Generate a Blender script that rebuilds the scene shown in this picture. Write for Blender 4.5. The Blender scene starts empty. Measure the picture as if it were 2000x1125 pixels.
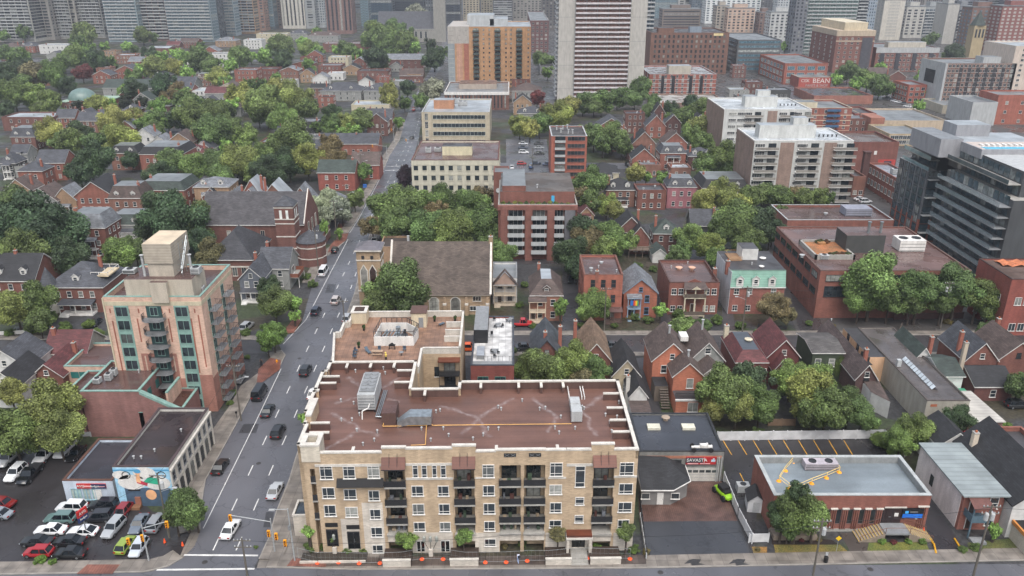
import bpy, math, random
from mathutils import Vector, Matrix
import numpy as np
# ---------------------------------------------------------------- camera, sky, sun
SC = bpy.context.scene
CAMH, PITCH, F = 80.0, math.radians(22.0), 1570.0
cam_d = bpy.data.cameras.new('camera'); cam = bpy.data.objects.new('camera', cam_d); SC.collection.objects.link(cam)
cam.location = (0, 0, CAMH); cam.rotation_euler = (math.pi/2-PITCH, 0, 0)
cam_d.sensor_width = 36; cam_d.lens = 36*F/2000; cam_d.clip_start = 1; cam_d.clip_end = 20000
SC.camera = cam
W = bpy.data.worlds.new('World'); SC.world = W; W.use_nodes = True
wn = W.node_tree.nodes; wl = W.node_tree.links; wn.clear()
sky = wn.new('ShaderNodeTexSky'); sky.sky_type = 'NISHITA'; sky.sun_disc = False
sky.sun_elevation = math.radians(58); sky.sun_rotation = math.radians(160); sky.dust_density = 4; sky.air_density = 1.2
hs = wn.new('ShaderNodeHueSaturation'); hs.inputs['Saturation'].default_value = 0.5
bg = wn.new('ShaderNodeBackground'); bg.inputs[1].default_value = 0.15; wo = wn.new('ShaderNodeOutputWorld')
# overcast: the cloud layer is brighter overhead than towards the horizon
wt = wn.new('ShaderNodeTexCoord'); wx = wn.new('ShaderNodeSeparateXYZ'); wr = wn.new('ShaderNodeMapRange'); wr.inputs[1].default_value = 0; wr.inputs[2].default_value = .9; wr.inputs[3].default_value = .5; wr.inputs[4].default_value = 1.75
wm_ = wn.new('ShaderNodeVectorMath'); wm_.operation = 'SCALE'; wl.new(wt.outputs['Generated'], wx.inputs[0]); wl.new(wx.outputs[2], wr.inputs[0]); wl.new(hs.outputs[0], wm_.inputs[0]); wl.new(wr.outputs[0], wm_.inputs['Scale'])
wl.new(sky.outputs[0], hs.inputs['Color']); wl.new(wm_.outputs[0], bg.inputs[0]); wl.new(bg.outputs[0], wo.inputs[0])
sl = bpy.data.lights.new('sun', 'SUN'); sl.energy = .8; sl.angle = math.radians(30); sl.color = (1, .96, .9)
so = bpy.data.objects.new('sun', sl); SC.collection.objects.link(so)
so.rotation_euler = (math.radians(32), 0, math.radians(-20))
SC.view_settings.view_transform = 'Standard'; SC.view_settings.look = 'None'; SC.view_settings.gamma = 1
SC.view_settings.exposure = 0.42
# ---------------------------------------------------------------- helpers
C = SC.collection
R = math.radians
rnd = random.Random(7)
cp, sp = math.cos(PITCH), math.sin(PITCH)
def P(px, py, z=0.0):
    """point at height z seen at photo pixel px,py"""
    a, b = (px-1000)/F, -(py-562.5)/F
    dx, dy, dz = a, cp + b*sp, -sp + b*cp
    t = (z-CAMH)/dz
    return Vector((dx*t, dy*t, z))
def PIX(v):
    x, y, z = v[0], v[1], v[2]-CAMH
    dep = y*cp - z*sp; up = y*sp + z*cp
    return (1000+F*x/dep, 562.5-F*up/dep, dep)
def HG(yt, yb):
    """height of a vertical edge from photo rows of its top and its ground point"""
    g = P(1000, yb); b = -(yt-562.5)/F
    return CAMH + g.y*(-sp+b*cp)/(cp+b*sp)
def L(c, k=1.0):
    """hex colour seen -> linear"""
    if not isinstance(c, str): return tuple(c)
    v = [int(c[i:i+2], 16)/255 for i in (0, 2, 4)]
    return tuple(min(.9, (x/12.92 if x <= .04045 else ((x+.055)/1.055)**2.4)*k) for x in v)
MATS = {}
def M(c, kind='plain', rough=.8, k=1.0, sc=1.0):
    key = (c, kind, rough, k, sc)
    if key in MATS: return MATS[key]
    m = bpy.data.materials.new(kind); m.use_nodes = True
    n, l = m.node_tree.nodes, m.node_tree.links; b = n['Principled BSDF']
    b.inputs['Roughness'].default_value = rough
    col = L(c, k); lu_ = .25*col[0]+.65*col[1]+.1*col[2]; ds_ = .76 if kind in ('brick', 'stain', 'shingle', 'siding') else 1.0; col = tuple(lu_+(x-lu_)*ds_ for x in col)
    def node(t, **kw):
        x = n.new(t)
        for a, v in kw.items(): setattr(x, a, v)
        return x
    def tex(scale, detail=4, co='Object', sx=(1, 1, 1)):
        tc = node('ShaderNodeTexCoord'); mp = node('ShaderNodeMapping'); mp.inputs['Scale'].default_value = sx
        t = node('ShaderNodeTexNoise'); t.inputs['Scale'].default_value = scale; t.inputs['Detail'].default_value = detail
        l.new(tc.outputs[co], mp.inputs[0]); l.new(mp.outputs[0], t.inputs['Vector']); return t
    def ramp(src, a, b_, p0=.35, p1=.65):
        r = node('ShaderNodeMapRange'); r.inputs[1].default_value = p0; r.inputs[2].default_value = p1
        r.inputs[3].default_value = a; r.inputs[4].default_value = b_; l.new(src, r.inputs[0]); return r.outputs[0]
    def scale_col(csock, vsock):
        x = node('ShaderNodeMix', data_type='RGBA', blend_type='MULTIPLY'); x.inputs[0].default_value = 1
        cc = node('ShaderNodeCombineColor')
        for i in range(3): l.new(vsock, cc.inputs[i])
        l.new(csock, x.inputs[6]); l.new(cc.outputs[0], x.inputs[7]); return x.outputs[2]
    def rgb(c_):
        x = node('ShaderNodeRGB'); x.outputs[0].default_value = (*c_, 1); return x.outputs[0]
    base = rgb(col)
    if kind == 'plain':
        base = scale_col(base, ramp(tex(.6*sc, 6).outputs[0], .82, 1.15))
    elif kind == 'stain':
        v = ramp(tex(.9, 6, 'Object', (1, 1, .25)).outputs[0], .84, 1.08)
        base = scale_col(scale_col(base, v), ramp(tex(6, 3).outputs[0], .88, 1.08))
    elif kind == 'brick':
        tc = node('ShaderNodeTexCoord'); bt = node('ShaderNodeTexBrick'); bt.inputs['Scale'].default_value = 1
        bt.inputs['Brick Width'].default_value = .5; bt.inputs['Row Height'].default_value = .17; bt.inputs['Mortar Size'].default_value = .012
        bt.inputs['Color1'].default_value = (*[x*.86 for x in col], 1); bt.inputs['Color2'].default_value = (*[min(.9, x*1.12) for x in col], 1)
        bt.inputs['Mortar'].default_value = (*[min(.8, x*.9+.06) for x in col], 1); l.new(tc.outputs['UV'], bt.inputs['Vector'])
        base = scale_col(bt.outputs[0], ramp(tex(.35, 6).outputs[0], .86, 1.1))
        base = scale_col(base, ramp(tex(.8, 4, 'Object', (1.4, 1.4, .12)).outputs[0], .87, 1.04))
    elif kind == 'siding':
        tc = node('ShaderNodeTexCoord'); w = node('ShaderNodeTexWave', bands_direction='Y', wave_profile='SAW'); w.inputs['Scale'].default_value = 1.2*sc
        l.new(tc.outputs['UV'], w.inputs[0]); base = scale_col(base, ramp(w.outputs[1], .78, 1.05, 0, 1))
        base = scale_col(base, ramp(tex(.8, 5).outputs[0], .85, 1.08))
    elif kind == 'seam':
        tc = node('ShaderNodeTexCoord'); w = node('ShaderNodeTexWave', bands_direction='Y'); w.inputs['Scale'].default_value = .35*sc
        l.new(tc.outputs['UV'], w.inputs[0]); base = scale_col(base, ramp(w.outputs[1], .86, 1.06, .0, .3))
        base = scale_col(base, ramp(tex(.3, 5).outputs[0], .8, 1.15))
    elif kind == 'shingle':
        tc = node('ShaderNodeTexCoord'); bt = node('ShaderNodeTexBrick'); bt.inputs['Scale'].default_value = 1
        bt.inputs['Brick Width'].default_value = .8; bt.inputs['Row Height'].default_value = .3; bt.inputs['Mortar Size'].default_value = .02
        bt.inputs['Color1'].default_value = (*[x*.75 for x in col], 1); bt.inputs['Color2'].default_value = (*[x*1.3 for x in col], 1)
        bt.inputs['Mortar'].default_value = (*[x*.55 for x in col], 1); l.new(tc.outputs['UV'], bt.inputs['Vector'])
        base = scale_col(bt.outputs[0], ramp(tex(.4, 6).outputs[0], .75, 1.2))
    elif kind in ('roof', 'wet'):
        # rubber/tar roof with rain film: puddles are glossier
        a = tex(.11*sc, 6); v = ramp(a.outputs[0], .72, 1.2)
        st = ramp(tex(.25*sc, 6, 'Object', (.25, 3, 1)).outputs[0], .9, 1.1)
        base = scale_col(scale_col(base, v), st)
        base = scale_col(base, ramp(tex(7, 3).outputs[0], .92, 1.08))
        r = ramp(tex(.16*sc, 5).outputs[0], .12 if kind == 'wet' else .28, rough, .46, .56); l.new(r, b.inputs['Roughness'])
    elif kind == 'streaked':
        # dark rubber roof with pale dried water marks running to the drains
        tc = node('ShaderNodeTexCoord'); nz = tex(.35, 5); nv = node('ShaderNodeVectorMath', operation='SCALE'); nv.inputs['Scale'].default_value = 2.2
        l.new(nz.outputs['Color'], nv.inputs[0]); pv = node('ShaderNodeVectorMath', operation='ADD'); l.new(tc.outputs['Object'], pv.inputs[0]); l.new(nv.outputs[0], pv.inputs[1])
        tot = None
        for (ax, ay, bx, by) in STREAKS:
            a = Vector((ax+1.1, ay+1.1, 0)); d = Vector((bx-ax, by-ay, 0)); s1 = node('ShaderNodeVectorMath', operation='SUBTRACT'); l.new(pv.outputs[0], s1.inputs[0]); s1.inputs[1].default_value = a
            mz = node('ShaderNodeVectorMath', operation='MULTIPLY'); l.new(s1.outputs[0], mz.inputs[0]); mz.inputs[1].default_value = (1, 1, 0)
            dt = node('ShaderNodeVectorMath', operation='DOT_PRODUCT'); l.new(mz.outputs[0], dt.inputs[0]); dt.inputs[1].default_value = d/d.length_squared
            cl = node('ShaderNodeClamp'); l.new(dt.outputs['Value'], cl.inputs[0]); sv = node('ShaderNodeVectorMath', operation='SCALE'); sv.inputs[0].default_value = d; l.new(cl.outputs[0], sv.inputs['Scale'])
            ds = node('ShaderNodeVectorMath', operation='DISTANCE'); l.new(mz.outputs[0], ds.inputs[0]); l.new(sv.outputs[0], ds.inputs[1])
            w_ = ramp(ds.outputs['Value'], 1, 0, .0, .5)
            if tot is None: tot = w_
            else: mx = node('ShaderNodeMath', operation='MAXIMUM'); l.new(tot, mx.inputs[0]); l.new(w_, mx.inputs[1]); tot = mx.outputs[0]
        wv = node('ShaderNodeTexWave', bands_direction='Y'); wv.inputs['Scale'].default_value = .22; l.new(tc.outputs['Object'], wv.inputs[0]); base = scale_col(base, ramp(wv.outputs[1], .86, 1.02, 0, .06))
        base = scale_col(scale_col(base, ramp(tex(.3, 6, 'Object', (.3, 2, 1)).outputs[0], .85, 1.15)), ramp(tex(.12, 5).outputs[0], .82, 1.15)); base = scale_col(base, ramp(tex(6, 3).outputs[0], .92, 1.08))
        ma = node('ShaderNodeMath', operation='MULTIPLY'); l.new(tot, ma.inputs[0]); l.new(ramp(tex(1.2, 5).outputs[0], .06, .4), ma.inputs[1]); x = node('ShaderNodeMix', data_type='RGBA'); l.new(ma.outputs[0], x.inputs[0]); l.new(base, x.inputs[6]); x.inputs[7].default_value = (.42, .38, .38, 1); base = x.outputs[2]
        l.new(ramp(tex(.2, 5).outputs[0], .3, rough), b.inputs['Roughness'])
    elif kind == 'asphalt':
        a = ramp(tex(.09, 8, 'Object', (1, .35, 1)).outputs[0], .78, 1.2)
        base = scale_col(scale_col(base, a), ramp(tex(9, 3).outputs[0], .9, 1.1))
        cr = node('ShaderNodeTexVoronoi', feature='DISTANCE_TO_EDGE'); cr.inputs['Scale'].default_value = .11
        tc = node('ShaderNodeTexCoord'); nz = tex(.5, 4); mx = node('ShaderNodeVectorMath', operation='ADD'); sc_ = node('ShaderNodeVectorMath', operation='SCALE'); sc_.inputs['Scale'].default_value = 3
        l.new(nz.outputs['Color'], sc_.inputs[0]); l.new(tc.outputs['Object'], mx.inputs[0]); l.new(sc_.outputs[0], mx.inputs[1]); l.new(mx.outputs[0], cr.inputs['Vector'])
        base = scale_col(base, ramp(cr.outputs[0], .62, 1.0, .0, .012))
        r = ramp(tex(.12, 6).outputs[0], .22, rough, .4, .62); l.new(r, b.inputs['Roughness'])
    elif kind == 'walk':
        tc = node('ShaderNodeTexCoord'); bt = node('ShaderNodeTexBrick'); bt.offset = 0; bt.inputs['Scale'].default_value = 1
        bt.inputs['Brick Width'].default_value = 1.6*sc; bt.inputs['Row Height'].default_value = 1.6*sc; bt.inputs['Mortar Size'].default_value = .03
        bt.inputs['Color1'].default_value = (*[x*.85 for x in col], 1); bt.inputs['Color2'].default_value = (*[x*1.12 for x in col], 1)
        bt.inputs['Mortar'].default_value = (*[x*.55 for x in col], 1); l.new(tc.outputs['Object'], bt.inputs['Vector'])
        base = scale_col(bt.outputs[0], ramp(tex(.5, 6).outputs[0], .68, 1.2))
        r = ramp(tex(.2, 5).outputs[0], .35, rough, .4, .6); l.new(r, b.inputs['Roughness'])
    elif kind == 'grass':
        a = tex(.35, 8); x = node('ShaderNodeMix', data_type='RGBA'); l.new(ramp(a.outputs[0], 0, 1, .35, .65), x.inputs[0])
        x.inputs[6].default_value = (*col, 1); x.inputs[7].default_value = (col[0]*1.9, col[1]*1.35, col[2]*1.1, 1)
        base = scale_col(x.outputs[2], ramp(tex(5, 4).outputs[0], .6, 1.3))
    elif kind == 'yard':
        def mixc(f, c): 
            x = node('ShaderNodeMix', data_type='RGBA'); l.new(f, x.inputs[0]); l.new(base, x.inputs[6]); x.inputs[7].default_value = (*c, 1); return x.outputs[2]
        base = mixc(ramp(tex(.07, 8).outputs[0], 0, 1, .47, .53), L('56503f', .45)); base = mixc(ramp(tex(.045, 9, 'Object', (1, 1, 3)).outputs[0], 0, 1, .5, .54), L('4e4e50', .5))
        base = scale_col(base, ramp(tex(1.5, 8).outputs[0], .55, 1.4)); l.new(ramp(tex(.1, 5).outputs[0], .35, .95), b.inputs['Roughness'])
    elif kind == 'leaf':
        oi = node('ShaderNodeObjectInfo'); base = oi.outputs['Color']
        base = scale_col(base, ramp(tex(.55, 5).outputs[0], .6, 1.45))
        at = node('ShaderNodeAttribute', attribute_name='leafv'); base = scale_col(base, at.outputs['Fac'])
        b.inputs['Subsurface Weight'].default_value = 0
    elif kind == 'paint':
        oi = node('ShaderNodeObjectInfo'); base = oi.outputs['Color']; b.inputs['Coat Weight'].default_value = .8; b.inputs['Coat Roughness'].default_value = .05
    elif kind == 'glass':
        oi = node('ShaderNodeObjectInfo'); x = node('ShaderNodeMix', data_type='RGBA')
        r1 = node('ShaderNodeMapRange'); r1.inputs[1].default_value = .72; r1.inputs[2].default_value = .95; r1.inputs[3].default_value = 0; r1.inputs[4].default_value = .75
        l.new(oi.outputs['Random'], r1.inputs[0]); l.new(r1.outputs[0], x.inputs[0])
        x.inputs[6].default_value = (*col, 1); x.inputs[7].default_value = (.36, .37, .34, 1)
        base = scale_col(x.outputs[2], ramp(tex(.7, 3).outputs[0], .6, 1.5))
        b.inputs['Specular IOR Level'].default_value = .8
    elif kind == 'clear':
        b.inputs['Alpha'].default_value = .38
    elif kind == 'metal':
        b.inputs['Metallic'].default_value = .75
        base = scale_col(base, ramp(tex(1.5, 5).outputs[0], .75, 1.1))
    l.new(base, b.inputs['Base Color'])
    MATS[key] = m
    return m
class MB:
    def __init__(s): s.v = []; s.f = []; s.m = []
    def poly(s, pts, m=0):
        i = len(s.v); s.v += [tuple(p) for p in pts]; s.f.append(tuple(range(i, i+len(pts)))); s.m.append(m); return s
    def box(s, x0, x1, y0, y1, z0, z1, m=0, mt=None, bottom=True):
        i = len(s.v)
        s.v += [(x0, y0, z0), (x1, y0, z0), (x1, y1, z0), (x0, y1, z0), (x0, y0, z1), (x1, y0, z1), (x1, y1, z1), (x0, y1, z1)]
        fs = [(0, 1, 5, 4), (1, 2, 6, 5), (2, 3, 7, 6), (3, 0, 4, 7), (4, 5, 6, 7)] + ([(3, 2, 1, 0)] if bottom else [])
        s.f += [tuple(i+k for k in f) for f in fs]; s.m += [m]*4+[m if mt is None else mt]+([m] if bottom else []); return s
    def prism(s, pl, z0, z1, m=0, mt=None, top=True, bottom=False):
        n = len(pl); i = len(s.v); s.v += [(p[0], p[1], z0) for p in pl] + [(p[0], p[1], z1) for p in pl]
        for k in range(n): s.f.append((i+k, i+(k+1) % n, i+n+(k+1) % n, i+n+k)); s.m.append(m)
        if top: s.f.append(tuple(i+n+k for k in range(n))); s.m.append(m if mt is None else mt)
        if bottom: s.f.append(tuple(i+k for k in range(n-1, -1, -1))); s.m.append(m)
        return s
    def tube(s, a, b, r, n=6, m=0, r2=None):
        a, b = Vector(a), Vector(b); d = (b-a)
        if d.length < 1e-6: return s
        d.normalize(); u = d.orthogonal().normalized(); w = d.cross(u); i = len(s.v); r2 = r if r2 is None else r2
        for c, rr in ((a, r), (b, r2)):
            for k in range(n):
                t = 2*math.pi*k/n; s.v.append(tuple(c+(u*math.cos(t)+w*math.sin(t))*rr))
        for k in range(n): s.f.append((i+k, i+(k+1) % n, i+n+(k+1) % n, i+n+k)); s.m.append(m)
        s.f.append(tuple(i+k for k in range(n-1, -1, -1))); s.f.append(tuple(i+n+k for k in range(n))); s.m += [m, m]
        return s
    def lathe(s, prof, n=16, m=0, c=(0, 0)):
        i = len(s.v)
        for r, z in prof:
            for k in range(n):
                t = 2*math.pi*k/n; s.v.append((c[0]+r*math.cos(t), c[1]+r*math.sin(t), z))
        for j in range(len(prof)-1):
            for k in range(n):
                s.f.append((i+j*n+k, i+j*n+(k+1) % n, i+(j+1)*n+(k+1) % n, i+(j+1)*n+k)); s.m.append(m)
        s.f.append(tuple(i+(len(prof)-1)*n+k for k in range(n))); s.m.append(m); return s
    def mesh(s, name, mats, uv=True, smooth=False):
        me = bpy.data.meshes.new(name); me.from_pydata(s.v, [], s.f)
        for m in (mats if isinstance(mats, (list, tuple)) else [mats]): me.materials.append(m)
        me.polygons.foreach_set('material_index', s.m)
        if smooth: me.polygons.foreach_set('use_smooth', [True]*len(s.f))
        if uv:
            u = me.uv_layers.new(name='UVMap'); co = []
            for p in me.polygons:
                nx, ny, nz = p.normal
                hl = math.hypot(nx, ny)
                if hl < .05:
                    for vi in p.vertices: q = me.vertices[vi].co; co += [q.x, q.y]
                else:
                    tx, ty = -ny/hl, nx/hl
                    for vi in p.vertices:
                        q = me.vertices[vi].co
                        co += [q.x*tx+q.y*ty, q.z if abs(nz) < .3 else (q.z/hl)]
            u.data.foreach_set('uv', co)
        return me
    def build(s, name, mats, parent=None, loc=None, rz=0, uv=True, smooth=False):
        return link(name, s.mesh(name, mats, uv, smooth), parent, loc, rz)
def link(name, me, parent=None, loc=None, rz=0):
    o = bpy.data.objects.new(name, me); C.objects.link(o)
    if parent: o.parent = parent
    if loc is not None: o.location = loc
    if rz: o.rotation_euler = (0, 0, rz)
    return o
TOPS = []
def tag(o, label, cat, group=None, kind=None):
    o['label'] = label; o['category'] = cat
    if group: o['group'] = group
    if kind: o['kind'] = kind
    TOPS.append(o); return o
def thing(name, label, cat, loc=(0, 0, 0), rz=0, group=None):
    return tag(link(name, None, None, loc, rz), label, cat, group)
def struct(name, mb, mat, label=None, **kw):
    o = mb.build(name, mat, **kw); o['kind'] = 'structure'
    o['label'] = label or name.replace('_', ' '); return o
# ---------------------------------------------------------------- common materials
ASPH = M('66676d', 'asphalt', .5, .72); ASPH2 = M('4c4a4c', 'asphalt', .6, .6)
WALK = M('8a837b', 'walk', .8, .75); WALK2 = M('7a6a62', 'walk', .7, .7, .5); KERB = M('9a958e', 'plain', .8, .8)
BRICKP = M('8a5a4c', 'walk', .7, .75, .25); LINE = M('d8d8d4', 'stain', .6, .85); YEL = M('d9a020', 'plain', .6, .9)
WHITE = M('e6e4de', 'stain', .6, .85); OFFW = M('d9d2c4', 'stain', .7, .85); CREAM = M('d8cbaa', 'stain', .8, .8)
BLACK = M('18181a', 'plain', .75, 1); IRON = M('2a2b2e', 'plain', .5, 1); GREY = M('8b8f92', 'stain', .6, .8); LGREY = M('b5b9ba', 'stain', .6, .85); STEEL = M('a8b0b4', 'metal', .35, 1)
GLASS = M('2a3238', 'glass', .12, 1.0); GLASSB = M('45606c', 'glass', .1, 1.2)
RED = M('b0221f', 'plain', .5, 1); ORANGE = M('ff5a2a', 'plain', .5, 1); AMBER = M('f0a010', 'plain', .5, 1.0)
CONC = M('a5a29a', 'stain', .8, .85); TEAL = M('7aac9e', 'stain', .6, .85); WOODP = M('6b5e52', 'stain', .9, .8); DOORB = M('3a2c26', 'plain', .6, 1)
LEAF = M('leaf' and (0.1, .1, .1), 'leaf', .75); BARK = M('4e4238', 'stain', .9, .8)
# ---------------------------------------------------------------- windows
FACE = {'f': 0, 'r': R(90), 'b': R(180), 'l': R(-90)}
WCACHE = {}
def win_into(mb, w, h, v, hz, sill, fw, T=None, m0=0, m1=1):
    """frame (m0) and pane (m1) of one window, centred on x, facing -y"""
    T = T or (lambda x0, x1, y0, y1, z0, z1, m: mb.box(x0, x1, y0, y1, z0, z1, m))
    if m0 is not None:
        T(-w/2-fw, -w/2, -.1, .02, 0, h, m0); T(w/2, w/2+fw, -.1, .02, 0, h, m0)
        T(-w/2-fw, w/2+fw, -.1, .02, h, h+fw, m0); T(-w/2-fw-(.08 if sill else 0), w/2+fw+(.08 if sill else 0), -(.2 if sill else .1), .02, -.1, 0, m0)
        for a in v: T(-w/2+a*w-.03, -w/2+a*w+.03, -.085, .01, 0, h, m0)
        for a in hz: T(-w/2, w/2, -.08, .01, a*h-.03, a*h+.03, m0)
    if m1 is not None: T(-w/2, w/2, -.035, .0, 0, h, m1)
def win_meshes(w, h, v, hz, sill, fw, fm, gm, split):
    k = (round(w, 1), round(h, 1), v, hz, sill, fw, fm.name, gm.name, split)
    if k not in WCACHE:
        w, h = k[0], k[1]
        if split:
            a = MB(); win_into(a, w, h, v, hz, sill, fw, m1=None); b = MB(); win_into(b, w, h, v, hz, sill, fw, m0=None, m1=0)
            WCACHE[k] = (a.mesh('window', fm, uv=False), b.mesh('pane', gm, uv=False))
        else:
            a = MB(); win_into(a, w, h, v, hz, sill, fw); WCACHE[k] = (a.mesh('window', [fm, gm], uv=False), None)
    return WCACHE[k]
class Bld:
    def __init__(s, name, label, cat, x0, x1, yt, h=None, d=None, back=None, base=None, ang=0, group=None, xy=None, w=None):
        if base is not None: h = HG(yt, base)
        s.h = h
        if xy is None:
            p0, p1 = P(x0, yt, h), P(x1, yt, h); s.w = (p1.x-p0.x)/math.cos(R(ang)); xy = (p0.x, p0.y)
            if back is not None:
                b = P(x0, back, h); d = b.y-p0.y
        else: s.w = w
        s.d = d; s.root = thing(name, label, cat, (xy[0], xy[1], 0), R(ang), group)
        s.nw = 0; s.rest = None; s.restm = None; s.nb = 0
    def part(s, name, mb, mats, parent=None, **k): return mb.build(name, mats, parent or s.root, **k)
    def walls(s, wm, top=None, z0=-.3, x0=0, x1=None, y0=0, y1=None):
        s.wm = wm; m = MB().box(x0, s.w if x1 is None else x1, y0, s.d if y1 is None else y1, z0, s.h if top is None else top, bottom=False)
        s.wall = s.part('wall', m, wm); return s
    def flat(s, wm, rm, ph=.7, pt=.35, cap=None, cm=None, over=.04):
        s.walls(wm, s.h-ph); w, d, h = s.w, s.d, s.h; s.dk = h-ph
        s.roof = s.part('roof', MB().box(pt, w-pt, pt, d-pt, h-ph-.2, h-ph+.02), rm)
        m = MB(); m.box(0, w, 0, pt, h-ph, h); m.box(0, w, d-pt, d, h-ph, h); m.box(0, pt, pt, d-pt, h-ph, h); m.box(w-pt, w, pt, d-pt, h-ph, h)
        o = over
        m.box(-o, w+o, -o, pt+o, h, h+.12, 1); m.box(-o, w+o, d-pt-o, d+o, h, h+.12, 1); m.box(-o, pt+o, pt+o, d-pt-o, h, h+.12, 1); m.box(w-pt-o, w+o, pt+o, d-pt-o, h, h+.12, 1)
        s.part('parapet', m, [wm, cm or cap or wm]); return s
    def xf(s, face, u, z, y=0):
        if face == 'f': return (u, -y, z)
        if face == 'b': return (u, s.d+y, z)
        if face == 'r': return (s.w+y, u, z)
        return (-y, u, z)
    def win(s, face, u, z, w, h, v=(.5,), hz=(), sill=True, fw=.07, fm=None, gm=None, split=True, off=0, parent=None):
        fm = fm or WHITE; gm = gm or GLASS
        if s.nw >= 100:
            if s.rest is None: s.rest = MB(); s.restm = [fm, gm]
            L0 = s.xf(face, u, z, off); a = FACE[face]; c, q = round(math.cos(a)), round(math.sin(a))
            def T(x0, x1, y0, y1, z0, z1, m):
                X = [c*x-q*y for x in (x0, x1) for y in (y0, y1)]; Y = [q*x+c*y for x in (x0, x1) for y in (y0, y1)]
                s.rest.box(L0[0]+min(X), L0[0]+max(X), L0[1]+min(Y), L0[1]+max(Y), L0[2]+z0, L0[2]+z1, m)
            win_into(s.rest, w, h, v, hz, sill, fw, T); s.nw += 1; return
        s.nw += 1
        a, b = win_meshes(w, h, tuple(v), tuple(hz), sill, fw, fm, gm, split)
        o = link('window', a, parent or s.root, s.xf(face, u, z, off), FACE[face])
        if b: link('pane', b, o)
        return o
    def grid(s, face, us, zs, w, h, **k):
        for z in zs:
            for u in us: s.win(face, u, z, w, h, **k)
    def ncol(s, face, n, m=.1):
        W_ = s.w if face in 'fb' else s.d; return [W_*(m+(1-2*m)*(i+.5)/n) for i in range(n)]
    def balc(s, face, u, z, w, dep, sm=None, rm=None, rail=1.05, solid=False, glass=False):
        sm = sm or CONC; rm = rm or IRON
        k = ('balc', round(w, 1), dep, sm.name, rm.name, rail, solid, glass)
        if k not in WCACHE:
            a = MB().box(-w/2, w/2, -dep, 0, -.2, 0); b = MB()
            if solid: b.box(-w/2, w/2, -dep, -dep+.08, 0, rail); b.box(-w/2, -w/2+.08, -dep, 0, 0, rail); b.box(w/2-.08, w/2, -dep, 0, 0, rail)
            else:
                b.box(-w/2, w/2, -dep+.02, -dep+.07, rail-.06, rail)
                for sx in (-1, 1): b.box(sx*w/2-.025, sx*w/2+.025, -dep+.02, 0, rail-.06, rail)
                n = max(3, int(w/.35))
                for i in range(n+1):
                    x = -w/2+.03+(w-.06)*i/n; b.box(x-.018, x+.018, -dep+.03, -dep+.06, 0, rail)
                for i in range(4):
                    for sx in (-1, 1): b.box(sx*w/2-.018, sx*w/2+.018, -dep+.1+i*dep/4, -dep+.14+i*dep/4, 0, rail)
            WCACHE[k] = (a.mesh('balcony', sm), b.mesh('railing', rm, uv=False))
        if s.nb >= 60: pass
        s.nb += 1
        o = link('balcony', WCACHE[k][0], s.root, s.xf(face, u, z), FACE[face]); link('railing', WCACHE[k][1], o); return o
    def done(s):
        if s.rest:
            o = s.part('window', s.rest, s.restm, uv=False); o['kind'] = 'stuff'
        return s
    # roofs -----------------------------------------------------------
    def gable(s, he, rise, axis, wm, rm, over=.35, trim=None, x0=0, x1=None, y0=0, y1=None, walls=True, parent=None):
        x1 = s.w if x1 is None else x1; y1 = s.d if y1 is None else y1; trim = trim or WHITE; t = .22
        if walls:
            m = MB().box(x0, x1, y0, y1, -.3, he, bottom=False)
            if axis == 'y':
                for y in (y0, y1): m.poly([(x0, y, he), (x1, y, he), ((x0+x1)/2, y, he+rise)])
            else:
                for x in (x0, x1): m.poly([(x, y0, he), (x, y1, he), (x, (y0+y1)/2, he+rise)])
            s.wm = wm; s.wall = s.part('wall', m, wm, parent)
        a0, a1, b0, b1 = (x0, x1, y0, y1) if axis == 'y' else (y0, y1, x0, x1)
        sl_ = rise/((a1-a0)/2); q = lambda a, b, z: (a, b, z) if axis == 'y' else (b, a, z)
        m = MB(); mid = (a0+a1)/2; zo = he-over*sl_+.03; zr = he+rise+.03; b0 -= over; b1 += over
        for e in (a0-over, a1+over):
            m.poly([q(e, b0, zo+t), q(e, b1, zo+t), q(mid, b1, zr+t), q(mid, b0, zr+t)], 0)
            m.poly([q(e, b0, zo), q(mid, b0, zr), q(mid, b1, zr), q(e, b1, zo)], 1)
            m.poly([q(e, b0, zo), q(e, b1, zo), q(e, b1, zo+t), q(e, b0, zo+t)], 1)
            for b in (b0, b1): m.poly([q(e, b, zo), q(mid, b, zr), q(mid, b, zr+t), q(e, b, zo+t)], 1)
        s.roof = s.part('roof', m, [rm, trim], parent); s.hr = he+rise; return s.roof
    def hip(s, he, rise, wm, rm, over=.4, trim=None, k=None, x0=0, x1=None, y0=0, y1=None, flat=0, fm=None, walls=True):
        """hip or mansard: the slopes run in by k metres; what is left on top is flat or a ridge"""
        x1 = s.w if x1 is None else x1; y1 = s.d if y1 is None else y1; trim = trim or WHITE
        if walls: s.wm = wm; s.wall = s.part('wall', MB().box(x0, x1, y0, y1, -.3, he, bottom=False), wm)
        k = min(x1-x0, y1-y0)/2-.01 if k is None else k
        X0, X1, Y0, Y1 = x0-over, x1+over, y0-over, y1+over; m = MB()
        lo = [(X0, Y0, he), (X1, Y0, he), (X1, Y1, he), (X0, Y1, he)]
        l2 = [(a, b, he+.2) for a, b, _ in lo]; k += over
        hi = [(X0+k, Y0+k, he+rise), (X1-k, Y0+k, he+rise), (X1-k, Y1-k, he+rise), (X0+k, Y1-k, he+rise)]
        for i in range(4):
            j = (i+1) % 4; m.poly([lo[i], lo[j], l2[j], l2[i]], 1); m.poly([l2[i], l2[j], hi[j], hi[i]], 0)
        m.poly(hi, 2); m.poly(lo[::-1], 1)
        s.roof = s.part('roof', m, [rm, trim, fm or rm]); s.hr = he+rise; s.dk = he+rise; return s.roof
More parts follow.
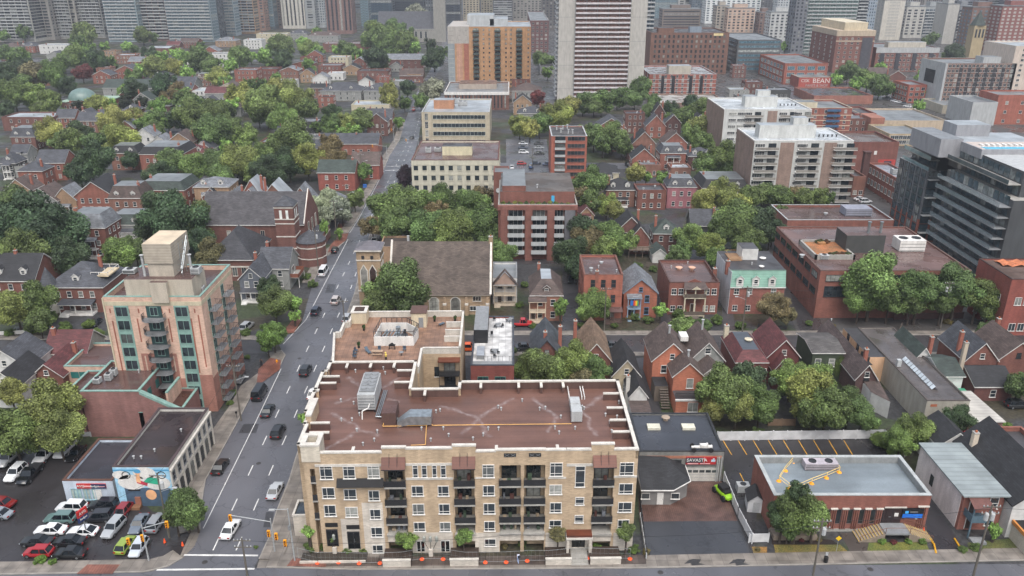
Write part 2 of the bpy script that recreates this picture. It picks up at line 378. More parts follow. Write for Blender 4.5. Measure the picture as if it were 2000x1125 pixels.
    def dormer(s, u, y, z, w=1.6, h=1.5, dep=1.8, rm=None, wm=None, fm=None, win=True):
        rm = rm or s.roofm; m = MB().box(-w/2, w/2, 0, dep, -.5, h, 0); m.poly([(-w/2, -.01, h), (w/2, -.01, h), (0, -.01, h+w*.4)], 0)
        for e in (-w/2-.15, w/2+.15):
            m.poly([(e, -.2, h-.05), (e, dep, h-.05), (0, dep, h+w*.45), (0, -.2, h+w*.45)], 1)
            m.poly([(e, -.2, h-.18), (0, -.2, h+w*.45-.13), (0, -.2, h+w*.45), (e, -.2, h-.05)], 2)
        o = m.build('dormer', [wm or WHITE, rm, WHITE], s.root, (u, y, z))
        if win:
            a, b = win_meshes(w*.5, h*.62, (), (.5,), True, .08, fm or WHITE, GLASS, False); link('window', a, o, (0, 0, .3))
        return o
    def chimney(s, u, v, z0, z1, w=.7, m=None, parent=None):
        c = MB().box(-w/2, w/2, -w/2, w/2, z0, z1-.15, 0).box(-w/2-.06, w/2+.06, -w/2-.06, w/2+.06, z1-.15, z1, 1).box(-.14, .14, -.14, .14, z1, z1+.3, 2)
        return c.build('chimney', [m or M('a0553c', 'brick'), CONC, M('a05a3a')], parent or getattr(s, 'roof', None) or s.root, (u, v, 0))
    def door(s, face, u, z, w=1, h=2.1, m=None, frame=True):
        b = MB().box(-w/2, w/2, -.06, 0, 0, h, 0)
        if frame: b.box(-w/2-.1, -w/2, -.09, 0, 0, h+.1, 1).box(w/2, w/2+.1, -.09, 0, 0, h+.1, 1).box(-w/2, w/2, -.09, 0, h, h+.1, 1)
        o = b.build('door', [m or DOORB, WHITE], s.root, s.xf(face, u, z), FACE[face])
        MB().box(w*.32, w*.38, -.12, -.06, h*.45, h*.52).build('handle', STEEL, o); return o
    def hvac(s, x, y, w, d, h, z=None, m=None, fans=1):
        z = s.dk+.02 if z is None else z
        b = MB().box(0, w, 0, d, .15, h, 0).box(.1, w-.1, .1, d-.1, 0, .15, 1)
        for i in range(3): b.box(.1, w-.1, -.02, 0, .3+i*(h-.4)/3, .3+i*(h-.4)/3+.1, 1)
        o = b.build('rooftop_unit', [m or LGREY, IRON], s.root, (x, y, z))
        for i in range(fans):
            f = MB().lathe([(min(w/fans, d)*.36, h), (min(w/fans, d)*.36, h+.12), (min(w/fans, d)*.3, h+.12), (min(w/fans, d)*.3, h+.04)], 12, 0, (w*(i+.5)/fans, d/2))
            f.build('fan', IRON, o)
        return o
    def vent(s, x, y, h=.6, r=.12, m=None, z=None):
        z = s.dk+.02 if z is None else z
        return MB().lathe([(r, 0), (r, h), (r*1.7, h), (r*1.7, h+.12), (.02, h+.22)], 8).build('vent', m or LGREY, s.root, (x, y, z), uv=False)
    def box(s, name, x0, x1, y0, y1, z0, z1, m, mt=None, parent=None):
        return MB().box(x0, x1, y0, y1, z0, z1, 0, 1).build(name, [m, mt or m], parent or s.root)
def house(x0, x1, ye, he, d, roof, wm, rm, label, rise=2.6, ang=0, trim=None, nf=2, floors=None, ch=(), porch=None, dorm=0, back=None, cat='house', fm=None, sides='', k=1.3, name=None, far=False, over=.35, xy=None, w=None, split=None, topm=None, wh=1.5, ww=1.0, dcol=None, z0=.9):
    name = name or ('house' if cat == 'house' else cat.replace(' ', '_'))
    b = Bld(name, label, cat, x0, x1, ye, he, d=d, back=back, ang=ang, xy=xy, w=w); b.roofm = rm; fm = fm or trim or WHITE
    b.dk = he
    if roof == 'gy': b.gable(he, rise, 'y', wm, rm, over, trim)
    elif roof == 'gx': b.gable(he, rise, 'x', wm, rm, over, trim)
    elif roof == 'hip': b.hip(he, rise, wm, rm, over, trim)
    elif roof == 'man': b.hip(he, rise, wm, rm, .25, trim, k=k, fm=topm or ROOFD)
    else: b.flat(wm, rm, .5, .3, cm=trim or wm)
    fl = floors or max(1, int(he/2.9)); split = (not far) if split is None else split
    zs = [z0+i*(he-.2)/fl for i in range(fl)]; hh = min(wh, (he-.2)/fl*.6)
    pu = None
    for z in zs:
        for u in b.ncol('f', nf): b.win('f', u, z, ww, hh, v=(), hz=(.5,), fm=fm, split=split)
    if roof == 'gy' and not far and rise > 2: b.win('f', b.w/2, he+.3, .8, min(1.1, rise*.4), v=(), hz=(.5,), fm=fm, split=split)
    for f in sides:
        for z in zs:
            for u in b.ncol(f, 3 if b.d > 9 else 2): b.win(f, u, z, .9, hh, v=(), hz=(.5,), fm=fm, split=False)
    if dorm:
        yo, zo = (k*.25, he+rise*.12) if roof == 'man' else (b.d*.12, he+rise*.2)
        for i in range(dorm): b.dormer(b.w*(i+.5)/dorm, yo-.1, zo, wm=dcol or trim, fm=fm)
    for c in ch: b.chimney(c[0]*b.w, c[1]*b.d, he-.5, (b.hr if roof != 'flat' else he)+1.0)
    if porch:
        pw, pd, two = porch[:3]; px = porch[3] if len(porch) > 3 else .5; pm = porch[4] if len(porch) > 4 else WHITE; cx = b.w*px
        z1 = 2.9 if not two else 5.6
        m = MB().box(cx-pw/2, cx+pw/2, -pd, -.02, z1, z1+.15, 1)
        m.poly([(cx-pw/2-.2, -pd-.2, z1+.15), (cx+pw/2+.2, -pd-.2, z1+.15), (cx+pw/2+.2, 0, z1+.7), (cx-pw/2-.2, 0, z1+.7)], 1)
        m.poly([(cx-pw/2-.2, -pd-.2, z1+.15), (cx+pw/2+.2, -pd-.2, z1+.15), (cx+pw/2+.2, -pd-.2, z1), (cx-pw/2-.2, -pd-.2, z1)], 0)
        m.box(cx-pw/2, cx+pw/2, -pd, -.02, .1, .5, 0)
        if two: m.box(cx-pw/2, cx+pw/2, -pd, -.02, 2.8, 3.0, 0)
        for i in range(3):
            xx = cx-pw/2+.1+(pw-.2)*i/2; m.box(xx-.09, xx+.09, -pd+.05, -pd+.23, .5, z1, 0)
        for zz in ((.5,) if not two else (.5, 3.0)):
            m.box(cx-pw/2+(0 if zz > 1 else pw*.35), cx+pw/2, -pd+.08, -pd+.14, zz+.75, zz+.85, 0)
            for i in range(int(pw/.3)):
                if zz > 1 or i*.3 > pw*.35: m.box(cx-pw/2+.1+i*.3, cx-pw/2+.15+i*.3, -pd+.08, -pd+.14, zz, zz+.8, 0)
        m.box(cx-pw/2+.1, cx-pw/2+pw*.3, -pd-.9, -pd, 0, .25, 0).box(cx-pw/2+.1, cx-pw/2+pw*.3, -pd-.45, -pd, .25, .42, 0)
        m.build('porch', [pm, rm], b.root); b.door('f', cx-pw*.25, .5, .95, 2.1)
    return b.done()
# ---------------------------------------------------------------- trees
def crown_mesh(seed, n, ls, flat=1.0, cone=False):
    g = np.random.default_rng(seed); lumps = []
    if cone:
        for i in range(9):
            t = i/8; lumps.append((*(g.normal(size=2)*.05), -1+2*t, .55*(1-t)+.12))
    else:
        lumps.append((0, 0, -.05, .5))
        for i in range(24):
            d = g.normal(size=3); d /= np.linalg.norm(d); r = g.uniform(.35, .88); lumps.append((d[0]*r, d[1]*r, d[2]*r*.85, g.uniform(.2, .4)*(1.25-.6*r)))
    lp = np.array(lumps); w = lp[:, 3]**2; idx = g.choice(len(lp), n, p=w/w.sum()); d = g.normal(size=(n, 3)); d /= np.linalg.norm(d, axis=1)[:, None]
    rad = lp[idx, 3]*g.uniform(.82, 1.28, n); lv = g.uniform(.72, 1.3, len(lp)); pos = lp[idx, :3]+d*rad[:, None]
    keep = np.ones(n, bool)
    for c in lp: keep &= np.linalg.norm(pos-c[:3], axis=1) > c[3]*.8
    pos, d, idx = pos[keep], d[keep], idx[keep]; n = len(pos)
    nr = d+g.normal(size=(n, 3))*.55; nr /= np.linalg.norm(nr, axis=1)[:, None]
    t = np.cross(nr, g.normal(size=(n, 3))); t /= np.linalg.norm(t, axis=1)[:, None]; bt = np.cross(nr, t)
    s1 = (ls*g.uniform(.6, 1.3, n))[:, None]; s2 = s1*g.uniform(.5, .9, n)[:, None]
    V = np.stack([pos-t*s1, pos-bt*s2, pos+t*s1, pos+bt*s2], 1).reshape(-1, 3)
    Fs = [tuple(range(4*i, 4*i+4)) for i in range(n)]; val = list(g.uniform(.6, 1.4, n)*lv[idx]); V = [tuple(x) for x in V]
    # dense leafy core; its darker leafv paints shade inside the crown
    for c in lp:
        i0 = len(V); rr = c[3]*.78
        for a in range(5):
            th = math.pi*(a+.5)/5
            for k in range(7):
                ph = 2*math.pi*k/7; q = rr*g.uniform(.8, 1.1); V.append((c[0]+q*math.sin(th)*math.cos(ph), c[1]+q*math.sin(th)*math.sin(ph), c[2]+q*math.cos(th)))
        for a in range(4):
            for k in range(7): Fs.append((i0+a*7+k, i0+a*7+(k+1) % 7, i0+a*7+7+(k+1) % 7, i0+a*7+7+k)); val.append(.75)
        Fs.append(tuple(i0+k for k in range(7))); Fs.append(tuple(i0+28+k for k in range(7))); val += [.8, .7]
    me = bpy.data.meshes.new('crown'); me.from_pydata(V, [], Fs); me.materials.append(LEAF)
    at = me.attributes.new('leafv', 'FLOAT', 'FACE'); at.data.foreach_set('value', val); return me
CR0 = [crown_mesh(i, 17000, .038) for i in range(5)]
CR1 = [crown_mesh(20+i, 6000, .06) for i in range(6)]
CRC = crown_mesh(50, 2200, .06, cone=True)
def trunk_mesh():
    m = MB().tube((0, 0, 0), (0, 0, .62), .045, 8, 0, .03)
    for a, b in (((0, 0, .45), (.16, .05, .95)), ((0, 0, .5), (-.14, .1, .95)), ((0, 0, .55), (.02, -.16, .98)), ((0, 0, .6), (0, .02, 1.05))): m.tube(a, b, .022, 6, 0, .01)
    return m.mesh('trunk', BARK)
TRM = trunk_mesh()
TONE = {'g': ('5c7236', 'green'), 'd': ('3c5230', 'dark green'), 'y': ('828a3e', 'yellow-green'), 'o': ('726840', 'olive-brown'), 'b': ('2e1f2a', 'dark purple-leaved'),
        's': ('8a9478', 'silvery green'), 'r': ('6b3030', 'reddish'), 'l': ('688838', 'bright green'), 'm': ('6d833c', 'mid green')}
LM = []
TREES = []
TQ = []
def tree(*a, **k): TQ.append((a, k))
def tree_(cx, cy, r, tone='g', tall=1.0, trunk=1.5, kind=None, label=None, raw=False, foot=None):
    h = 6.0
    for _ in range(4):
        p = P(cx, cy, h); dep = p.y*cp+(CAMH-h)*sp; rm = r*dep/F; h = trunk+rm*tall
        if foot: b_ = -(cy-562.5)/F; h = CAMH+P(cx, foot).y*(-sp+b_*cp)/(cp+b_*sp)
    rz = rnd.uniform(0, 6.28); small = r < 30
    if raw: return p, h, rm, tall, tone
    t = thing('tree' if kind != 'conifer' else 'conifer_tree', 'x', 'tree', (p.x, p.y, 0), rz)
    me = CRC if kind == 'conifer' else (rnd.choice(CR1) if small else rnd.choice(CR0))
    c = link('crown', me, t, (0, 0, h)); c.scale = (rm*rnd.uniform(.98, 1.1), rm*rnd.uniform(.98, 1.1), rm*tall*1.02)
    col = L(TONE[tone][0], .84 if cy > 420 else .92); lu_ = sum(col)/3; col = [lu_+(q_-lu_)*.86 for q_ in col]; j = rnd.uniform(.85, 1.18); c.color = (col[0]*j*rnd.uniform(.9, 1.1), col[1]*j, col[2]*j*rnd.uniform(.9, 1.1), 1)  # farther crowns get a lighter colour: distance haze painted into the leaves
    k = link('trunk', TRM, t); k.scale = (h*.9, h*.9, h)
    TREES.append((t, cx, cy, r, tone, rm, kind, label)); return t
def bush(cx, cy, r, tone='g', label=None, cat='shrub'):
    p = P(cx, cy, 0); dep = p.y*cp+CAMH*sp; rm = r*dep/F
    t = thing('shrub', label or 'x', cat, (p.x, p.y, 0), rnd.uniform(0, 6))
    c = link('foliage', rnd.choice(CR1), t, (0, 0, rm*.55)); c.scale = (rm, rm, rm*.75); col = L(TONE[tone][0], .7); c.color = (*col, 1)
    MB().tube((0, 0, 0), (0, 0, rm*.5), .05, 6).build('stem', BARK, t)
    if not label: TREES.append((t, cx, cy, r, tone, rm, 'bush', None))
    return t
# ---------------------------------------------------------------- cars
PAINT = M((.5, .5, .5), 'paint', .3); TYRE = M('17171a'); RIM = M('9a9ea2', 'metal', .3); CGL = M('141a20', 'plain', .06); HEADL = M('dfe6ea', 'plain', .15); TAILL = M('8a1210', 'plain', .2)
def loft(st, ringf):
    m = MB(); n = None
    for i, s_ in enumerate(st):
        r_ = ringf(*s_); n = len(r_); m.v += r_
        if i:
            a = (i-1)*n
            for k in range(n): m.f.append((a+k, a+(k+1) % n, a+n+(k+1) % n, a+n+k)); m.m.append(0)
    m.f.append(tuple(range(n-1, -1, -1))); e = (len(st)-1)*n; m.f.append(tuple(e+k for k in range(n))); m.m += [0, 0]
    return m
def ring(y, hw, z0, z1, t=.86):
    zm = z0+(z1-z0)*.62
    return [(-hw*.94, y, z0), (hw*.94, y, z0), (hw, y, z0+.12), (hw, y, zm), (hw*t, y, z1), (-hw*t, y, z1), (-hw, y, zm), (-hw, y, z0+.12)]
CARS = {}
def car_meshes(kind):
    if kind in CARS: return CARS[kind]
    Lg, hw, hood, roof, cab = {'sedan': (4.7, .92, .86, 1.42, (-1.55, 1.0, -.85, .35)), 'suv': (4.7, .95, 1.02, 1.70, (-2.1, 1.05, -1.75, .45)), 'hatch': (4.1, .88, .9, 1.5, (-1.85, 1.0, -1.4, .4)),
        'pickup': (5.8, 1.0, 1.12, 1.9, (-.35, 1.35, -.2, .75)), 'van': (5.5, 1.0, 1.25, 2.3, (-2.65, 2.0, -2.6, 1.3)), 'jeep': (4.3, .93, 1.1, 1.8, (-2.0, .7, -1.95, .45)), 'coupe': (4.5, .95, .8, 1.3, (-1.9, .8, -.9, .1))}[kind]
    e = Lg/2; g = .28 if kind not in ('pickup', 'jeep') else .45
    st = [(-e, hw*.8, g+.14, hood*.78), (-e+.12, hw*.93, g, hood*.93), (-e+.55, hw, g, hood), (-.5, hw, g-.02, hood), (.9, hw, g-.02, hood), (e-.75, hw*.97, g, hood*.95), (e-.22, hw*.9, g, hood*.82), (e, hw*.72, g+.12, hood*.66)]
    body = loft(st, ring); b0, f0, b1, f1 = cab
    if kind == 'pickup': body.box(-hw*.78, hw*.78, -e+.2, -.5, hood-.02, hood+.02, 1)
    def frus(i, z0, z1, ins):
        m = MB(); a = hw*.9-ins; c = hw*.72-ins
        lo = [(-a, b0+ins, z0), (a, b0+ins, z0), (a, f0-ins, z0), (-a, f0-ins, z0)]; hi = [(-c, b1+ins, z1), (c, b1+ins, z1), (c, f1-ins, z1), (-c, f1-ins, z1)]
        for k in range(4): m.poly([lo[k], lo[(k+1) % 4], hi[(k+1) % 4], hi[k]])
        m.poly(hi); return m, lo, hi
    gl, lo, hi = frus(0, hood-.05, roof-.05, .0)
    c = hw*.74; n0 = len(body.v)
    body.poly([(-c, b1-.06, roof-.03), (c, b1-.06, roof-.03), (c, f1+.06, roof-.03), (-c, f1+.06, roof-.03)]); body.box(-c+.05, c-.05, b1, f1, roof-.03, roof+.03)
    for (p, q) in ((lo[0], hi[0]), (lo[1], hi[1]), (lo[2], hi[2]), (lo[3], hi[3])): body.tube(p, q, .05, 5)
    ym = (b1+f1)/2-.1
    for sx in (-1, 1): body.tube((sx*hw*.9, ym, hood-.05), (sx*hw*.73, ym, roof-.03), .05, 5)
    for sx in (-1, 1): body.box(sx*(hw+.02)-.09, sx*(hw+.02)+.09, f0-.45, f0-.3, hood, hood+.13)
    bm = body.mesh('body', [PAINT, IRON], uv=False); gm = gl.mesh('windows', CGL, uv=False)
    rw = .33 if kind not in ('pickup', 'jeep', 'van') else .4
    w = MB().tube((-.11, 0, 0), (.11, 0, 0), rw, 14, 0).tube((-.125, 0, 0), (.125, 0, 0), rw*.58, 10, 1)
    hl = MB().box(-.2, .2, -.06, .04, -.07, .07); tl = MB().box(-.17, .17, -.04, .05, -.1, .1)
    bm.shade_smooth(); bm.set_sharp_from_angle(angle=R(38)); CARS[kind] = (bm, gm, w.mesh('wheel', [TYRE, RIM], uv=False), hl.mesh('headlight', HEADL, uv=False), tl.mesh('tail_light', TAILL, uv=False), Lg, hw, rw, hood); return CARS[kind]
def car(px, py, hd, kind, col, label, group=None, detail=True, z=0, sc=1.0, xy=None):
    """hd: heading in degrees, 0 = nose away from the camera, 180 = nose towards it"""
    bm, gm, wm, hm, tm, Lg, hw, rw, hood = car_meshes(kind); p = P(px, py, z+.6) if xy is None else Vector((*xy, 0))
    cat = {'pickup': 'pickup truck', 'van': 'van', 'suv': 'car', 'jeep': 'car'}.get(kind, 'car')
    t = thing({'pickup': 'pickup_truck', 'van': 'van'}.get(kind, 'car'), label, cat, (p.x, p.y, z), R(-hd), group); t.scale = (sc,)*3
    b = link('body', bm, t); b.color = (*L(col, .85), 1); link('windows', gm, t)
    for sx in (-1, 1):
        for y in (-Lg*.3, Lg*.31): link('wheel', wm, t, (sx*(hw-.08), y, rw))
    if detail:
        for sx in (-1, 1):
            link('headlight', hm, t, (sx*hw*.62, Lg/2-.12, hood*.62)); link('tail_light', tm, t, (sx*hw*.7, -Lg/2+.02, hood*.78))
    return t
# ---------------------------------------------------------------- ground, roads
ROOFD = M('3a3a3e', 'roof', .6, .8)
def sheet(name, pts, z, mat, label=None):
    return struct(name, MB().poly([(p[0], p[1], z) for p in pts]), mat, label)
def px(pts, z=0): return [P(a, b, z) for a, b in pts]
gm = M('4a5638', 'yard', .95, .5)
sheet('ground', [(-6000, 20), (6000, 20), (6000, 9000), (-6000, 9000)], -.012, gm, 'damp ground of grass, dirt and yards between the buildings')
cityg = M('5d5b5a', 'asphalt', .7, .6)
sheet('paved_ground', px([(850, 215), (2600, 215), (2600, -20), (850, -20)]), -.008, cityg)
sheet('paved_ground', px([(1560, 660), (2300, 640), (2300, 215), (1400, 215)]), -.006, cityg)
lc = [(300, 1114), (330, 1106), (357, 1090), (380, 1066), (392, 1035), (392, 1000), (402, 938), (459, 835), (500, 756), (545, 722), (552, 706), (558, 694), (550, 684), (542, 668), (556, 655), (575, 650), (590, 628), (611, 553), (637, 502), (660, 485), (676, 470), (680, 455), (700, 425), (714, 396), (750, 331), (760, 306), (781, 273), (791, 237), (809, 190), (835, 145), (858, 110), (868, 60)]
rc = [(505, 1093), (523, 1054), (539, 1000), (564, 938), (577, 894), (600, 830), (640, 720), (664, 650), (693, 570), (706, 510), (722, 458), (738, 401), (778, 357), (807, 308), (818, 270), (824, 219), (830, 180), (872, 116), (878, 60)]
sheet('main_road', px(lc + rc[::-1] + [(495, 1111), (300, 1125), ]), .004, ASPH, 'wet asphalt main road running away from the camera')
yS = P(1000, 1108).y
sheet('front_street', [(-260, -40), (260, -40), (260, P(2000, 1090).y), (17, P(1240, 1105).y), (-21, P(700, 1108).y), P(520, 1109), P(300, 1116), (-260, P(0, 1120).y)], 0, ASPH, 'wet asphalt street along the bottom edge')
Y0, Y1 = P(1300, 688).y, P(1300, 655).y
sheet('side_street', [(P(690, 670).x+4, Y0), (260, Y0-1), (260, Y1+2), (P(690, 670).x+4, Y1)], 0, ASPH2, 'narrow side street behind the front row of houses')
sheet('side_street', [(-260, P(0, 690).y), P(520, 690), P(552, 664), (-260, P(0, 664).y)], 0, ASPH2, 'side street to the left of the main road')
for ya, yb, xl, xr, lb in ((330, 318, -700, 500, 'cross street at the far traffic lights'), (194, 188, -800, 900, 'second far cross street'), (120, 116, -900, 1000, 'third far cross street')):
    sheet('cross_street', [(xl, P(1000, ya).y), (xr, P(1000, ya).y), (xr, P(1000, yb).y), (xl, P(1000, yb).y)], .002, ASPH, lb)
sheet('right_avenue', px([(1575, 215), (1640, 215), (1480, 118), (1462, 118)]), .006, ASPH, 'far avenue between the shops at upper right')
sheet('parking_lot', px([(990, 352), (1075, 352), (1068, 272), (988, 272)]), .003, ASPH, 'wet parking lot beside the cream office block')
def strip(pts, width, side, mat, name='sidewalk', z=.13, label=None):
    pts = [Vector((p[0], p[1])) for p in pts]; n = len(pts); out = []
    for i in range(n):
        a = pts[max(0, i-1)]; b = pts[min(n-1, i+1)]; d = (b-a).normalized(); out.append(pts[i]+Vector((-d.y, d.x))*width*side)
    m = MB()
    for i in range(n-1):
        a, b, c, d = pts[i], pts[i+1], out[i+1], out[i]; k = .18*side
        m.poly([(*a, z), (*b, z), (*c, z), (*d, z)], 0)
        m.poly([(*a, 0), (*b, 0), (*b, z), (*a, z)], 1)
        q = (b-a).normalized(); nn = Vector((-q.y, q.x))*k
        m.poly([(*a, z+.004), (*b, z+.004), (*(b+nn), z+.004), (*(a+nn), z+.004)], 1)
    return struct(name, m, [mat, KERB], label)
sheet('pavement', px([(290, 1122), (420, 1122), (430, 900), (490, 800), (450, 790), (400, 860), (385, 1010)]), -.004, WALK, 'concrete ground at the street corner')
sheet('pavement', px([(500, 1114), (760, 1114), (760, 600), (660, 600)]), -.004, WALK, 'concrete ground beside the apartment block')
for pts_ in ([(1243, 700), (1262, 698), (1293, 806), (1246, 806)], [(1098, 520), (1142, 520), (1142, 644), (1098, 644)], [(1286, 530), (1300, 530), (1312, 644), (1288, 644)], [(1408, 560), (1425, 560), (1436, 644), (1412, 644)], [(1538, 540), (1560, 540), (1612, 644), (1560, 644)], [(990, 515), (1112, 515), (1110, 502), (990, 502)]): sheet('lane', px(pts_), -.003, ASPH2, 'dark wet lane between the houses')
strip(px(lc[4:13]), 3.2, 1, WALK, z=.136, label='concrete sidewalk left of the main road near the corner')
strip(px(lc[17:28]), 3.0, 1, WALK, label='sidewalk left of the main road further back')
strip(px(rc[:12]), 3.4, -1, WALK, z=.138, label='sidewalk right of the main road')
strip([(x, Y1+.1) for x in (P(700, 650).x, 0, 60, 200)], 2.2, 1, WALK, label='far sidewalk of the side street')
strip([(x, Y0-.1) for x in (P(700, 650).x, 0, 60, 200)], 1.8, -1, WALK, label='near sidewalk of the side street')
strip([(x, P(0, 664).y+.1) for x in (-200, P(540, 664).x)], 2.0, 1, WALK, label='sidewalk along the left side street')
strip([P(520, 1109), P(700, 1113.5), P(1240, 1110.5), P(2000, 1095.5), (200, P(2000, 1095.5).y+4)], 2.6, 1, WALK, label='sidewalk along the bottom street')
strip([(-200, P(0, 1123).y), P(0, 1123), P(280, 1118), P(300, 1114), P(330, 1106), P(357, 1090)], 2.6, 1, WALK, label='corner sidewalk beside the car lot')
# surfaces of the lots
sheet('car_lot', px([(-300, 845), (125, 850), (300, 1000), (385, 1010), (352, 1085), (295, 1100), (-300, 1106)]), .008, M('413e40', 'asphalt', .55, .6), 'dark asphalt car lot')
sheet('brick_paving', px([(171, 1104), (235, 1104), (220, 1122), (150, 1122)]), .15, BRICKP, 'red brick paving strip in the corner sidewalk')
sheet('brick_paving', px([(572, 1092), (640, 1094), (636, 1109), (560, 1107)]), .15, BRICKP, 'red brick paving in front of the beige apartment block')
sheet('walkway', px([(575, 1090), (1262, 1085), (1262, 1103), (575, 1108)]), .145, M('5f544e', 'walk', .7, .7, .6), 'dark paved walk in front of the beige apartment block')
for pts, lb in (([(500, 757), (547, 722), (549, 704), (528, 700), (505, 722)], 'red brick paved corner at the side street'), ([(558, 652), (574, 651), (590, 625), (582, 612), (560, 640)], 'red brick bulb beyond the side street'), ([(640, 495), (676, 470), (681, 456), (665, 458), (645, 480)], 'red brick bulb by the church with the tower')):
    sheet('brick_paving', px(pts), .145, BRICKP, lb)
sheet('brick_paving', px([(660, 437), (684, 435), (674, 452), (655, 452)]), .012, BRICKP, 'red brick crossing on the main road')
def line(pts, wd=.14, z=.012, m=LINE, name='road_line', lb='white painted road line'):
    mb = MB()
    for i in range(len(pts)-1):
        a, b = Vector(pts[i][:2]), Vector(pts[i+1][:2]); d = (b-a).normalized(); n = Vector((-d.y, d.x))*wd/2
        mb.poly([(*(a-n), z), (*(b-n), z), (*(b+n), z), (*(a+n), z)])
    return struct(name, mb, m, lb)
line(px([(397, 1032), (500, 823), (549, 720)]), lb='solid white edge line near the corner'); line(px([(553, 672), (598, 624), (631, 560), (680, 467)]), lb='solid white edge line by the churches'); line(px([(683, 455), (701, 427), (750, 334)]), lb='solid white edge line further back')
def dashes(pts, per=9.3, ln=3.0, lb=''):
    pts = [Vector(p[:2]) for p in pts]; mb = MB(); d0 = 0; nxt = 0
    for a, b in zip(pts, pts[1:]):
        Ls = (b-a).length; d = (b-a)/Ls; n = Vector((-d.y, d.x))*.09
        while nxt < d0+Ls-ln:
            p = a+d*(nxt-d0); q = p+d*ln; mb.poly([(*(p-n), .012), (*(q-n), .012), (*(q+n), .012), (*(p+n), .012)]); nxt += per
        d0 += Ls
    struct('lane_dashes', mb, LINE, lb)
dashes(px([(416, 1075), (519, 856), (598, 687), (668, 542), (712, 450), (770, 330), (800, 270)]), lb='dashed white lane line, left one')
dashes(px([(461, 1075), (573, 819), (638, 667), (686, 560), (725, 450), (782, 330), (808, 270), (830, 190)]), lb='dashed white lane line, right one')
line(px([(359.5, 1084), (504, 1085)]), .35, lb='white stop line at the corner'); line(px([(306, 1113), (497, 1111)]), .35, lb='white crossing line at the corner')
line(px([(752, 333), (786, 332)]), .5, lb='white stop line at the far lights'); line(px([(756, 325), (797, 324)]), .4, lb='white crossing line at the far lights')
line(px([(658, 446), (661, 434)]), .3, lb='white line beside the brick crossing'); line(px([(674, 452), (684, 434)]), .3, lb='white line by the brick crossing')
# ---------------------------------------------------------------- text
def text(s, size, mat, parent, loc, rot=(R(90), 0, 0), ext=.02, name='lettering', align='CENTER', sx=1):
    cu = bpy.data.curves.new(name, 'FONT'); cu.body = s; cu.size = size; cu.extrude = ext; cu.align_x = align; cu.align_y = 'CENTER'; cu.resolution_u = 2
    t = bpy.data.objects.new('t', cu); C.objects.link(t); bpy.context.view_layer.update()
    me = bpy.data.meshes.new_from_object(t); bpy.data.objects.remove(t); me.materials.clear(); me.materials.append(mat)
    o = link(name, me, parent, loc); o.rotation_euler = rot; o.scale = (sx, 1, 1); return o
def spot(name, label, cat, x, y, rz=0, group=None, z=0): p = P(x, y, z); return thing(name, label, cat, (p.x, p.y, z), rz, group)
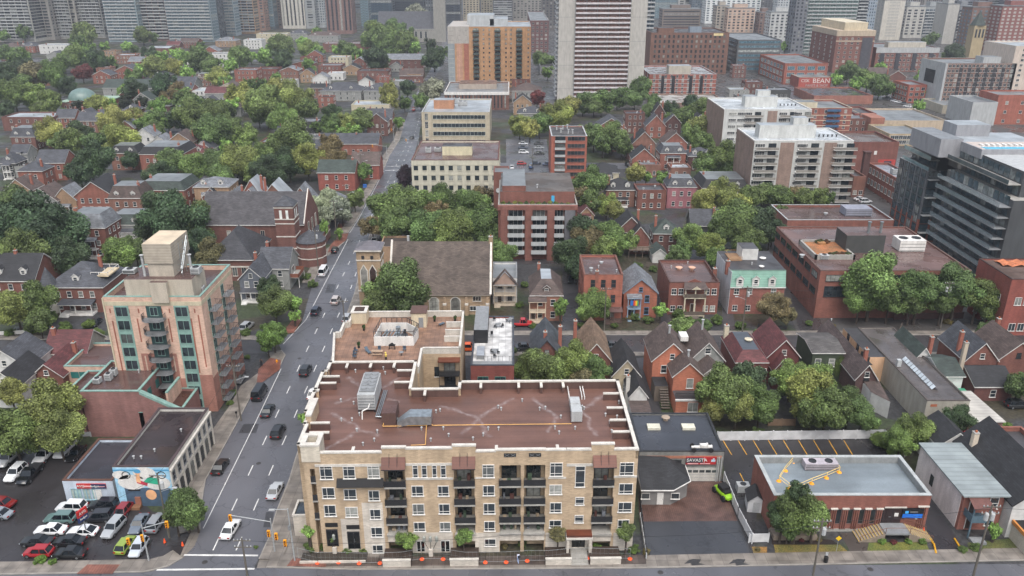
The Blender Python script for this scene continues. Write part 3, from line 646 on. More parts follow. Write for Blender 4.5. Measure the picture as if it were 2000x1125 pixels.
# ---------------------------------------------------------------- the beige apartment block in front
BEI = M('bca07a', 'brick', .85, .95); STONE = M('c3b9aa', 'brick', .85, 1.0); RB = M('6b4e47', 'wet', .55, .66); CAPW = M('d2ccc0', 'stain', .7, .88)
RBI = M('6e4c42', 'stain', .8, .7)
STREAKS = []
def main_block():
    hM = HG(884, 1079); b = Bld('apartment_building', 'beige brick five-storey apartment block with wet brown roof at the corner', 'apartment building', 590, 1249, 886.5, hM, d=30, ang=1.0)
    rt = b.root; rt.location.x, rt.location.y; a = R(1.0); w = b.w
    def LO(x, y, z=None):
        p = P(x, y, hM if z is None else z)-Vector(rt.location); return (p.x*math.cos(a)+p.y*math.sin(a), -p.x*math.sin(a)+p.y*math.cos(a))
    nrm = Vector((math.sin(a), -math.cos(a), 0))
    def FP(x, y):
        d = Vector(((x-1000)/F, cp-(y-562.5)/F*sp, -sp-(y-562.5)/F*cp)); o = Vector((0, 0, CAMH)); q = o + d*((Vector(rt.location)-o).dot(nrm)/d.dot(nrm))-Vector(rt.location)
        return (q.x*math.cos(a)+q.y*math.sin(a), q.z)
    def c6(x, y): return FP(500+x/3.88, 835+y/3.88)
    def c7(x, y): return FP(1000+x/3.88, 835+y/3.88)
    bays = [(747, 790), (885, 927), (977, 1016), (1023.5, 1064), (1159, 1199)]
    bu = [((x0-590)/659*w, (x1-590)/659*w) for x0, x1 in bays]; bu = [(c6(975, 430)[0], c6(1132, 430)[0]), (c6(1503, 430)[0], c6(1655, 430)[0]), (c6(1845, 430)[0], c7(65, 430)[0]), (c7(93, 430)[0], c7(250, 430)[0]), (c7(615, 430)[0], c7(768, 430)[0])]
    front = [(0, 0), (c6(405, 300)[0], 0), (c6(405, 300)[0], 1.5), (c6(442, 300)[0], 1.5), (c6(442, 300)[0], 0)]
    for u0, u1 in bu: front += [(u0, 0), (u0, 1.7), (u1, 1.7), (u1, 0)]
    front.append((w, 0))
    Lp = lambda x, y: LO(x, y)
    back = [Lp(1212, 743), Lp(896, 748), Lp(896, 759), Lp(803, 762), Lp(816, 706), Lp(644, 708), Lp(636, 722), Lp(629, 726), Lp(619, 762), Lp(612, 765), Lp(603, 805), Lp(597, 830), Lp(590, 870)]
    back = [(w, back[0][1])] + back[1:]
    back[1] = (back[1][0], back[0][1]); back[2] = (back[1][0], back[2][1]); back[3] = (back[3][0], back[2][1]); back[4] = (back[3][0], back[4][1]); back[5] = (back[5][0], back[4][1])
    bl = back[6:]; st = []
    for (x_, y_), (x2, y2) in zip(bl, bl[1:]): st += [(x_, y_), (x_, y2)]
    outline = front + back[:6] + [(back[5][0], bl[0][1])] + st + [(0, bl[-1][1])]
    zd = hM-1.3
    for X in (((935, 816), (862, 794), (998, 780), (902, 846), (957, 852)), ((728, 768), (680, 738), (786, 734), (655, 788), (775, 785)), ((702, 838), (650, 808), (632, 882), (738, 850)), ((1090, 815), (1039, 778), (1068, 842)), ((1140, 800), (1182, 766), (1165, 850))):
        c_ = LO(*X[0], zd); STREAKS.extend((*c_, *LO(*q_, zd)) for q_ in X[1:])
    RS = M('76564b', 'streaked', .6, .72)
    # bays are open slots up to z of their top slab; above the slot the wall is closed by a parapet wall
    b.part('wall', MB().prism(outline, -.3, zd, 0), BEI)
    inner = [(.4, .4)] + [(w-.4, .4)] + [(w-.4, back[0][1]-.4)] + [(p[0], p[1]-.4) for p in (back[1],)] + [(back[2][0], back[2][1]-.4), (back[3][0]-.4, back[3][1]-.4), (back[4][0]-.4, back[4][1]-.4), (back[5][0]+.4, back[5][1]-.4), (.9, bl[0][1])]
    rf = b.part('roof', MB().poly([(x, y, zd+.02) for x, y in [(0, 0), (w, 0)]+back[:6]+[(back[5][0], bl[0][1])]+st+[(0, bl[-1][1])]]), RS)
    pm = MB()
    def par(p, q, h, th=.38, inw=1):
        p, q = Vector(p), Vector(q); d = (q-p).normalized(); n = Vector((-d.y, d.x))*th
        pts = [p, q, q+n, p+n]
        pm.prism([(v.x, v.y) for v in pts], zd, h, 0, top=False); o_ = n.normalized()*.06; e = d*.05
        pm.prism([((v+k).x, (v+k).y) for v, k in zip(pts, (-o_-e, -o_+e, o_+e, o_-e))], h, h+.22, 1, bottom=True)
        pm.poly([(*(q+n*1.01), zd), (*(p+n*1.01), zd), (*(p+n*1.01), h), (*(q+n*1.01), h)], 2)
    segs = [(0, 745, 0), (745, 792, .75), (792, 883, .55), (883, 929, .95), (929, 968, 0), (968, 1066, .18), (1066, 1107, .1), (1107, 1156, .1), (1156, 1201, 1.0), (1201, 1249, .1)]
    for x0, x1, dz in segs:
        u0, u1 = (max(x0, 590)-590)/659*w, (x1-590)/659*w; par((u0, 0), (u1, 0), hM+dz)
    par((w, 0), (w, back[0][1]), hM); pts = back[:6]
    for p, q in zip(pts, pts[1:]): par(p, q, hM)
    lf = [back[5], (back[5][0], bl[0][1])] + st + [(0, bl[-1][1]), (0, 0)]
    for p, q in zip(lf, lf[1:]):
        if (Vector(p)-Vector(q)).length > .15: par(p, q, hM)
    b.part('parapet', pm, [BEI, CAPW, RBI])
    # buttress fins behind the parapet
    def fin(u, v, du, dv): b.part('parapet_fin', MB().box(u, u+du, v, v+dv, zd, hM-.2, 0).box(u-.04, u+du+.04, v-.04, v+dv+.04, hM-.2, hM, 1), [RBI, CAPW])
    for x in (676, 722, 768): u, v = LO(x, 712); fin(u, back[5][1]-1.8, .35, 1.4)
    for x in (830, 937, 1011, 1055, 1098): u, v = LO(x, 752); fin(u, (back[0][1] if x > 896 else back[2][1])-1.8, .35, 1.4)
    for y in (768, 796, 820, 843): u, v = LO(1225, y); fin(w-2.9, v, 2.4, .35)
    for x, y in ((629, 735), (622, 748), (606, 826), (604, 845)): u, v = LO(x, y); fin(u, v, 2.8, .35)
    for y in (723, 746): u, v = LO(800, y); fin(back[3][0]-3.0, v, 2.5, .35)
    for x in (684, 967, 1088): u = (x-590)/659*w; fin(u, .4, .35, 1.3)
    u, v = LO(621, 806); b.part('parapet_box', MB().box(u-1.2, u-.4, v-2.6, v+2.4, zd, hM+.9, 0).box(u-1.25, u-.35, v-2.65, v+2.45, hM+.9, hM+1.15, 1), [BEI, CAPW])
    tb = MB(); tb.box(-.15, 2.45, -.1, .5, zd, hM+1.25, 0).box(-.15, .45, .5, 2.9, zd, hM+1.25, 0).box(1.95, 2.45, .5, 2.9, zd, hM+1.25).box(.45, 1.95, 2.4, 2.9, zd, hM+1.25)
    tb.box(-.22, 2.52, -.17, .55, hM+1.25, hM+1.5, 1).box(-.22, .5, .55, 2.97, hM+1.25, hM+1.5, 1).box(1.9, 2.52, .55, 2.97, hM+1.25, hM+1.5, 1).box(.5, 1.9, 2.35, 2.97, hM+1.25, hM+1.5, 1)
    b.part('corner_turret', tb, [M('cfc4ae', 'brick', .8, 1), CAPW])
    # windows
    wl_ = [(485, 580, 295, 388), (503, 597, 455, 532), (517, 607, 590, 668), (660, 752, 295, 383), (668, 760, 468, 540), (680, 770, 605, 675), (847, 935, 292, 380), (855, 935, 480, 550), (865, 945, 620, 690), (875, 957, 757, 825), (885, 963, 893, 945),
          (1190, 1225, 290, 375), (1258, 1293, 290, 375), (1337, 1368, 290, 375), (1402, 1437, 290, 375), (1183, 1265, 445, 515), (1380, 1460, 445, 515), (1190, 1273, 583, 655), (1388, 1467, 580, 650), (1200, 1280, 720, 783), (1395, 1473, 718, 783),
          (1718, 1802, 283, 375), (1723, 1805, 440, 512), (1728, 1808, 577, 650), (1733, 1808, 712, 780), (1735, 1815, 847, 895)]
    w7 = [(293, 378, 270, 365), (290, 372, 435, 503), (292, 370, 570, 640), (288, 368, 705, 755), (487, 545, 295, 447), (485, 540, 530, 583), (480, 535, 668, 718), (822, 915, 270, 358), (817, 907, 427, 497), (810, 900, 567, 637), (808, 880, 700, 760)]
    for f, lst in ((c6, wl_), (c7, w7)):
        for x0, x1, y0, y1 in lst:
            (ua, zt), (ub, zb) = f(x0, y0), f(x1, y1); ww = ub-ua; hh = zt-zb
            if ww < 1.2: v, hz = (), (.2, .8)
            elif hh > 3: v, hz = (.5,), (.5, .85)
            else: v, hz = ((.36,), (.24,)) if y0 > 300 else ((.36,), (.2, .8))
            b.win('f', (ua+ub)/2, zb, ww, hh, v=v, hz=hz, fw=.09)
    # stone panels, bands
    def panel(name, f, x0, x1, y0, y1, m, t=.06, zb=None, t0=.003):
        (ua, zt), (ub, z_) = f(x0, y0), f(x1, y1); ub = min(ub, w+.02); z_ = zb if zb is not None else z_
        b.part(name, MB().box(ua, ub, -t, -t0, z_, zt), m)
    def holes(name, f, x0, x1, y0, y1, m, wins, zb=0):
        """stone cladding around openings"""
        panel(name, f, x0, x1, y0, y1, m, .03, zb)
    holes('stone_cladding', c6, 800, 985, 570, 950, STONE, []); holes('stone_cladding', c6, 640, 800, 692, 950, STONE, [])
    holes('stone_cladding', c6, 1160, 1495, 797, 950, STONE, []); holes('stone_cladding', c6, 1660, 1845, 797, 950, STONE, [])
    holes('stone_cladding', c7, 255, 415, 797, 950, STONE, []); holes('stone_cladding', c7, 770, 955, 797, 950, STONE, []); holes('stone_cladding', c7, 430, 605, 795, 930, STONE, [])
    for f, x0, x1, y0, y1 in ((c6, 445, 970, 278, 292), (c6, 1132, 1490, 270, 284), (c7, 415, 618, 273, 290), (c6, 1137, 1495, 380, 392), (c6, 1660, 1712, 375, 386), (c7, 275, 410, 375, 386), (c7, 773, 955, 365, 376), (c6, 615, 780, 420, 434), (c6, 785, 970, 430, 444)):
        panel('stone_band', f, x0, x1, y0, y1, CAPW, .09)
    for f, x0, x1, y0, y1 in ((c6, 612, 970, 390, 428),):
        (ua, zt), (ub, zb) = f(x0, y0), f(x1, y1); m = MB().poly([(ua, -.12, zb), (ub, -.12, zb), (ub, -.003, zt+.1), (ua, -.003, zt+.1)]); m.v = [(p[0], p[1]-(.7 if p[2] < zt else 0), p[2]) for p in m.v]
        m.poly([(ua, -.82, zb-.02), (ua, -.003, zb-.02), (ub, -.003, zb-.02), (ub, -.82, zb-.02)]); b.part('canopy_roof', m, BLACK)
    # recessed balconies
    IT_ = [M('6a6e74'), M('9a8a74'), M('3a4a3a'), M('5a3a34')]; SLD = M('22282c', 'glass', .1)
    z1 = [c6(1050, y)[1] for y in (443, 580, 718, 800)]
    for bi, (u0, u1) in enumerate(bu):
        zs = [c7(690, y)[1] for y in (432, 572, 706, 795)] if bi == 4 else [c6(1050, y)[1] for y in (443, 582, 720, 800)]
        uc = (u0+u1)/2; ww = u1-u0
        b.part('parapet_wall', MB().box(u0, u1, .002, .38, zd-.9, hM), BEI)
        for i, z in enumerate(zs):
            s = b.part('balcony', MB().box(u0-.1, u1+.1, -.45, 1.69, z-.22, z, 0), CONC)
            dd, gl = win_meshes(ww*.66, 2.25, (.5,), (), False, .08, IRON, SLD, True)
            o = link('balcony_door', dd, rt, (uc-.1, 1.69, z+.03)); link('pane', gl, o)
            if i < 3:
                r_ = MB(); r_.box(u0-.08, u1+.08, -.43, -.37, .98, 1.05)
                for k in range(int(ww/.14)): r_.box(u0+k*.14, u0+k*.14+.035, -.42, -.38, 0.05, 1.0)
                r_.box(u0-.08, u1+.08, -.39, -.38, .08, .96)
                for e in (u0-.06, u1+.03): r_.box(e, e+.04, -.42, -.0, 0, 1.05)
                r_.build('railing', IRON, s, (0, 0, z), uv=False)
            if rnd.random() < .75:
                cx_ = u0+.5
                while cx_ < u1-.6: s_ = rnd.uniform(.25, .6); MB().box(cx_, cx_+s_, .3+rnd.random()*.5, .9+rnd.random()*.4, .02, rnd.uniform(.3, 1.25)).build('balcony_item', rnd.choice(IT_), s, (0, 0, z), uv=False); cx_ += s_+rnd.uniform(.2, 1.3)
            if i == 3: b.part('stone_cladding', MB().box(u0-.05, u1+.05, -.1, 0, z-1.5, z-.22), STONE)
        b.part('basement_window', MB().box(u0+.3, u1-.3, 1.6, 1.68, zs[3]-2.9, zs[3]-1.6), GLASS)
        if bi in (0, 1, 4):
            (_, za), (_, zb) = (c7(0, 217), c7(0, 277)) if bi == 4 else (c6(0, 235), c6(0, 297)); m = MB()
            m.poly([(u0-.2, -1.1, zb), (u1+.2, -1.1, zb), (u1+.2, -.01, za), (u0-.2, -.01, za)], 0).poly([(u0-.2, -1.1, zb-.15), (u1+.2, -1.1, zb-.15), (u1+.2, -1.1, zb), (u0-.2, -1.1, zb)], 1)
            m.poly([(u0-.2, -1.1, zb), (u0-.2, -.01, za), (u0-.2, -.01, zb)], 0).poly([(u1+.2, -1.1, zb), (u1+.2, -.01, za), (u1+.2, -.01, zb)], 0)
            for e in (u0+.9, u1-.9): m.tube((e, -.9, zb+.2), (e, 0, zb+1.9), .03, 5, 1)
            b.part('awning', m, [M('5c3020', 'seam', .5, 1.0, 2), IRON])
    for bi in (2, 3):
        uc = sum(bu[bi])/2; zc = c6(0, 228)[1]; m = MB().box(uc-.85, uc+.85, -.05, 0, zc-.3, zc+.3)
        for k in (-.42, .42):
            for s_ in (1, -1): m.tube((uc+k-.35, -.07, zc-s_*.22), (uc+k+.35, -.07, zc+s_*.22), .03, 4, 1)
        b.part('grille', m, [BLACK, GREY])
    # corner slot balconies
    u0, u1 = c6(405, 300)[0], c6(442, 300)[0]
    b.part('parapet_wall', MB().box(u0, u1, .002, .38, zd-1.2, hM), BEI)
    for y in (415, 555, 690):
        z = c6(430, y)[1]; s = b.part('balcony', MB().box(u0-.05, u1+.05, -.1, 1.49, z-.2, z), CONC); r_ = MB().box(u0, u1, -.06, -.02, 0.05, 1.05); r_.build('railing', IRON, s, (0, 0, z))
    # doors
    for f, x0, x1, y0, y1, lb in ((c6, 530, 630, 770, 895, ''), (c6, 690, 795, 787, 915, ''), (c7, 455, 550, 818, 902, ''), (c6, 1215, 1285, 853, 935, 'w'), (c6, 1397, 1473, 850, 935, 'w')):
        (ua, zt), (ub, zb) = f(x0, y0), f(x1, y1); dw = ub-ua; dh = zt-zb; fm_ = WHITE if lb else IRON
        m = MB().box(-dw/2, dw/2, -.08, -.035, 0, dh, 0)
        for x in (-dw/2, -.05, dw/2-.1): m.box(x, x+.1, -.14, -.08, 0, dh, 1)
        m.box(-dw/2+.1, -.05, -.14, -.08, dh-.15, dh, 1).box(.05, dw/2-.1, -.14, -.08, dh-.15, dh, 1)
        o = b.part('door', m, [M('15181b', 'plain', .1), fm_], loc=((ua+ub)/2, 0, zb)); MB().tube((.12, -.2, dh*.4), (.12, -.2, dh*.62), .03, 5).build('handle', STEEL, o)
    for x0, x1, y in ((525, 620, 737), (685, 785, 753)):
        (ua, z), (ub, _) = c6(x0, y), c6(x1, y); b.part('transom_grille', MB().box(ua, ub, -.09, -.035, z-.35, z+.35), BLACK)
    (ua, zt), (ub, zb) = c7(405, 775), c7(605, 800); b.part('entrance_canopy', MB().box(ua, ub, -1.5, -.04, zb, zb+.35, 0).box(ua+.1, ub-.1, -1.4, -.1, zb+.35, zb+.75, 1).box(ua+.1, ua+.5, -1.4, -1.0, 0, zb, 2).box(ub-.5, ub-.1, -1.4, -1.0, 0, zb, 2), [CAPW, M('5c3020', 'plain', .5), STONE])
    b.part('entrance_steps', MB().box(ua+.7, ub-.7, -2.2, -.04, 0, .5, 0).box(ua+.7, ub-.7, -2.7, -2.2, 0, .33, 0).box(ua+.7, ub-.7, -3.2, -2.7, 0, .16), CONC)
    # garden walls and planters in front
    for f, x0, x1, y, hh in ((c6, 985, 1190, 975, 1.2), (c6, 1480, 1690, 975, 1.2), (c7, 245, 435, 965, 1.1), (c7, 575, 800, 965, 1.1)):
        ua, ub = f(x0, y)[0], f(x1, y)[0]; b.part('planter_wall', MB().box(ua, ub, -3.1, -2.8, 0, hh, 0).box(ua-.05, ub+.05, -3.15, -2.75, hh, hh+.12, 1).box(ua, ub, -2.8, -.06, 0, hh-.3, 2), [STONE, CAPW, M('3a2f28')])
    ua = c6(360, 975)[0]; ub = c6(850, 975)[0]; b.part('planter_wall', MB().box(ua, ub, -2.2, -2.0, 0, .5, 0).box(ua, ub, -2.0, -.04, 0, .3, 1), [STONE, M('35302a')])
    b.part('entrance_lobby', MB().box(-3.6, -.0, 4.0, 7.6, 0, 3.6, 0).box(-3.7, 0, 3.9, 4.2, 3.6, 3.9, 1).box(-3.7, 0, 7.4, 7.7, 3.6, 3.9, 1).box(-3.7, -3.4, 4.2, 7.4, 3.6, 3.9, 1).box(-3.4, 0, 4.2, 7.4, 3.6, 3.66, 2), [STONE, CAPW, GLASS])
    # rooftop
    b.dk = zd
    def RL(x, y, dz=0): return LO(x, y, zd+dz)
    (x0, y0), (x1, _), (_, y1) = RL(700, 806), RL(734, 806), RL(704, 762)
    m = MB().box(x0, x1, y0, y1, .5, 3.1, 0).box(x0+.2, x1-.2, y0+.8, y1, 3.1, 3.3, 1)
    for i in range(5):
        for j in range(2): m.lathe([(.5, 3.3), (.5, 3.42), (.08, 3.42)], 10, 1, (x0+(x1-x0)*(.3+.4*j), y0+1.2+(y1-y0-1.4)*(i+.5)/5))
    for i in range(4): m.box(x0+.1+i*.0, x1-.1, y0-.03, y0, .8+i*.5, 1.0+i*.5, 1)
    for x in (x0, x1-.2):
        for y in (y0, (y0+y1)/2, y1-.2): m.box(x, x+.2, y, y+.2, 0, .5, 2)
    b.part('cooling_unit', m, [LGREY, GREY, IRON], loc=(0, 0, zd+.02)); pp = MB()
    pp.tube((x0+1.8, y0, 1.5), (x0+1.8, y0-1.2, 1.5), .1).tube((x0+1.8, y0-1.2, 1.5), (x0+.9, y0-1.6, 1.2), .1).tube((x0+.9, y0-1.6, 1.2), (x0+.9, y0-2, 0), .1)
    b.part('pipe', pp, WHITE, loc=(0, 0, zd)); pp = MB()
    for k in range(3): pp.tube((x1+.5+k*.25, y1-1, .5), (x1+.3+k*.25, y0-2.0, .5), .08).tube((x1+.3+k*.25, y0-2, .5), (x1+4, y0-2.6-k*.2, .5), .08)
    b.part('pipe', pp, STEEL, loc=(0, 0, zd))
    (x0, y0), (x1, _), (_, y1) = RL(746, 830), RL(774, 830), RL(750, 805); b.box('stair_hatch', x0, x1, y0, y1, zd, zd+2.0, RBI, RB)
    (x0, y0), (x1, _) = RL(776, 836), RL(843, 834); m = MB()
    xm = x0+(x1-x0)*.35; m.prism([(xm, y0), (x1, y0), (x1, y0+2.2), (xm, y0+2.2)], .5, 1.9, 0, bottom=True)
    m.v += [(xm, y0, .5), (xm, y0+2.2, .5), (xm, y0+2.2, 1.9), (xm, y0, 1.9), (x0, y0+.1, 0), (x0, y0+1.3, 0), (x0, y0+1.3, .9), (x0, y0+.1, .9)]; i = len(m.v)-8
    for f in ((0, 3, 7, 4), (3, 2, 6, 7), (2, 1, 5, 6), (1, 0, 4, 5), (4, 7, 6, 5)): m.f.append(tuple(i+k for k in f)); m.m.append(0)
    for k in range(4): m.box(xm+.2+k*(x1-xm)/4, xm+.26+k*(x1-xm)/4, y0-.04, y0+2.24, .46, 1.94, 0)
    b.part('duct', m, STEEL, loc=(0, 0, zd))
    (x0, y0), (x1, _), (_, y1) = RL(1116, 826), RL(1137, 826), RL(1118, 791); b.part('rooftop_unit', MB().box(x0, x1, y0, y0+1.6, .2, 1.9, 0).box(x0+.1, x1, y0+1.6, y1, .4, 1.5, 0).box(x0+.05, x1-.1, y0+3, y0+3.08, .3, 1.6, 0), LGREY, loc=(0, 0, zd))
    pts = [RL(x, y) for x, y in ((748, 836), (751, 823), (748, 836), (834, 834), (834, 822), (845, 834), (1116, 831))]
    m = MB()
    for p, q in zip(pts, pts[1:]): m.tube((*p, .3), (*q, .3), .06, 5)
    p, q, r_ = RL(833, 834), RL(831, 872), RL(803, 873); m.tube((*p, .3), (*q, .3), .06, 5).tube((*q, .3), (*r_, .3), .06, 5)
    b.part('gas_pipe', m, M('d9a860', 'plain', .5, 1.0), loc=(0, 0, zd))
    for x, y in ((1110, 770), (1134, 768), (1139, 768)): u, v = RL(x, y); m = MB().tube((u, v-2, .5), (u, v+2, .5), .09, 6).tube((u, v-2, 0), (u, v-2, .5), .09, 6).tube((u, v+2, 0), (u, v+2, .5), .09, 6); b.part('pipe', m, WHITE, loc=(0, 0, zd))
    vents = [(755, 642), (787, 618), (966, 620), (1054, 632), (980, 657), (645, 865), (742, 885), (785, 970), (648, 1012), (728, 1010), (1365, 950), (1395, 940), (1835, 915), (1858, 930), (765, 1090), (920, 1100), (1255, 1080), (1420, 1078), (1760, 1080), (1838, 1080)]
    for x, y in vents: u, v = RL(500+x/3.88, 560+y/3.88+2); b.vent(u, v, .45, .1, z=zd)
    for x, y in ((765, 25), (920, 35), (897, 98), (812, 130), (1325, 98), (1460, 62), (1645, 90), (1722, 58)): u, v = RL(500+x/3.88, 835+y/3.88+2); b.vent(u, v, .45, .1, z=zd)
    for x, y in ((77, 865), (210, 930), (252, 922), (370, 990), (545, 925), (530, 915), (708, 975), (795, 990), (768, 940), (740, 1030), (325, 1072), (478, 1075), (357, 1110), (755, 1100), (842, 1110), (810, 880)): u, v = RL(1000+x/3.88, 560+y/3.88+2); b.vent(u, v, .45, .1, z=zd)
    # rear wing with the tiled roof terrace
    hT = hM-1.2; zt = hT-1.1
    TB = [LO(689, 609, hT), LO(906, 611, hT)]; yb = TB[0][1]; xr = TB[1][0]; ys = LO(894, 680, hT)[1]; x0 = TB[0][0]; ym = back[4][1]
    cut = LO(825, 682, hT)[0]; xs = LO(668, 690, hT)[0]
    TP = [(back[5][0]+.2, ym+.02), (back[4][0], ym+.02), (cut, ym+.02), (cut, ys), (xr, ys), (xr, yb), (x0, yb), (x0, yb-5), (x0-.9, yb-5), (x0-.9, yb-9.5), (x0-2.0, yb-9.5)]
    b.part('rear_wing', MB().prism(TP, -.3, zt, 0), BEI)
    b.part('terrace_floor', MB().poly([(x, y, zt+.02) for x, y in TP]), M('9a7863', 'walk', .6, .75, .5))
    pm = MB(); PW = M('c9c3b6', 'stain', .7, .9)
    def par2(p, q, h):
        p, q = Vector(p), Vector(q); d = (q-p).normalized(); n = Vector((-d.y, d.x))*.3
        pts = [p, q, q+n, p+n]; pm.prism([(v.x, v.y) for v in pts], zt, h, 0); o_ = n.normalized()*.05
        pm.prism([((v+k).x, (v+k).y) for v, k in zip(pts, (-o_, -o_, o_, o_))], h, h+.15, 1, bottom=True)
    for p, q in zip(TP[2:], TP[3:]+[TP[0]]): par2(p, q, hT)
    b.part('parapet', pm, [PW, CAPW])
    def TL(x, y): return LO(x, y, zt)
    for y in (640, 655, 668):
        u, v = TL(890, y); b.part('parapet_fin', MB().box(xr-3.2, xr-.3, v, v+.25, zt, hT, 0).box(xr-3.25, xr-.3, v-.04, v+.29, hT, hT+.1, 1), [PW, CAPW])
    b.part('roof_planter', MB().box(x0+.3, x0+3.2, yb-3.4, yb-.3, zt, zt+2.3, 0).box(x0+.2, x0+3.3, yb-3.5, yb-.2, zt+2.3, zt+2.5, 1).box(x0+.8, x0+2.7, yb-2.9, yb-.8, zt+2.5, zt+2.53, 2), [M('c8b794', 'stain', .8), CAPW, M('3c2b22')])
    (xa, ya), (xb, _) = TL(804, 640), TL(833, 640); b.part('stair_house', MB().box(xa, xb, ya, ya+3.4, zt, zt+3.0, 0).box(xa-.15, xb+.15, ya-.15, ya+3.55, zt+3.0, zt+3.15, 1).box(xa+1.4, xa+2.3, ya-.05, ya, zt, zt+2.1, 2), [M('c8b794', 'stain', .8), RBI, GREY])
    (xa, ya), (xb, _) = TL(731, 676), TL(808, 676); pts = [(xa, ya), (xb, ya), (xb+.6, ya+3.5), (xb-1.8, ya+6.2), (xa+.6, ya+6.2)]; m = MB()
    for p, q in zip(pts, pts[1:]+pts[:1]):
        p, q = Vector(p), Vector(q); d = (q-p).normalized(); n = Vector((-d.y, d.x))*.15; m.prism([(*p,), (*q,), (*(q+n),), (*(p+n),)], zt, zt+1.9, 0)
        for k in range(5): w_ = p+(q-p)*(k/5); m.box(w_.x, w_.x+.1, w_.y, w_.y+.1, zt+1.9, zt+2.9, 1)
        m.tube((*p, zt+2.9), (*q, zt+2.9), .06, 5, 1)
    b.part('plant_screen', m, [WHITE, IRON]); m = MB()
    for i in range(9): xx = rnd.uniform(xa+1, xb-1.5); yy = rnd.uniform(ya+.8, ya+4.6); m.box(xx, xx+rnd.uniform(.4, 1.3), yy, yy+rnd.uniform(.4, 1), zt+.02, zt+rnd.uniform(.6, 1.9), rnd.choice((0, 1)))
    for i in range(6): m.tube((xa+1+i*.7, ya+1, zt+1), (xa+2+i*.6, ya+4, zt+1.4), .12, 6, 0)
    b.part('plant_machinery', m, [STEEL, IRON])
    # south face of the wing with its two big balconies
    (ua, _), (ub, _) = LO(857, 700, hT), LO(892, 700, hT)
    for k in range(2):
        z = zt-3.6-3.0*k+.1; dd, gl = win_meshes(ub-ua-1.2, 2.3, (.5,), (), False, .08, IRON, SLD, True)
        o = link('balcony_door', dd, rt, ((ua+ub)/2, ys-.02, z)); link('pane', gl, o)
        s = b.part('balcony', MB().box(ua-.3, ub+.3, ys-1.7, ys-.02, z-.25, z), IRON); m = MB().box(ua-.3, ub+.3, ys-1.7, ys-1.65, z+1, z+1.06)
        for i in range(int((ub-ua)/.18)): m.box(ua-.3+i*.18, ua-.26+i*.18, ys-1.7, ys-1.66, z, z+1)
        m.build('railing', IRON, s, uv=False)
        for e in (ua-.3, ub+.2): MB().box(e, e+.1, ys-1.7, ys-1.6, z, z+2.8).build('post', IRON, s)
    b.part('balcony_roof', MB().box(ua-.4, ub+.4, ys-1.8, ys-.02, zt-.9, zt-.7), M('5c3020', 'seam', .5, 1.0, 2))
    u, _ = LO(846, 715, hT); b.part('window', MB().box(u-.45, u+.45, ys-.06, ys-.01, zt-4.6, zt-2.6, 1).box(u-.55, u+.55, ys-.12, ys-.02, zt-4.75, zt-4.6, 0), [WHITE, GLASS])
    b.done(); b.LO = LO; b.TL = TL; b.zt = zt; b.zd = zd; b.ys = ys; b.c6 = c6; b.c7 = c7; return b
MBK = main_block()
def wpt(b, u, v, z): a = b.root.rotation_euler.z; return (b.root.location.x+u*math.cos(a)-v*math.sin(a), b.root.location.y+u*math.sin(a)+v*math.cos(a), z)
# things on the roof terrace
def chairset(name, label, cat, x, y, kind, rz=0, group=None):
    u, v = MBK.TL(x, y); t = thing(name, label, cat, wpt(MBK, u, v, MBK.zt+.03), rz, group)
    if kind == 'lounger':
        MB().box(-.3, .3, -.9, .4, .3, .38).poly([(-.3, .4, .34), (.3, .4, .34), (.3, 1, .8), (-.3, 1, .8)]).build('seat', M('4c5a66'), t)
        for sx in (-.25, .25):
            for yy in (-.8, .3): MB().tube((sx, yy, 0), (sx, yy, .3), .03, 5).build('leg', IRON, t)
    elif kind == 'picnic':
        MB().box(-1, 1, -.4, .4, .72, .8).build('tabletop', M('a98a6c', 'stain'), t)
        for s_ in (-.75, .75): MB().box(-1, 1, s_-.13, s_+.13, .42, .48).build('bench_seat', M('a98a6c', 'stain'), t)
        for sx in (-.7, .7): MB().tube((sx, -.75, 0), (sx, .1, .72), .05, 5).tube((sx, .75, 0), (sx, -.1, .72), .05, 5).build('leg', M('a98a6c', 'stain'), t)
    elif kind == 'grill':
        MB().box(-.6, .6, -.3, .3, .7, .85).lathe([(.34, .85), (.34, 1.05), (.2, 1.2), (.02, 1.25)], 12).build('firebox', BLACK, t)
        for sx in (-.5, .5): MB().box(sx-.04, sx+.04, -.25, .25, 0, .7).build('leg', BLACK, t)
    elif kind == 'table':
        MB().lathe([(.45, .7), (.45, .75), (.02, .75)], 14).build('tabletop', GREY, t); MB().tube((0, 0, 0), (0, 0, .7), .05, 6).build('leg', IRON, t)
    elif kind == 'plant':
        MB().lathe([(.16, 0), (.24, .45), (.2, .45)], 10).build('pot', BLACK, t); c = link('foliage', CR1[0], t, (0, 0, .85)); c.scale = (.35, .35, .5); c.color = (*L('3f5a2c', .7), 1)
    else:
        MB().box(-.28, .28, -.28, .28, .4, .46).box(-.28, .28, .22, .28, .46, .95).build('seat', M('3f4c5a'), t)
        for sx in (-.24, .24):
            for yy in (-.24, .24): MB().tube((sx, yy, 0), (sx, yy, .4), .025, 5).build('leg', IRON, t)
    return t
chairset('lounger', 'grey lounger lying beside the plant screen, near the picnic table', 'lounger', 719, 689, 'lounger', .6)
chairset('lounger', 'grey lounger folded up near the back parapet of the roof terrace', 'lounger', 861, 636, 'lounger', 2.4)
chairset('picnic_table', 'wooden picnic table on the tiled roof terrace', 'picnic table', 737, 693, 'picnic')
chairset('barbecue', 'black barbecue against the white plant screen on the roof terrace', 'barbecue', 766, 682, 'grill')
chairset('patio_chair', 'blue-grey chair left of the black barbecue', 'chair', 741, 686, 'chair', 0)
chairset('patio_chair', 'blue-grey chair right of the black barbecue', 'chair', 790, 686, 'chair', 0)
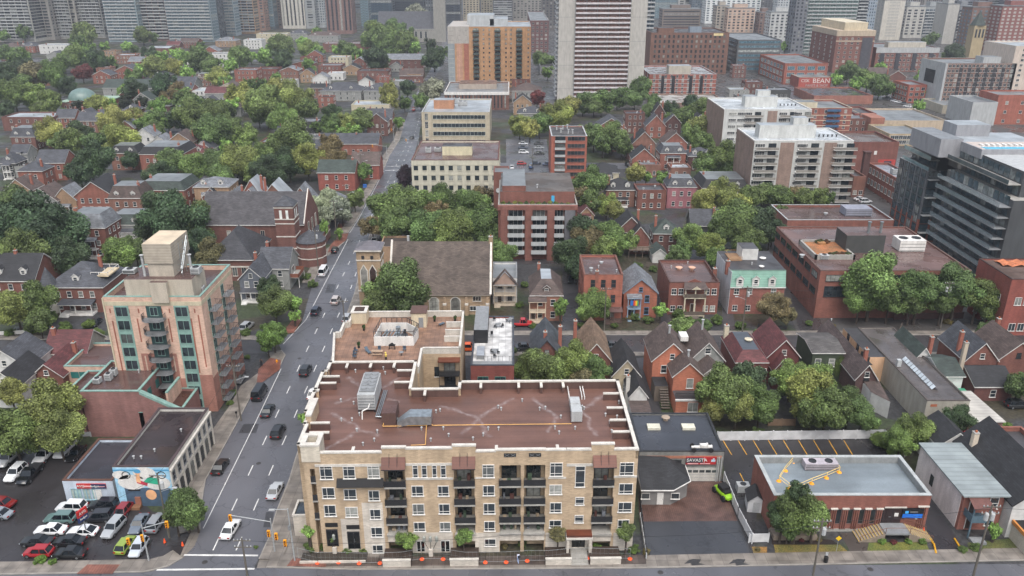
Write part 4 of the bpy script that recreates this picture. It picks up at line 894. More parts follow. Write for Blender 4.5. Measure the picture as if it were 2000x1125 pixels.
chairset('patio_chair', 'dark chair at the left parapet of the terrace, upper of three', 'chair', 696, 688, 'chair', 1.2)
chairset('patio_chair', 'dark chair at the left parapet of the terrace, middle of three', 'chair', 694, 694, 'chair', 1.2)
chairset('patio_chair', 'dark chair at the left parapet of the terrace, lowest of three', 'chair', 693, 700, 'chair', 1.2)
chairset('patio_table', 'small round grey table alone on the terrace tiles', 'table', 784, 695, 'table')
chairset('potted_plant', 'potted plant near the left end of the roof terrace', 'potted plant', 711, 646, 'plant')
chairset('potted_plant', 'potted plant by the dark chairs on the roof terrace', 'potted plant', 701, 680, 'plant')
chairset('potted_plant', 'potted plant beside the stair house door on the terrace', 'potted plant', 849, 628, 'plant')
chairset('potted_plant', 'potted plant in the back right corner of the terrace', 'potted plant', 889, 628, 'plant')
u, v = MBK.TL(754, 702); t = thing('garden_statue', 'small yellow and black figure standing on the terrace tiles', 'statue', wpt(MBK, u, v, MBK.zt+.03)); MB().lathe([(.2, 0), (.15, .5), (.12, .55)], 8).build('base', BLACK, t); MB().lathe([(.15, .55), (.24, .9), (.1, 1.15), (.17, 1.3), (.05, 1.5)], 8).build('figure', M('d8c060'), t)
# ---------------------------------------------------------------- palette
def B_(c, k=1.0): return M(c, 'brick', .85, round(k*.84, 3))
BR, BR2, BBR, BPK, BDK, BTN = B_('9a5540'), B_('824838'), B_('7b4a3e'), B_('b08070', .95), B_('5c3430'), B_('a8835c')
SH, SHB, SHG, SHR, SHBK, SHGN, SHT = [M(c, 'shingle', .75, .8) for c in ('4a4d55', '5c4b45', '767b82', '6a3234', '2c2d31', '3c4a44', '85694f')]
FR, FRB, FRG, FRL = M('4a484a', 'roof', .6, .7), M('6b5450', 'wet', .55, .65), M('82878a', 'roof', .5, .75), M('aab2b8', 'roof', .5, .75)
SW, SG, SB, SC_, SDK = [M(c, 'siding', .7, .85) for c in ('dcdcd8', '9a9c98', '6c7480', 'cfc3a0', '4b4d4c')]
TN = M('82aa9a', 'seam', .5, .8, 1.5); GRD = M('4a4d50', 'plain', .6, .8); TNT = M('84b4a8', 'stain', .6, .75); PINK = M('a8606a', 'brick', .8, .9)
CRM = M('cbbf9c', 'stain', .8, .85); GWAL = M('a09c94', 'stain', .85, .8)
# ---------------------------------------------------------------- lower left
def left_near():
    b = Bld('shop_building', 'two-storey white corner building with a blue painted mural end wall', 'building', 219, 329, 912, base=988, back=797)
    b.flat(M('c9c5bc', 'stain', .8, .85), M('3a3336', 'wet', .5, .7), .5, .35, cap=M('45383a')); w, d, h = b.w, b.d, b.h
    # mural: painted panel standing a few cm proud of the wall
    sky_, blu, dkb = M('9cc8e0', 'plain', .7, .9, 3), M('4f9ac4', 'plain', .7, .9), M('4a6076', 'plain', .7, .8, 2)
    m = MB().box(0, w, -.04, 0, 0, h-.1, 0).box(w*.14, w-.3, -.05, -.04, 0, h*.47, 1).box(.0, w, -.05, -.04, h-.75, h-.45, 2)
    def disc(cx, cz, r, mi, n=16, y=-.06, sx=1, a=0): m.poly([(cx+r*sx*math.cos(2*math.pi*k/n+a), y, cz+r*math.sin(2*math.pi*k/n+a)) for k in range(n)][::1], mi)
    for cx, cz, r in ((w*.3, h*.62, 1.4), (w*.55, h*.85, 1.1), (w*.75, h*.6, 1.3), (w*.12, h*.8, .8)): disc(cx, cz, r, 3, sx=1.6)
    for cx in (w*.22, w*.85):
        for k in range(18):
            a0, a1 = 2*math.pi*k/18, 2*math.pi*(k+1)/18
            m.poly([(cx+.7*math.cos(a0), -.07, h*.8+.7*math.sin(a0)), (cx+.7*math.cos(a1), -.07, h*.8+.7*math.sin(a1)), (cx+.55*math.cos(a1), -.07, h*.8+.55*math.sin(a1)), (cx+.55*math.cos(a0), -.07, h*.8+.55*math.sin(a0))], 4)
    m.poly([(w*.5, -.08, h*.62), (w*.78, -.08, h*.55), (w*.8, -.08, h*.72), (w*.6, -.08, h*.74)], 5).poly([(w*.38, -.08, h*.6), (w*.56, -.08, h*.52), (w*.58, -.08, h*.6), (w*.42, -.08, h*.68)], 6)
    m.poly([(w*.38, -.09, h*.63), (w*.46, -.09, h*.6), (w*.46, -.09, h*.8), (w*.39, -.09, h*.78)], 7); disc(w*.43, h*.84, .35, 7, y=-.09); disc(w*.43, h*.9, .4, 2, y=-.1, sx=1.4)
    disc(w*.6, h*.3, .95, 7, y=-.09, sx=.9); m.box(w*.2, w*.42, -.12, -.06, h*.4, h*.43, 4).box(w*.3, w*.4, -.3, -.06, .3, 1.8, 8)
    b.part('mural', m, [sky_, dkb, blu, WHITE, BLACK, M('2f9c7c', 'plain', .6), M('b03548'), M('d9a67c'), M('8a5a48')])
    for i in range(8):
        v = d*(i+.5)/8; b.win('r', v, h*.58, 1.0, 1.5, v=(), hz=(.5,), fm=GREY, gm=GLASS)
        m = MB().box(-1.05, 1.05, -.05, 0, 0, 2.6, 0).lathe([(0.01, 0), (0.01, 0)], 3)
        m = MB(); m.poly([(-1.05, -.05, .2), (1.05, -.05, .2), (1.05, -.05, 2.3)] + [(1.05*math.cos(t*math.pi/8), -.05, 2.3+.8*math.sin(t*math.pi/8)) for t in range(1, 8)] + [(-1.05, -.05, 2.3)], 0)
        for x in (-.35, .35): m.box(x-.03, x+.03, -.09, -.04, .2, 3.0, 1)
        m.box(-1.0, 1.0, -.09, -.04, 1.5, 1.57, 1); m.build('arched_window', [GLASS, IRON], b.root, b.xf('r', v, 0), FACE['r'])
    for i in range(9): v = d*i/8; v = min(max(v, .2), d-.2); b.part('pilaster', MB().box(w, w+.22, v-.2, v+.2, 0, h-.8, 0), CAPW)
    b.box('cornice', w, w+.35, 0, d, h-.95, h-.6, CAPW); b.box('string_course', w, w+.18, 0, d, h*.5-.1, h*.5+.1, CAPW)
    for x, y in ((2, 3), (4.5, 5), (3.2, 3), (6.5, 11)): b.vent(x, y, .4, .12)
    b.done(); MUR = b
    b = Bld('rental_office', 'low pale-blue car rental office with dark wet roof', 'building', 121, 219, 939, base=979, back=857)
    b.flat(M('bccbdc', 'stain', .7, .9), M('37343a', 'wet', .45, .7), .5, .35, cap=M('54392e')); w, h = b.w, b.h
    s = b.box('sign', w*.28, w*.86, -.2, -.04, h*.66, h*.88, RED); MB().box(w*.57, w*.86, -.21, -.2, h*.66, h*.88).build('sign_panel', M('1c2c50'), s)
    text('AVIS', .62, WHITE, s, (w*.36, -.22, h*.77)); text('Budget', .5, WHITE, s, (w*.64, -.23, h*.77)); MB().box(w*.43, w*.55, -.22, -.2, h*.73, h*.8).box(w*.72, w*.84, -.23, -.21, h*.74, h*.77).build('small_print', M('d8a0a0'), s)
    for u in (.12, .18, .25, .35, .42, .52): b.win('f', w*u*1.05+.3, .4, w*.055, h*.5, v=(), fm=M('8fb0bc'), gm=M('9db8b4', 'glass', .15))
    b.door('f', w*.66, 0, 1, 2.1, WHITE)
    b.done()
    # podium of the tower: pink brick with teal trim
    t = Bld('apartment_tower', 'pink and orange brick apartment tower with teal trim and beige rooftop tank box', 'apartment building', 201, 391, 580, base=803, back=517)
    w, d, h = t.w, t.d, t.h; UP = B_('d2a88e', 1.15); LOW = B_('ac6e5a', 1.0)
    t.flat(UP, FRB, 1.0, .35, cap=TNT)
    t.box('brick_base', -.04, w+.05, -.05, d+.04, -.3, h*.30, LOW); t.box('brick_base', w*.28, w*.655, -.055, 0, h*.3, h*.52, LOW); t.box('brick_base', w*.8, w+.05, -.055, 0, h*.3, h*.33, LOW)
    zs = [h-1.9-1.9-2.72*i for i in range(9)]; zs = [z for z in zs if z > .3]
    for cx in (.165, .785):
        u = w*cx; t.box('teal_strip', u-1.35, u+1.35, -.08, -.0, .3, h-1.7, TNT)
        for z in zs: t.win('f', u, z, 2.1, 1.75, v=(.5,), fm=TNT, gm=GLASS, off=.06, sill=False)
    for z in zs[:6]:
        u = w*.5; t.box('bay_panel', u-1.4, u+1.4, -.1, 0, z-.4, z+2.0, M('2e4a4a', 'plain', .4)); t.win('f', u, z+.2, 1.3, 1.6, v=(.5,), fm=TNT, off=.1, sill=False)
        s = t.part('balcony', MB().prism([(u-2.0, 0), (u-2.0, -1.2), (u-1.2, -1.9), (u+1.2, -1.9), (u+2.0, -1.2), (u+2.0, 0)], -.22, 0, 0, bottom=True), GREY, loc=(0, 0, z-.3)); r_ = MB(); pts = [(u-2, 0), (u-2, -1.2), (u-1.2, -1.9), (u+1.2, -1.9), (u+2, -1.2), (u+2, 0)]
        for p, q in zip(pts, pts[1:]):
            r_.tube((*p, 1.05), (*q, 1.05), .03, 4); n = int((Vector(p)-Vector(q)).length/.16)
            for k in range(n): x = Vector(p)+(Vector(q)-Vector(p))*k/n; r_.box(x.x-.015, x.x+.015, x.y-.015, x.y+.015, 0, 1.05)
        r_.build('railing', IRON, s, uv=False)
    for x in (.045, .1, .24, .34, .58, .66, .86, .92): t.box('brick_inlay', w*x-.12, w*x+.12, -.03, 0, h-3.2, h-2.3, B_('a8593c'))
    for x, z0, z1 in ((.05, .35, .8), (.31, .62, .82), (.635, .62, .82), (.87, .35, .82), (.95, .4, .85)): t.box('brick_inlay', w*x-.12, w*x+.12, -.035, 0, h*z0, h*z1, B_('a8593c'))
    for x in (.32, .62, .72): t.box('brick_inlay', w*x-.12, w*x+.12, -.075, 0, h*.36, h*.5, B_('c9a890'))
    t.box('corner_strip', -.25, .0, -.2, .4, 0, h-.2, CRM); t.box('stone_band', 0, w, -.06, 0, h-1.7, h-.9, CRM); t.box('stone_band', w, w+.06, 0, d, h-1.7, h-.9, CRM)
    for v in (d*.2, d*.62):
        for z in zs:
            t.balc('r', v+1.2, z-.2, 3.4, 1.4, GREY, IRON); t.win('r', v+.2, z-.1, 1.3, 2.0, fm=TNT, gm=GLASS, sill=False)
    dk = t.dk; LO = lambda x, y, z: ((P(x, y, z)-Vector(t.root.location)).x, (P(x, y, z)-Vector(t.root.location)).y)
    BG = M('b8ac98', 'siding', .7, .9, .5); z1 = dk+4.2; (xa, ya), (xb, _) = LO(241, 546, z1), LO(374, 546, z1); _, yb = LO(300, 522, z1)
    t.box('penthouse', xa, xb, ya, yb, dk, z1, M('bcb09c', 'stain', .8, .9), FRB); t.box('penthouse', xa+5, xa+8, ya-1.0, ya, dk, z1-.2, M('bcb09c', 'stain', .8, .9), FRB)
    z2 = z1+6.3; (xa, ya), (xb, _) = LO(276, 477, z2), LO(332, 477, z2); _, yb = LO(300, 450, z2)
    t.box('tank_enclosure', xa+.3, xb-.3, ya+.3, yb-.3, z1, z1+2.6, M('bcb09c', 'stain', .8, .9)); o = t.box('tank_enclosure', xa, xb, ya, yb, z1+2.6, z2, BG, M('c4b49c', 'seam', .6, .95, 3))
    m = MB()
    for k in range(6): m.tube((xb+.1, ya+.8+k*.8, z1+1+k*.8), (xb+1.0, ya+.8+k*.8, z1+1+k*.8), .05, 4)
    m.tube((xb+1, ya+.6, z1+.5), (xb+1, ya+5, z1+5.5), .06, 4).tube((xb+1, ya+.6, z1+1.4), (xb+1, ya+5, z1+6.4), .05, 4)
    for k in range(3): m.tube((xb+1, ya+1+k*2, z1), (xb+1, ya+1+k*2, z1+6.2), .05, 4)
    t.part('ladder_frame', m, STEEL); t.vent(xa-.6, ya+.5, 4, .25, z=z1); t.vent(xb+1.8, ya+3, 3.2, .25, z=z1)
    t.dk = z1; t.hvac(xa-5, ya+1.2, 2.2, 1.6, .9, z1); t.hvac(xb+2.4, ya+1, 1.6, 1.6, 1.3, z1)
    t.dk = dk; t.hvac(w-2.4, 4, 1.4, 1.4, 1.2)
    # podium volumes
    PB = B_('96625a', 1.0)
    def vol(x0, x1, yt, back, base, wm, nm='podium_wall', capm=TNT, rm=FRB, ph=.5):
        hh = HG(yt, base); p0, p1 = P(x0, yt, hh), P(x1, yt, hh); bk = P(x0, back, hh); o = Vector(t.root.location); x_0, x_1, y_0, y_1 = p0.x-o.x, p1.x-o.x, p0.y-o.y, bk.y-o.y
        t.part(nm, MB().box(x_0, x_1, y_0, y_1, -.3, hh-ph, 0, 1, bottom=False), [wm, rm]); m = MB()
        for a in ((x_0, x_1, y_0, y_0+.4), (x_0, x_1, y_1-.4, y_1), (x_0, x_0+.4, y_0+.4, y_1-.4), (x_1-.4, x_1, y_0+.4, y_1-.4)): m.box(*a, hh-ph, hh, 0); m.box(a[0]-.03, a[1]+.03, a[2]-.03, a[3]+.03, hh, hh+.15, 1)
        t.part('podium_parapet', m, [wm, capm]); return x_0, x_1, y_0, y_1, hh
    a = vol(156, 271, 765, 705, 853, PB); t.dk = a[4]-.5; t.hvac(a[0]+.6, a[2]+3.4, 1.2, 1.2, 1.1); t.hvac(a[0]+2.2, a[2]+4.6, 1.1, 1.1, 1.4); t.hvac(a[0]+2.3, a[2]+6.4, 1.1, 1.1, 1.4); t.vent(a[0]+7, a[2]+8)
    b2 = vol(106, 156, 787, 724, 853, PB); c = vol(124, 216, 716, 670, 760, UP); vol(271, 352, 806, 757, 853, PB, rm=M('4c342e', 'wet', .5, .7))
    x_, z_a, z_b, x_e, y_ = a[1]+.02, a[4], a[4]-5.2, a[1]+9.4, a[2]-.04; m = MB()
    q4 = lambda u, v: [(x_, v, u[0]), (x_e, v, u[0]), (x_e, v, u[1]), (x_, v, u[2])]
    m.poly(q4((-.3, z_b, z_a), y_)).poly(q4((-.3, z_b, z_a), y_+.45)[::-1]).poly([(x_, y_-.05, z_a), (x_e, y_-.05, z_b), (x_e, y_+.9, z_b), (x_, y_+.9, z_a)], 1).poly([(x_, y_-.05, z_a-.5), (x_e, y_-.05, z_b-.5), (x_e, y_-.05, z_b), (x_, y_-.05, z_a)], 1); t.part('sloping_parapet', m, [PB, TNT])
    for x in (.12, .3, .5): u = c[0]+(c[1]-c[0])*x; t.part('window', MB().box(u, u+1.6, c[2]-.05, c[2]-.003, c[4]-2.6, c[4]-1.2), M('2e6a66', 'plain', .3))
    for v in (3, 6.5, 10): t.part('window', MB().box(a[1]+.003, a[1]+.06, a[2]+v, a[2]+v+1.4, a[4]-3.0, a[4]-1.3), M('2e6a66', 'plain', .3))
    t.part('terrace_wall', MB().box(a[1]+3.2, a[1]+3.6, a[2]+3, a[2]+11, 0, a[4]-2.0, 0).box(a[1]+3.15, a[1]+3.65, a[2]+3, a[2]+11, a[4]-2.0, a[4]-1.8, 1), [UP, TNT])
    t.done()
    # garden bed along the tower
    return MUR, t
MUR, TWR = left_near()
# lower-left houses
house(-34, 55, 717, 5.6, 13, 'gy', SW, SH, 'white clapboard gabled house with dark roof at the left edge', 3.6, nf=2, back=680, sides='')
house(62, 122, 735, 4.0, 9, 'gy', BR2, SHR, 'low brick house with red-brown roof near the tower podium', 2.6, nf=2, ch=[(.8, .9)])
house(88, 168, 690, 4.6, 8, 'gx', M('9a9488', 'stain'), SHR, 'grey house with large red-brown roof behind the chimney', 3.4, nf=2, ch=[(.1, .4)])
house(-20, 38, 752, 5.0, 9, 'gy', SW, SHBK, 'small white house with black roof at the lower left edge', 2.6, nf=1)
v_ = house(88, 200, 562, 6.5, 13, 'hip', BR2, SH, 'large brick Victorian house with corner turret and curved white porch', 4.6, nf=4, porch=(8, 2.6, False, .55), dorm=1, sides='l', topm=ROOFD, ch=[(.75, .6)])
def turret(b, u, v, r, z0, h, cone, wm, rm): o = MB().lathe([(r, z0), (r, h)], 10, 0, (u, v)).build('turret', wm, b.root); MB().lathe([(r+.3, h), (r+.2, h+.15), (.03, h+cone)], 10, 0, (u, v)).build('turret_roof', rm, o); return o
turret(v_, .6, .8, 2.0, 0, 7.0, 4.6, M('d8d4c8', 'siding', .7, .85), SH)
v_.box('roof_terrace', v_.w*.72, v_.w+.4, 3, 9, 8.2, 8.5, M('b8a88c')); m = MB()
for x in (v_.w*.72, v_.w*.86, v_.w+.3):
    for y in (3, 6, 8.9): m.box(x, x+.1, y, y+.1, 8.5, 9.4)
m.box(v_.w*.72, v_.w+.4, 3, 3.1, 9.3, 9.42).box(v_.w*.72, v_.w+.4, 8.9, 9, 9.3, 9.42).box(v_.w+.3, v_.w+.4, 3, 9, 9.3, 9.42); v_.part('terrace_railing', m, WHITE)
house(-30, 66, 548, 6.5, 12, 'gx', BR2, SHBK, 'brick house with black roof and white gable dormer behind the big tree', 5, nf=3, dorm=2, ch=[(.45, .5)])
house(467, 513, 545, 6, 13, 'gy', SB, SH, 'blue-grey house with white windows on the corner of the left side street', 3, nf=2, porch=(5, 1.8, False, .5), ch=[(.3, .7)])
b = house(505, 563, 524, 6, 10, 'gx', SG, SH, 'pale grey house with dark roof and raised wooden balcony', 4, nf=2, ch=[(.1, .7)]); b.balc('r', 4, 3, 6, 2.2, CONC, M('7a4a38'), solid=True); b.win('r', 4, 3.1, 2.4, 2, fm=WHITE)
for k in (1.3, 7): b.part('post', MB().box(b.w+2.0, b.w+2.15, k, k+.15, 0, 3), WHITE)
# brick church on the left
def church_left():
    b = Bld('church', 'red-brick church with banded square bell tower left of the road', 'church', 392, 592, 438, 8.5, d=17); b.roofm = SHB
    b.gable(8.5, 7.5, 'x', BBR, M('4e4c50', 'shingle', .8, .8), .4); w = b.w
    for u in (3, 8, 13, 18, 23): b.win('f', u, 2.5, 1.1, 4, v=(.5,), fm=STONE)
    hT = 17.5; p0 = P(534, 403, hT)-Vector(b.root.location); p1 = P(571, 403, hT)-Vector(b.root.location); x0, x1, y0 = p0.x, p1.x, p0.y; s = x1-x0
    o = b.part('bell_tower', MB().box(x0, x1, y0, y0+s, -.3, hT, bottom=False), BBR)
    for z in (hT-.6, hT-3.9, hT-5.2, hT-9, hT-12.5): MB().box(x0-.1, x1+.1, y0-.1, y0+s+.1, z, z+.3).build('stone_band', CAPW, o)
    for f in (0, 1):
        for k in (.33, .67): MB().box(x0+s*k-.35, x0+s*k+.35, y0-.06, y0, hT-3.6, hT-1.2).build('belfry_opening', M('d8dcd8'), o) if f == 0 else MB().box(x1, x1+.06, y0+s*k-.35, y0+s*k+.35, hT-3.6, hT-1.2).build('belfry_opening', M('d8dcd8'), o)
    m = MB(); q = [(x0-.3, y0-.3), (x1+.3, y0-.3), (x1+.3, y0+s+.3), (x0-.3, y0+s+.3)]; c = (x0+s/2, y0+s/2, hT+2.6)
    for i in range(4): m.poly([(*q[i], hT), (*q[(i+1) % 4], hT), c])
    m.build('tower_roof', SH, o)
    m = MB().lathe([(4.2, -.3), (4.2, 7)], 12, 0, (x1+3.4, y0+2.5)); ap = m.build('apse', BBR, b.root); MB().lathe([(4.5, 7), (4.4, 7.2), (.05, 10)], 12, 0, (x1+3.4, y0+2.5)).build('apse_roof', SH, ap)
    for z in (2.2, 5.4): MB().lathe([(4.28, z), (4.28, z+.3)], 12, 0, (x1+3.4, y0+2.5)).build('stone_band', CAPW, ap)
    m = MB().box(w-.01, w+.5, 0, 17, 0, 8.5); m.poly([(w+.5, 0, 8.5), (w+.5, 17, 8.5), (w+.5, 8.5, 17)]).poly([(w-.02, 0, 8.5), (w-.02, 17, 8.5), (w-.02, 8.5, 17)][::-1]).poly([(w-.02, 0, 8.5), (w-.02, 8.5, 17), (w+.5, 8.5, 17), (w+.5, 0, 8.5)]).poly([(w-.02, 17, 8.5), (w-.02, 8.5, 17), (w+.5, 8.5, 17), (w+.5, 17, 8.5)])
    b.part('gable_front', m, BBR); m = MB(); m.tube((w+.2, 0, 8.6), (w+.2, 8.5, 17.1), .2, 4).tube((w+.2, 17, 8.6), (w+.2, 8.5, 17.1), .2, 4); b.part('coping', m, CAPW)
    for v in (4, 8.5, 13): b.win('r', v, 3, 1.6, 5, v=(.5,), fm=STONE, off=.5)
    b.box('front_annex', w+.5, w+4.5, 3, 14, 0, 4, BBR, SH); b.box('stone_band', w+4.5, w+4.6, 3, 14, 2.4, 2.7, CAPW)
    b.done()
    b = Bld('church_hall', 'dark-roofed brick hall in front of the red-brick church', 'hall', 402, 492, 508, 6, d=17); b.hip(6, 6.5, BBR, M('3d3e44', 'shingle', .8, .8), .5)
    for u in b.ncol('f', 4): b.win('f', u, 1.5, 1.2, 2.4, fm=STONE)
    b.box('stone_band', -.08, b.w+.08, -.08, 0, 3.9, 4.3, CAPW); b.done()
church_left()
# stone church right of the road
def church_right():
    YB = B_('b0916a', 1.0); hE = HG(574, 614)
    b = Bld('church', 'yellow stone church with long brown roof and square tower beside the road', 'church', 762, 956, 574, hE, d=19); w = b.w; b.roofm = SHB
    top = P(850, 473, hE); lo, hi = 4, 14
    for _ in range(20):
        mid_ = (lo+hi)/2; yy = PIX((b.root.location.x+10, b.root.location.y+9.5, hE+mid_))[1]
        if yy > 473: lo = mid_
        else: hi = mid_
    b.gable(hE, lo, 'x', YB, M('5e5148', 'shingle', .85, .85), .4, trim=M('8a8378'))
    m = MB(); rr = lo
    for x in (-.5, w+.02):
        m.poly([(x, -.3, hE), (x, 9.5, hE+rr+.7), (x, 19.3, hE)]); m.poly([(x+.5, -.3, hE), (x+.5, 19.3, hE), (x+.5, 9.5, hE+rr+.7)])
        m.poly([(x, -.3, hE), (x+.5, -.3, hE), (x+.5, 9.5, hE+rr+.7), (x, 9.5, hE+rr+.7)], 1).poly([(x, 19.3, hE), (x, 9.5, hE+rr+.7), (x+.5, 9.5, hE+rr+.7), (x+.5, 19.3, hE)], 1)
    b.part('gable_coping', m, [YB, CAPW]); b.chimney(w+.2, 9.5, hE+rr-2, hE+rr+1.6, 1.0, YB)
    for px_ in (847, 889): 
        u = (px_-762)/194*w; m = MB(); m.poly([(-1.1, -.03, .2), (1.1, -.03, .2), (1.1, -.03, hE*.62)] + [(1.1*math.cos(t*math.pi/8), -.03, hE*.62+1.1*math.sin(t*math.pi/8)) for t in range(1, 8)] + [(-1.1, -.03, hE*.62)], 0)
        for s_ in (-1.25, 1.1): m.box(s_, s_+.15, -.1, 0, .2, hE*.62, 1)
        for t in range(8):
            a0, a1 = t*math.pi/8, (t+1)*math.pi/8; m.poly([(1.1*math.cos(a0), -.09, hE*.62+1.1*math.sin(a0)), (1.35*math.cos(a0), -.09, hE*.62+1.35*math.sin(a0)), (1.35*math.cos(a1), -.09, hE*.62+1.35*math.sin(a1)), (1.1*math.cos(a1), -.09, hE*.62+1.1*math.sin(a1))], 1)
        for x in (-.4, .4): m.box(x-.03, x+.03, -.07, -.03, .2, hE*.75, 2)
        b.part('arched_window', m, [M('2c2624', 'glass', .2), CAPW, IRON], loc=(u, 0, 0))
    u = (933-762)/194*w; b.win('f', u-.2, hE*.66, 1.9, 1.2, v=(.33, .66), fm=CAPW, gm=M('2c2624', 'glass', .2)); b.win('f', u-1.2, hE*.2, 1.4, 1.1, fm=WHITE); b.door('f', u+1.2, 0, 1.1, 2.2)
    for px_ in (868, 911, 952): u = (px_-762)/194*w; b.part('buttress', MB().box(u-.4, u+.4, -.8, 0, 0, hE*.55, 0).box(u-.3, u+.3, -.5, 0, hE*.55, hE*.85, 0).box(u-.42, u+.42, -.82, 0, hE*.5, hE*.58, 1), [YB, CAPW])
    # tower
    p0, p1 = P(695, 491, 16.5)-Vector(b.root.location), P(741, 491, 16.5)-Vector(b.root.location); hT = 16.5; x0, x1, y0 = p0.x, p1.x, p0.y; s = x1-x0
    o = b.part('tower', MB().box(x0, x1, y0, y0+s, -.3, hT, bottom=False), YB)
    m = MB(); q = [(x0-.4, y0-.4), (x1+.4, y0-.4), (x1+.4, y0+s+.4), (x0-.4, y0+s+.4)]; c = (x0+s/2, y0+s/2, hT+1.9)
    for i in range(4): m.poly([(*q[i], hT), (*q[(i+1) % 4], hT), (*q[(i+1) % 4], hT+.35), (*q[i], hT+.35)], 1); m.poly([(*q[i], hT+.35), (*q[(i+1) % 4], hT+.35), c], 0)
    m.build('tower_roof', [M('6d6a70', 'seam', .5, .8), CAPW], o)
    for k in (.28, .66):
        for f in 'fr':
            m = MB(); r_ = .75; zb = hT-9.5; ht = 4.6; m.poly([(-r_, -.04, 0), (r_, -.04, 0), (r_, -.04, ht), (.45, -.04, ht+.9), (0, -.04, ht+1.4), (-.45, -.04, ht+.9), (-r_, -.04, ht)], 0)
            for a_, c_ in (((-r_, 0), (-r_, ht)), ((r_, 0), (r_, ht)), ((r_, ht), (0, ht+1.5)), ((-r_, ht), (0, ht+1.5))): m.tube((a_[0]*1.12, -.06, a_[1]), (c_[0]*1.12, -.06, c_[1]), .14, 4, 1)
            m.box(-r_-.3, r_+.3, -.2, 0, -.3, 0, 1)
            m.build('lancet_window', [M('3a2c2c', 'glass', .2), CAPW], o, (x0+s*k, y0, zb) if f == 'f' else (x1, y0+s*k, zb), FACE[f])
            MB().box(-.35, .35, -.08, 0, 0, .9).build('belfry_opening', IRON, o, (x0+s*k, y0, hT-2.0) if f == 'f' else (x1, y0+s*k, hT-2.0), FACE[f])
    for z in (hT-2.4, hT-10.2): MB().box(x0-.15, x1+.15, y0-.15, y0+s+.15, z, z+.25).build('stone_band', CAPW, o)
    sg = MB().box(x0+s*.32, x1+.3, y0-.2, y0-.05, 1.6, 5.2).build('banner', WHITE, o); text('Trillium', 1.1, BLACK, sg, (x0+s*.68, y0-.22, 3.6)); text('Hall', 1.1, BLACK, sg, (x0+s*.68, y0-.22, 2.4)); MB().box(x0+s*.5, x0+s*.85, y0-.22, y0-.2, 4.55, 4.75).box(x0+s*.52, x0+s*.8, y0-.22, y0-.2, 4.2, 4.4).build('small_print', M('b08ab0'), sg)
    b.done()
    b = Bld('hall', 'low dark-roofed hall between the stone church and the tall trees', 'hall', 740, 836, 483, 5, d=10); b.flat(BTN, M('4a423e', 'roof', .7, .75), .4, .3); b.box('chimney', b.w*.55, b.w*.6, 3, 3.7, 4.8, 7.4, LGREY); b.done()
church_right()
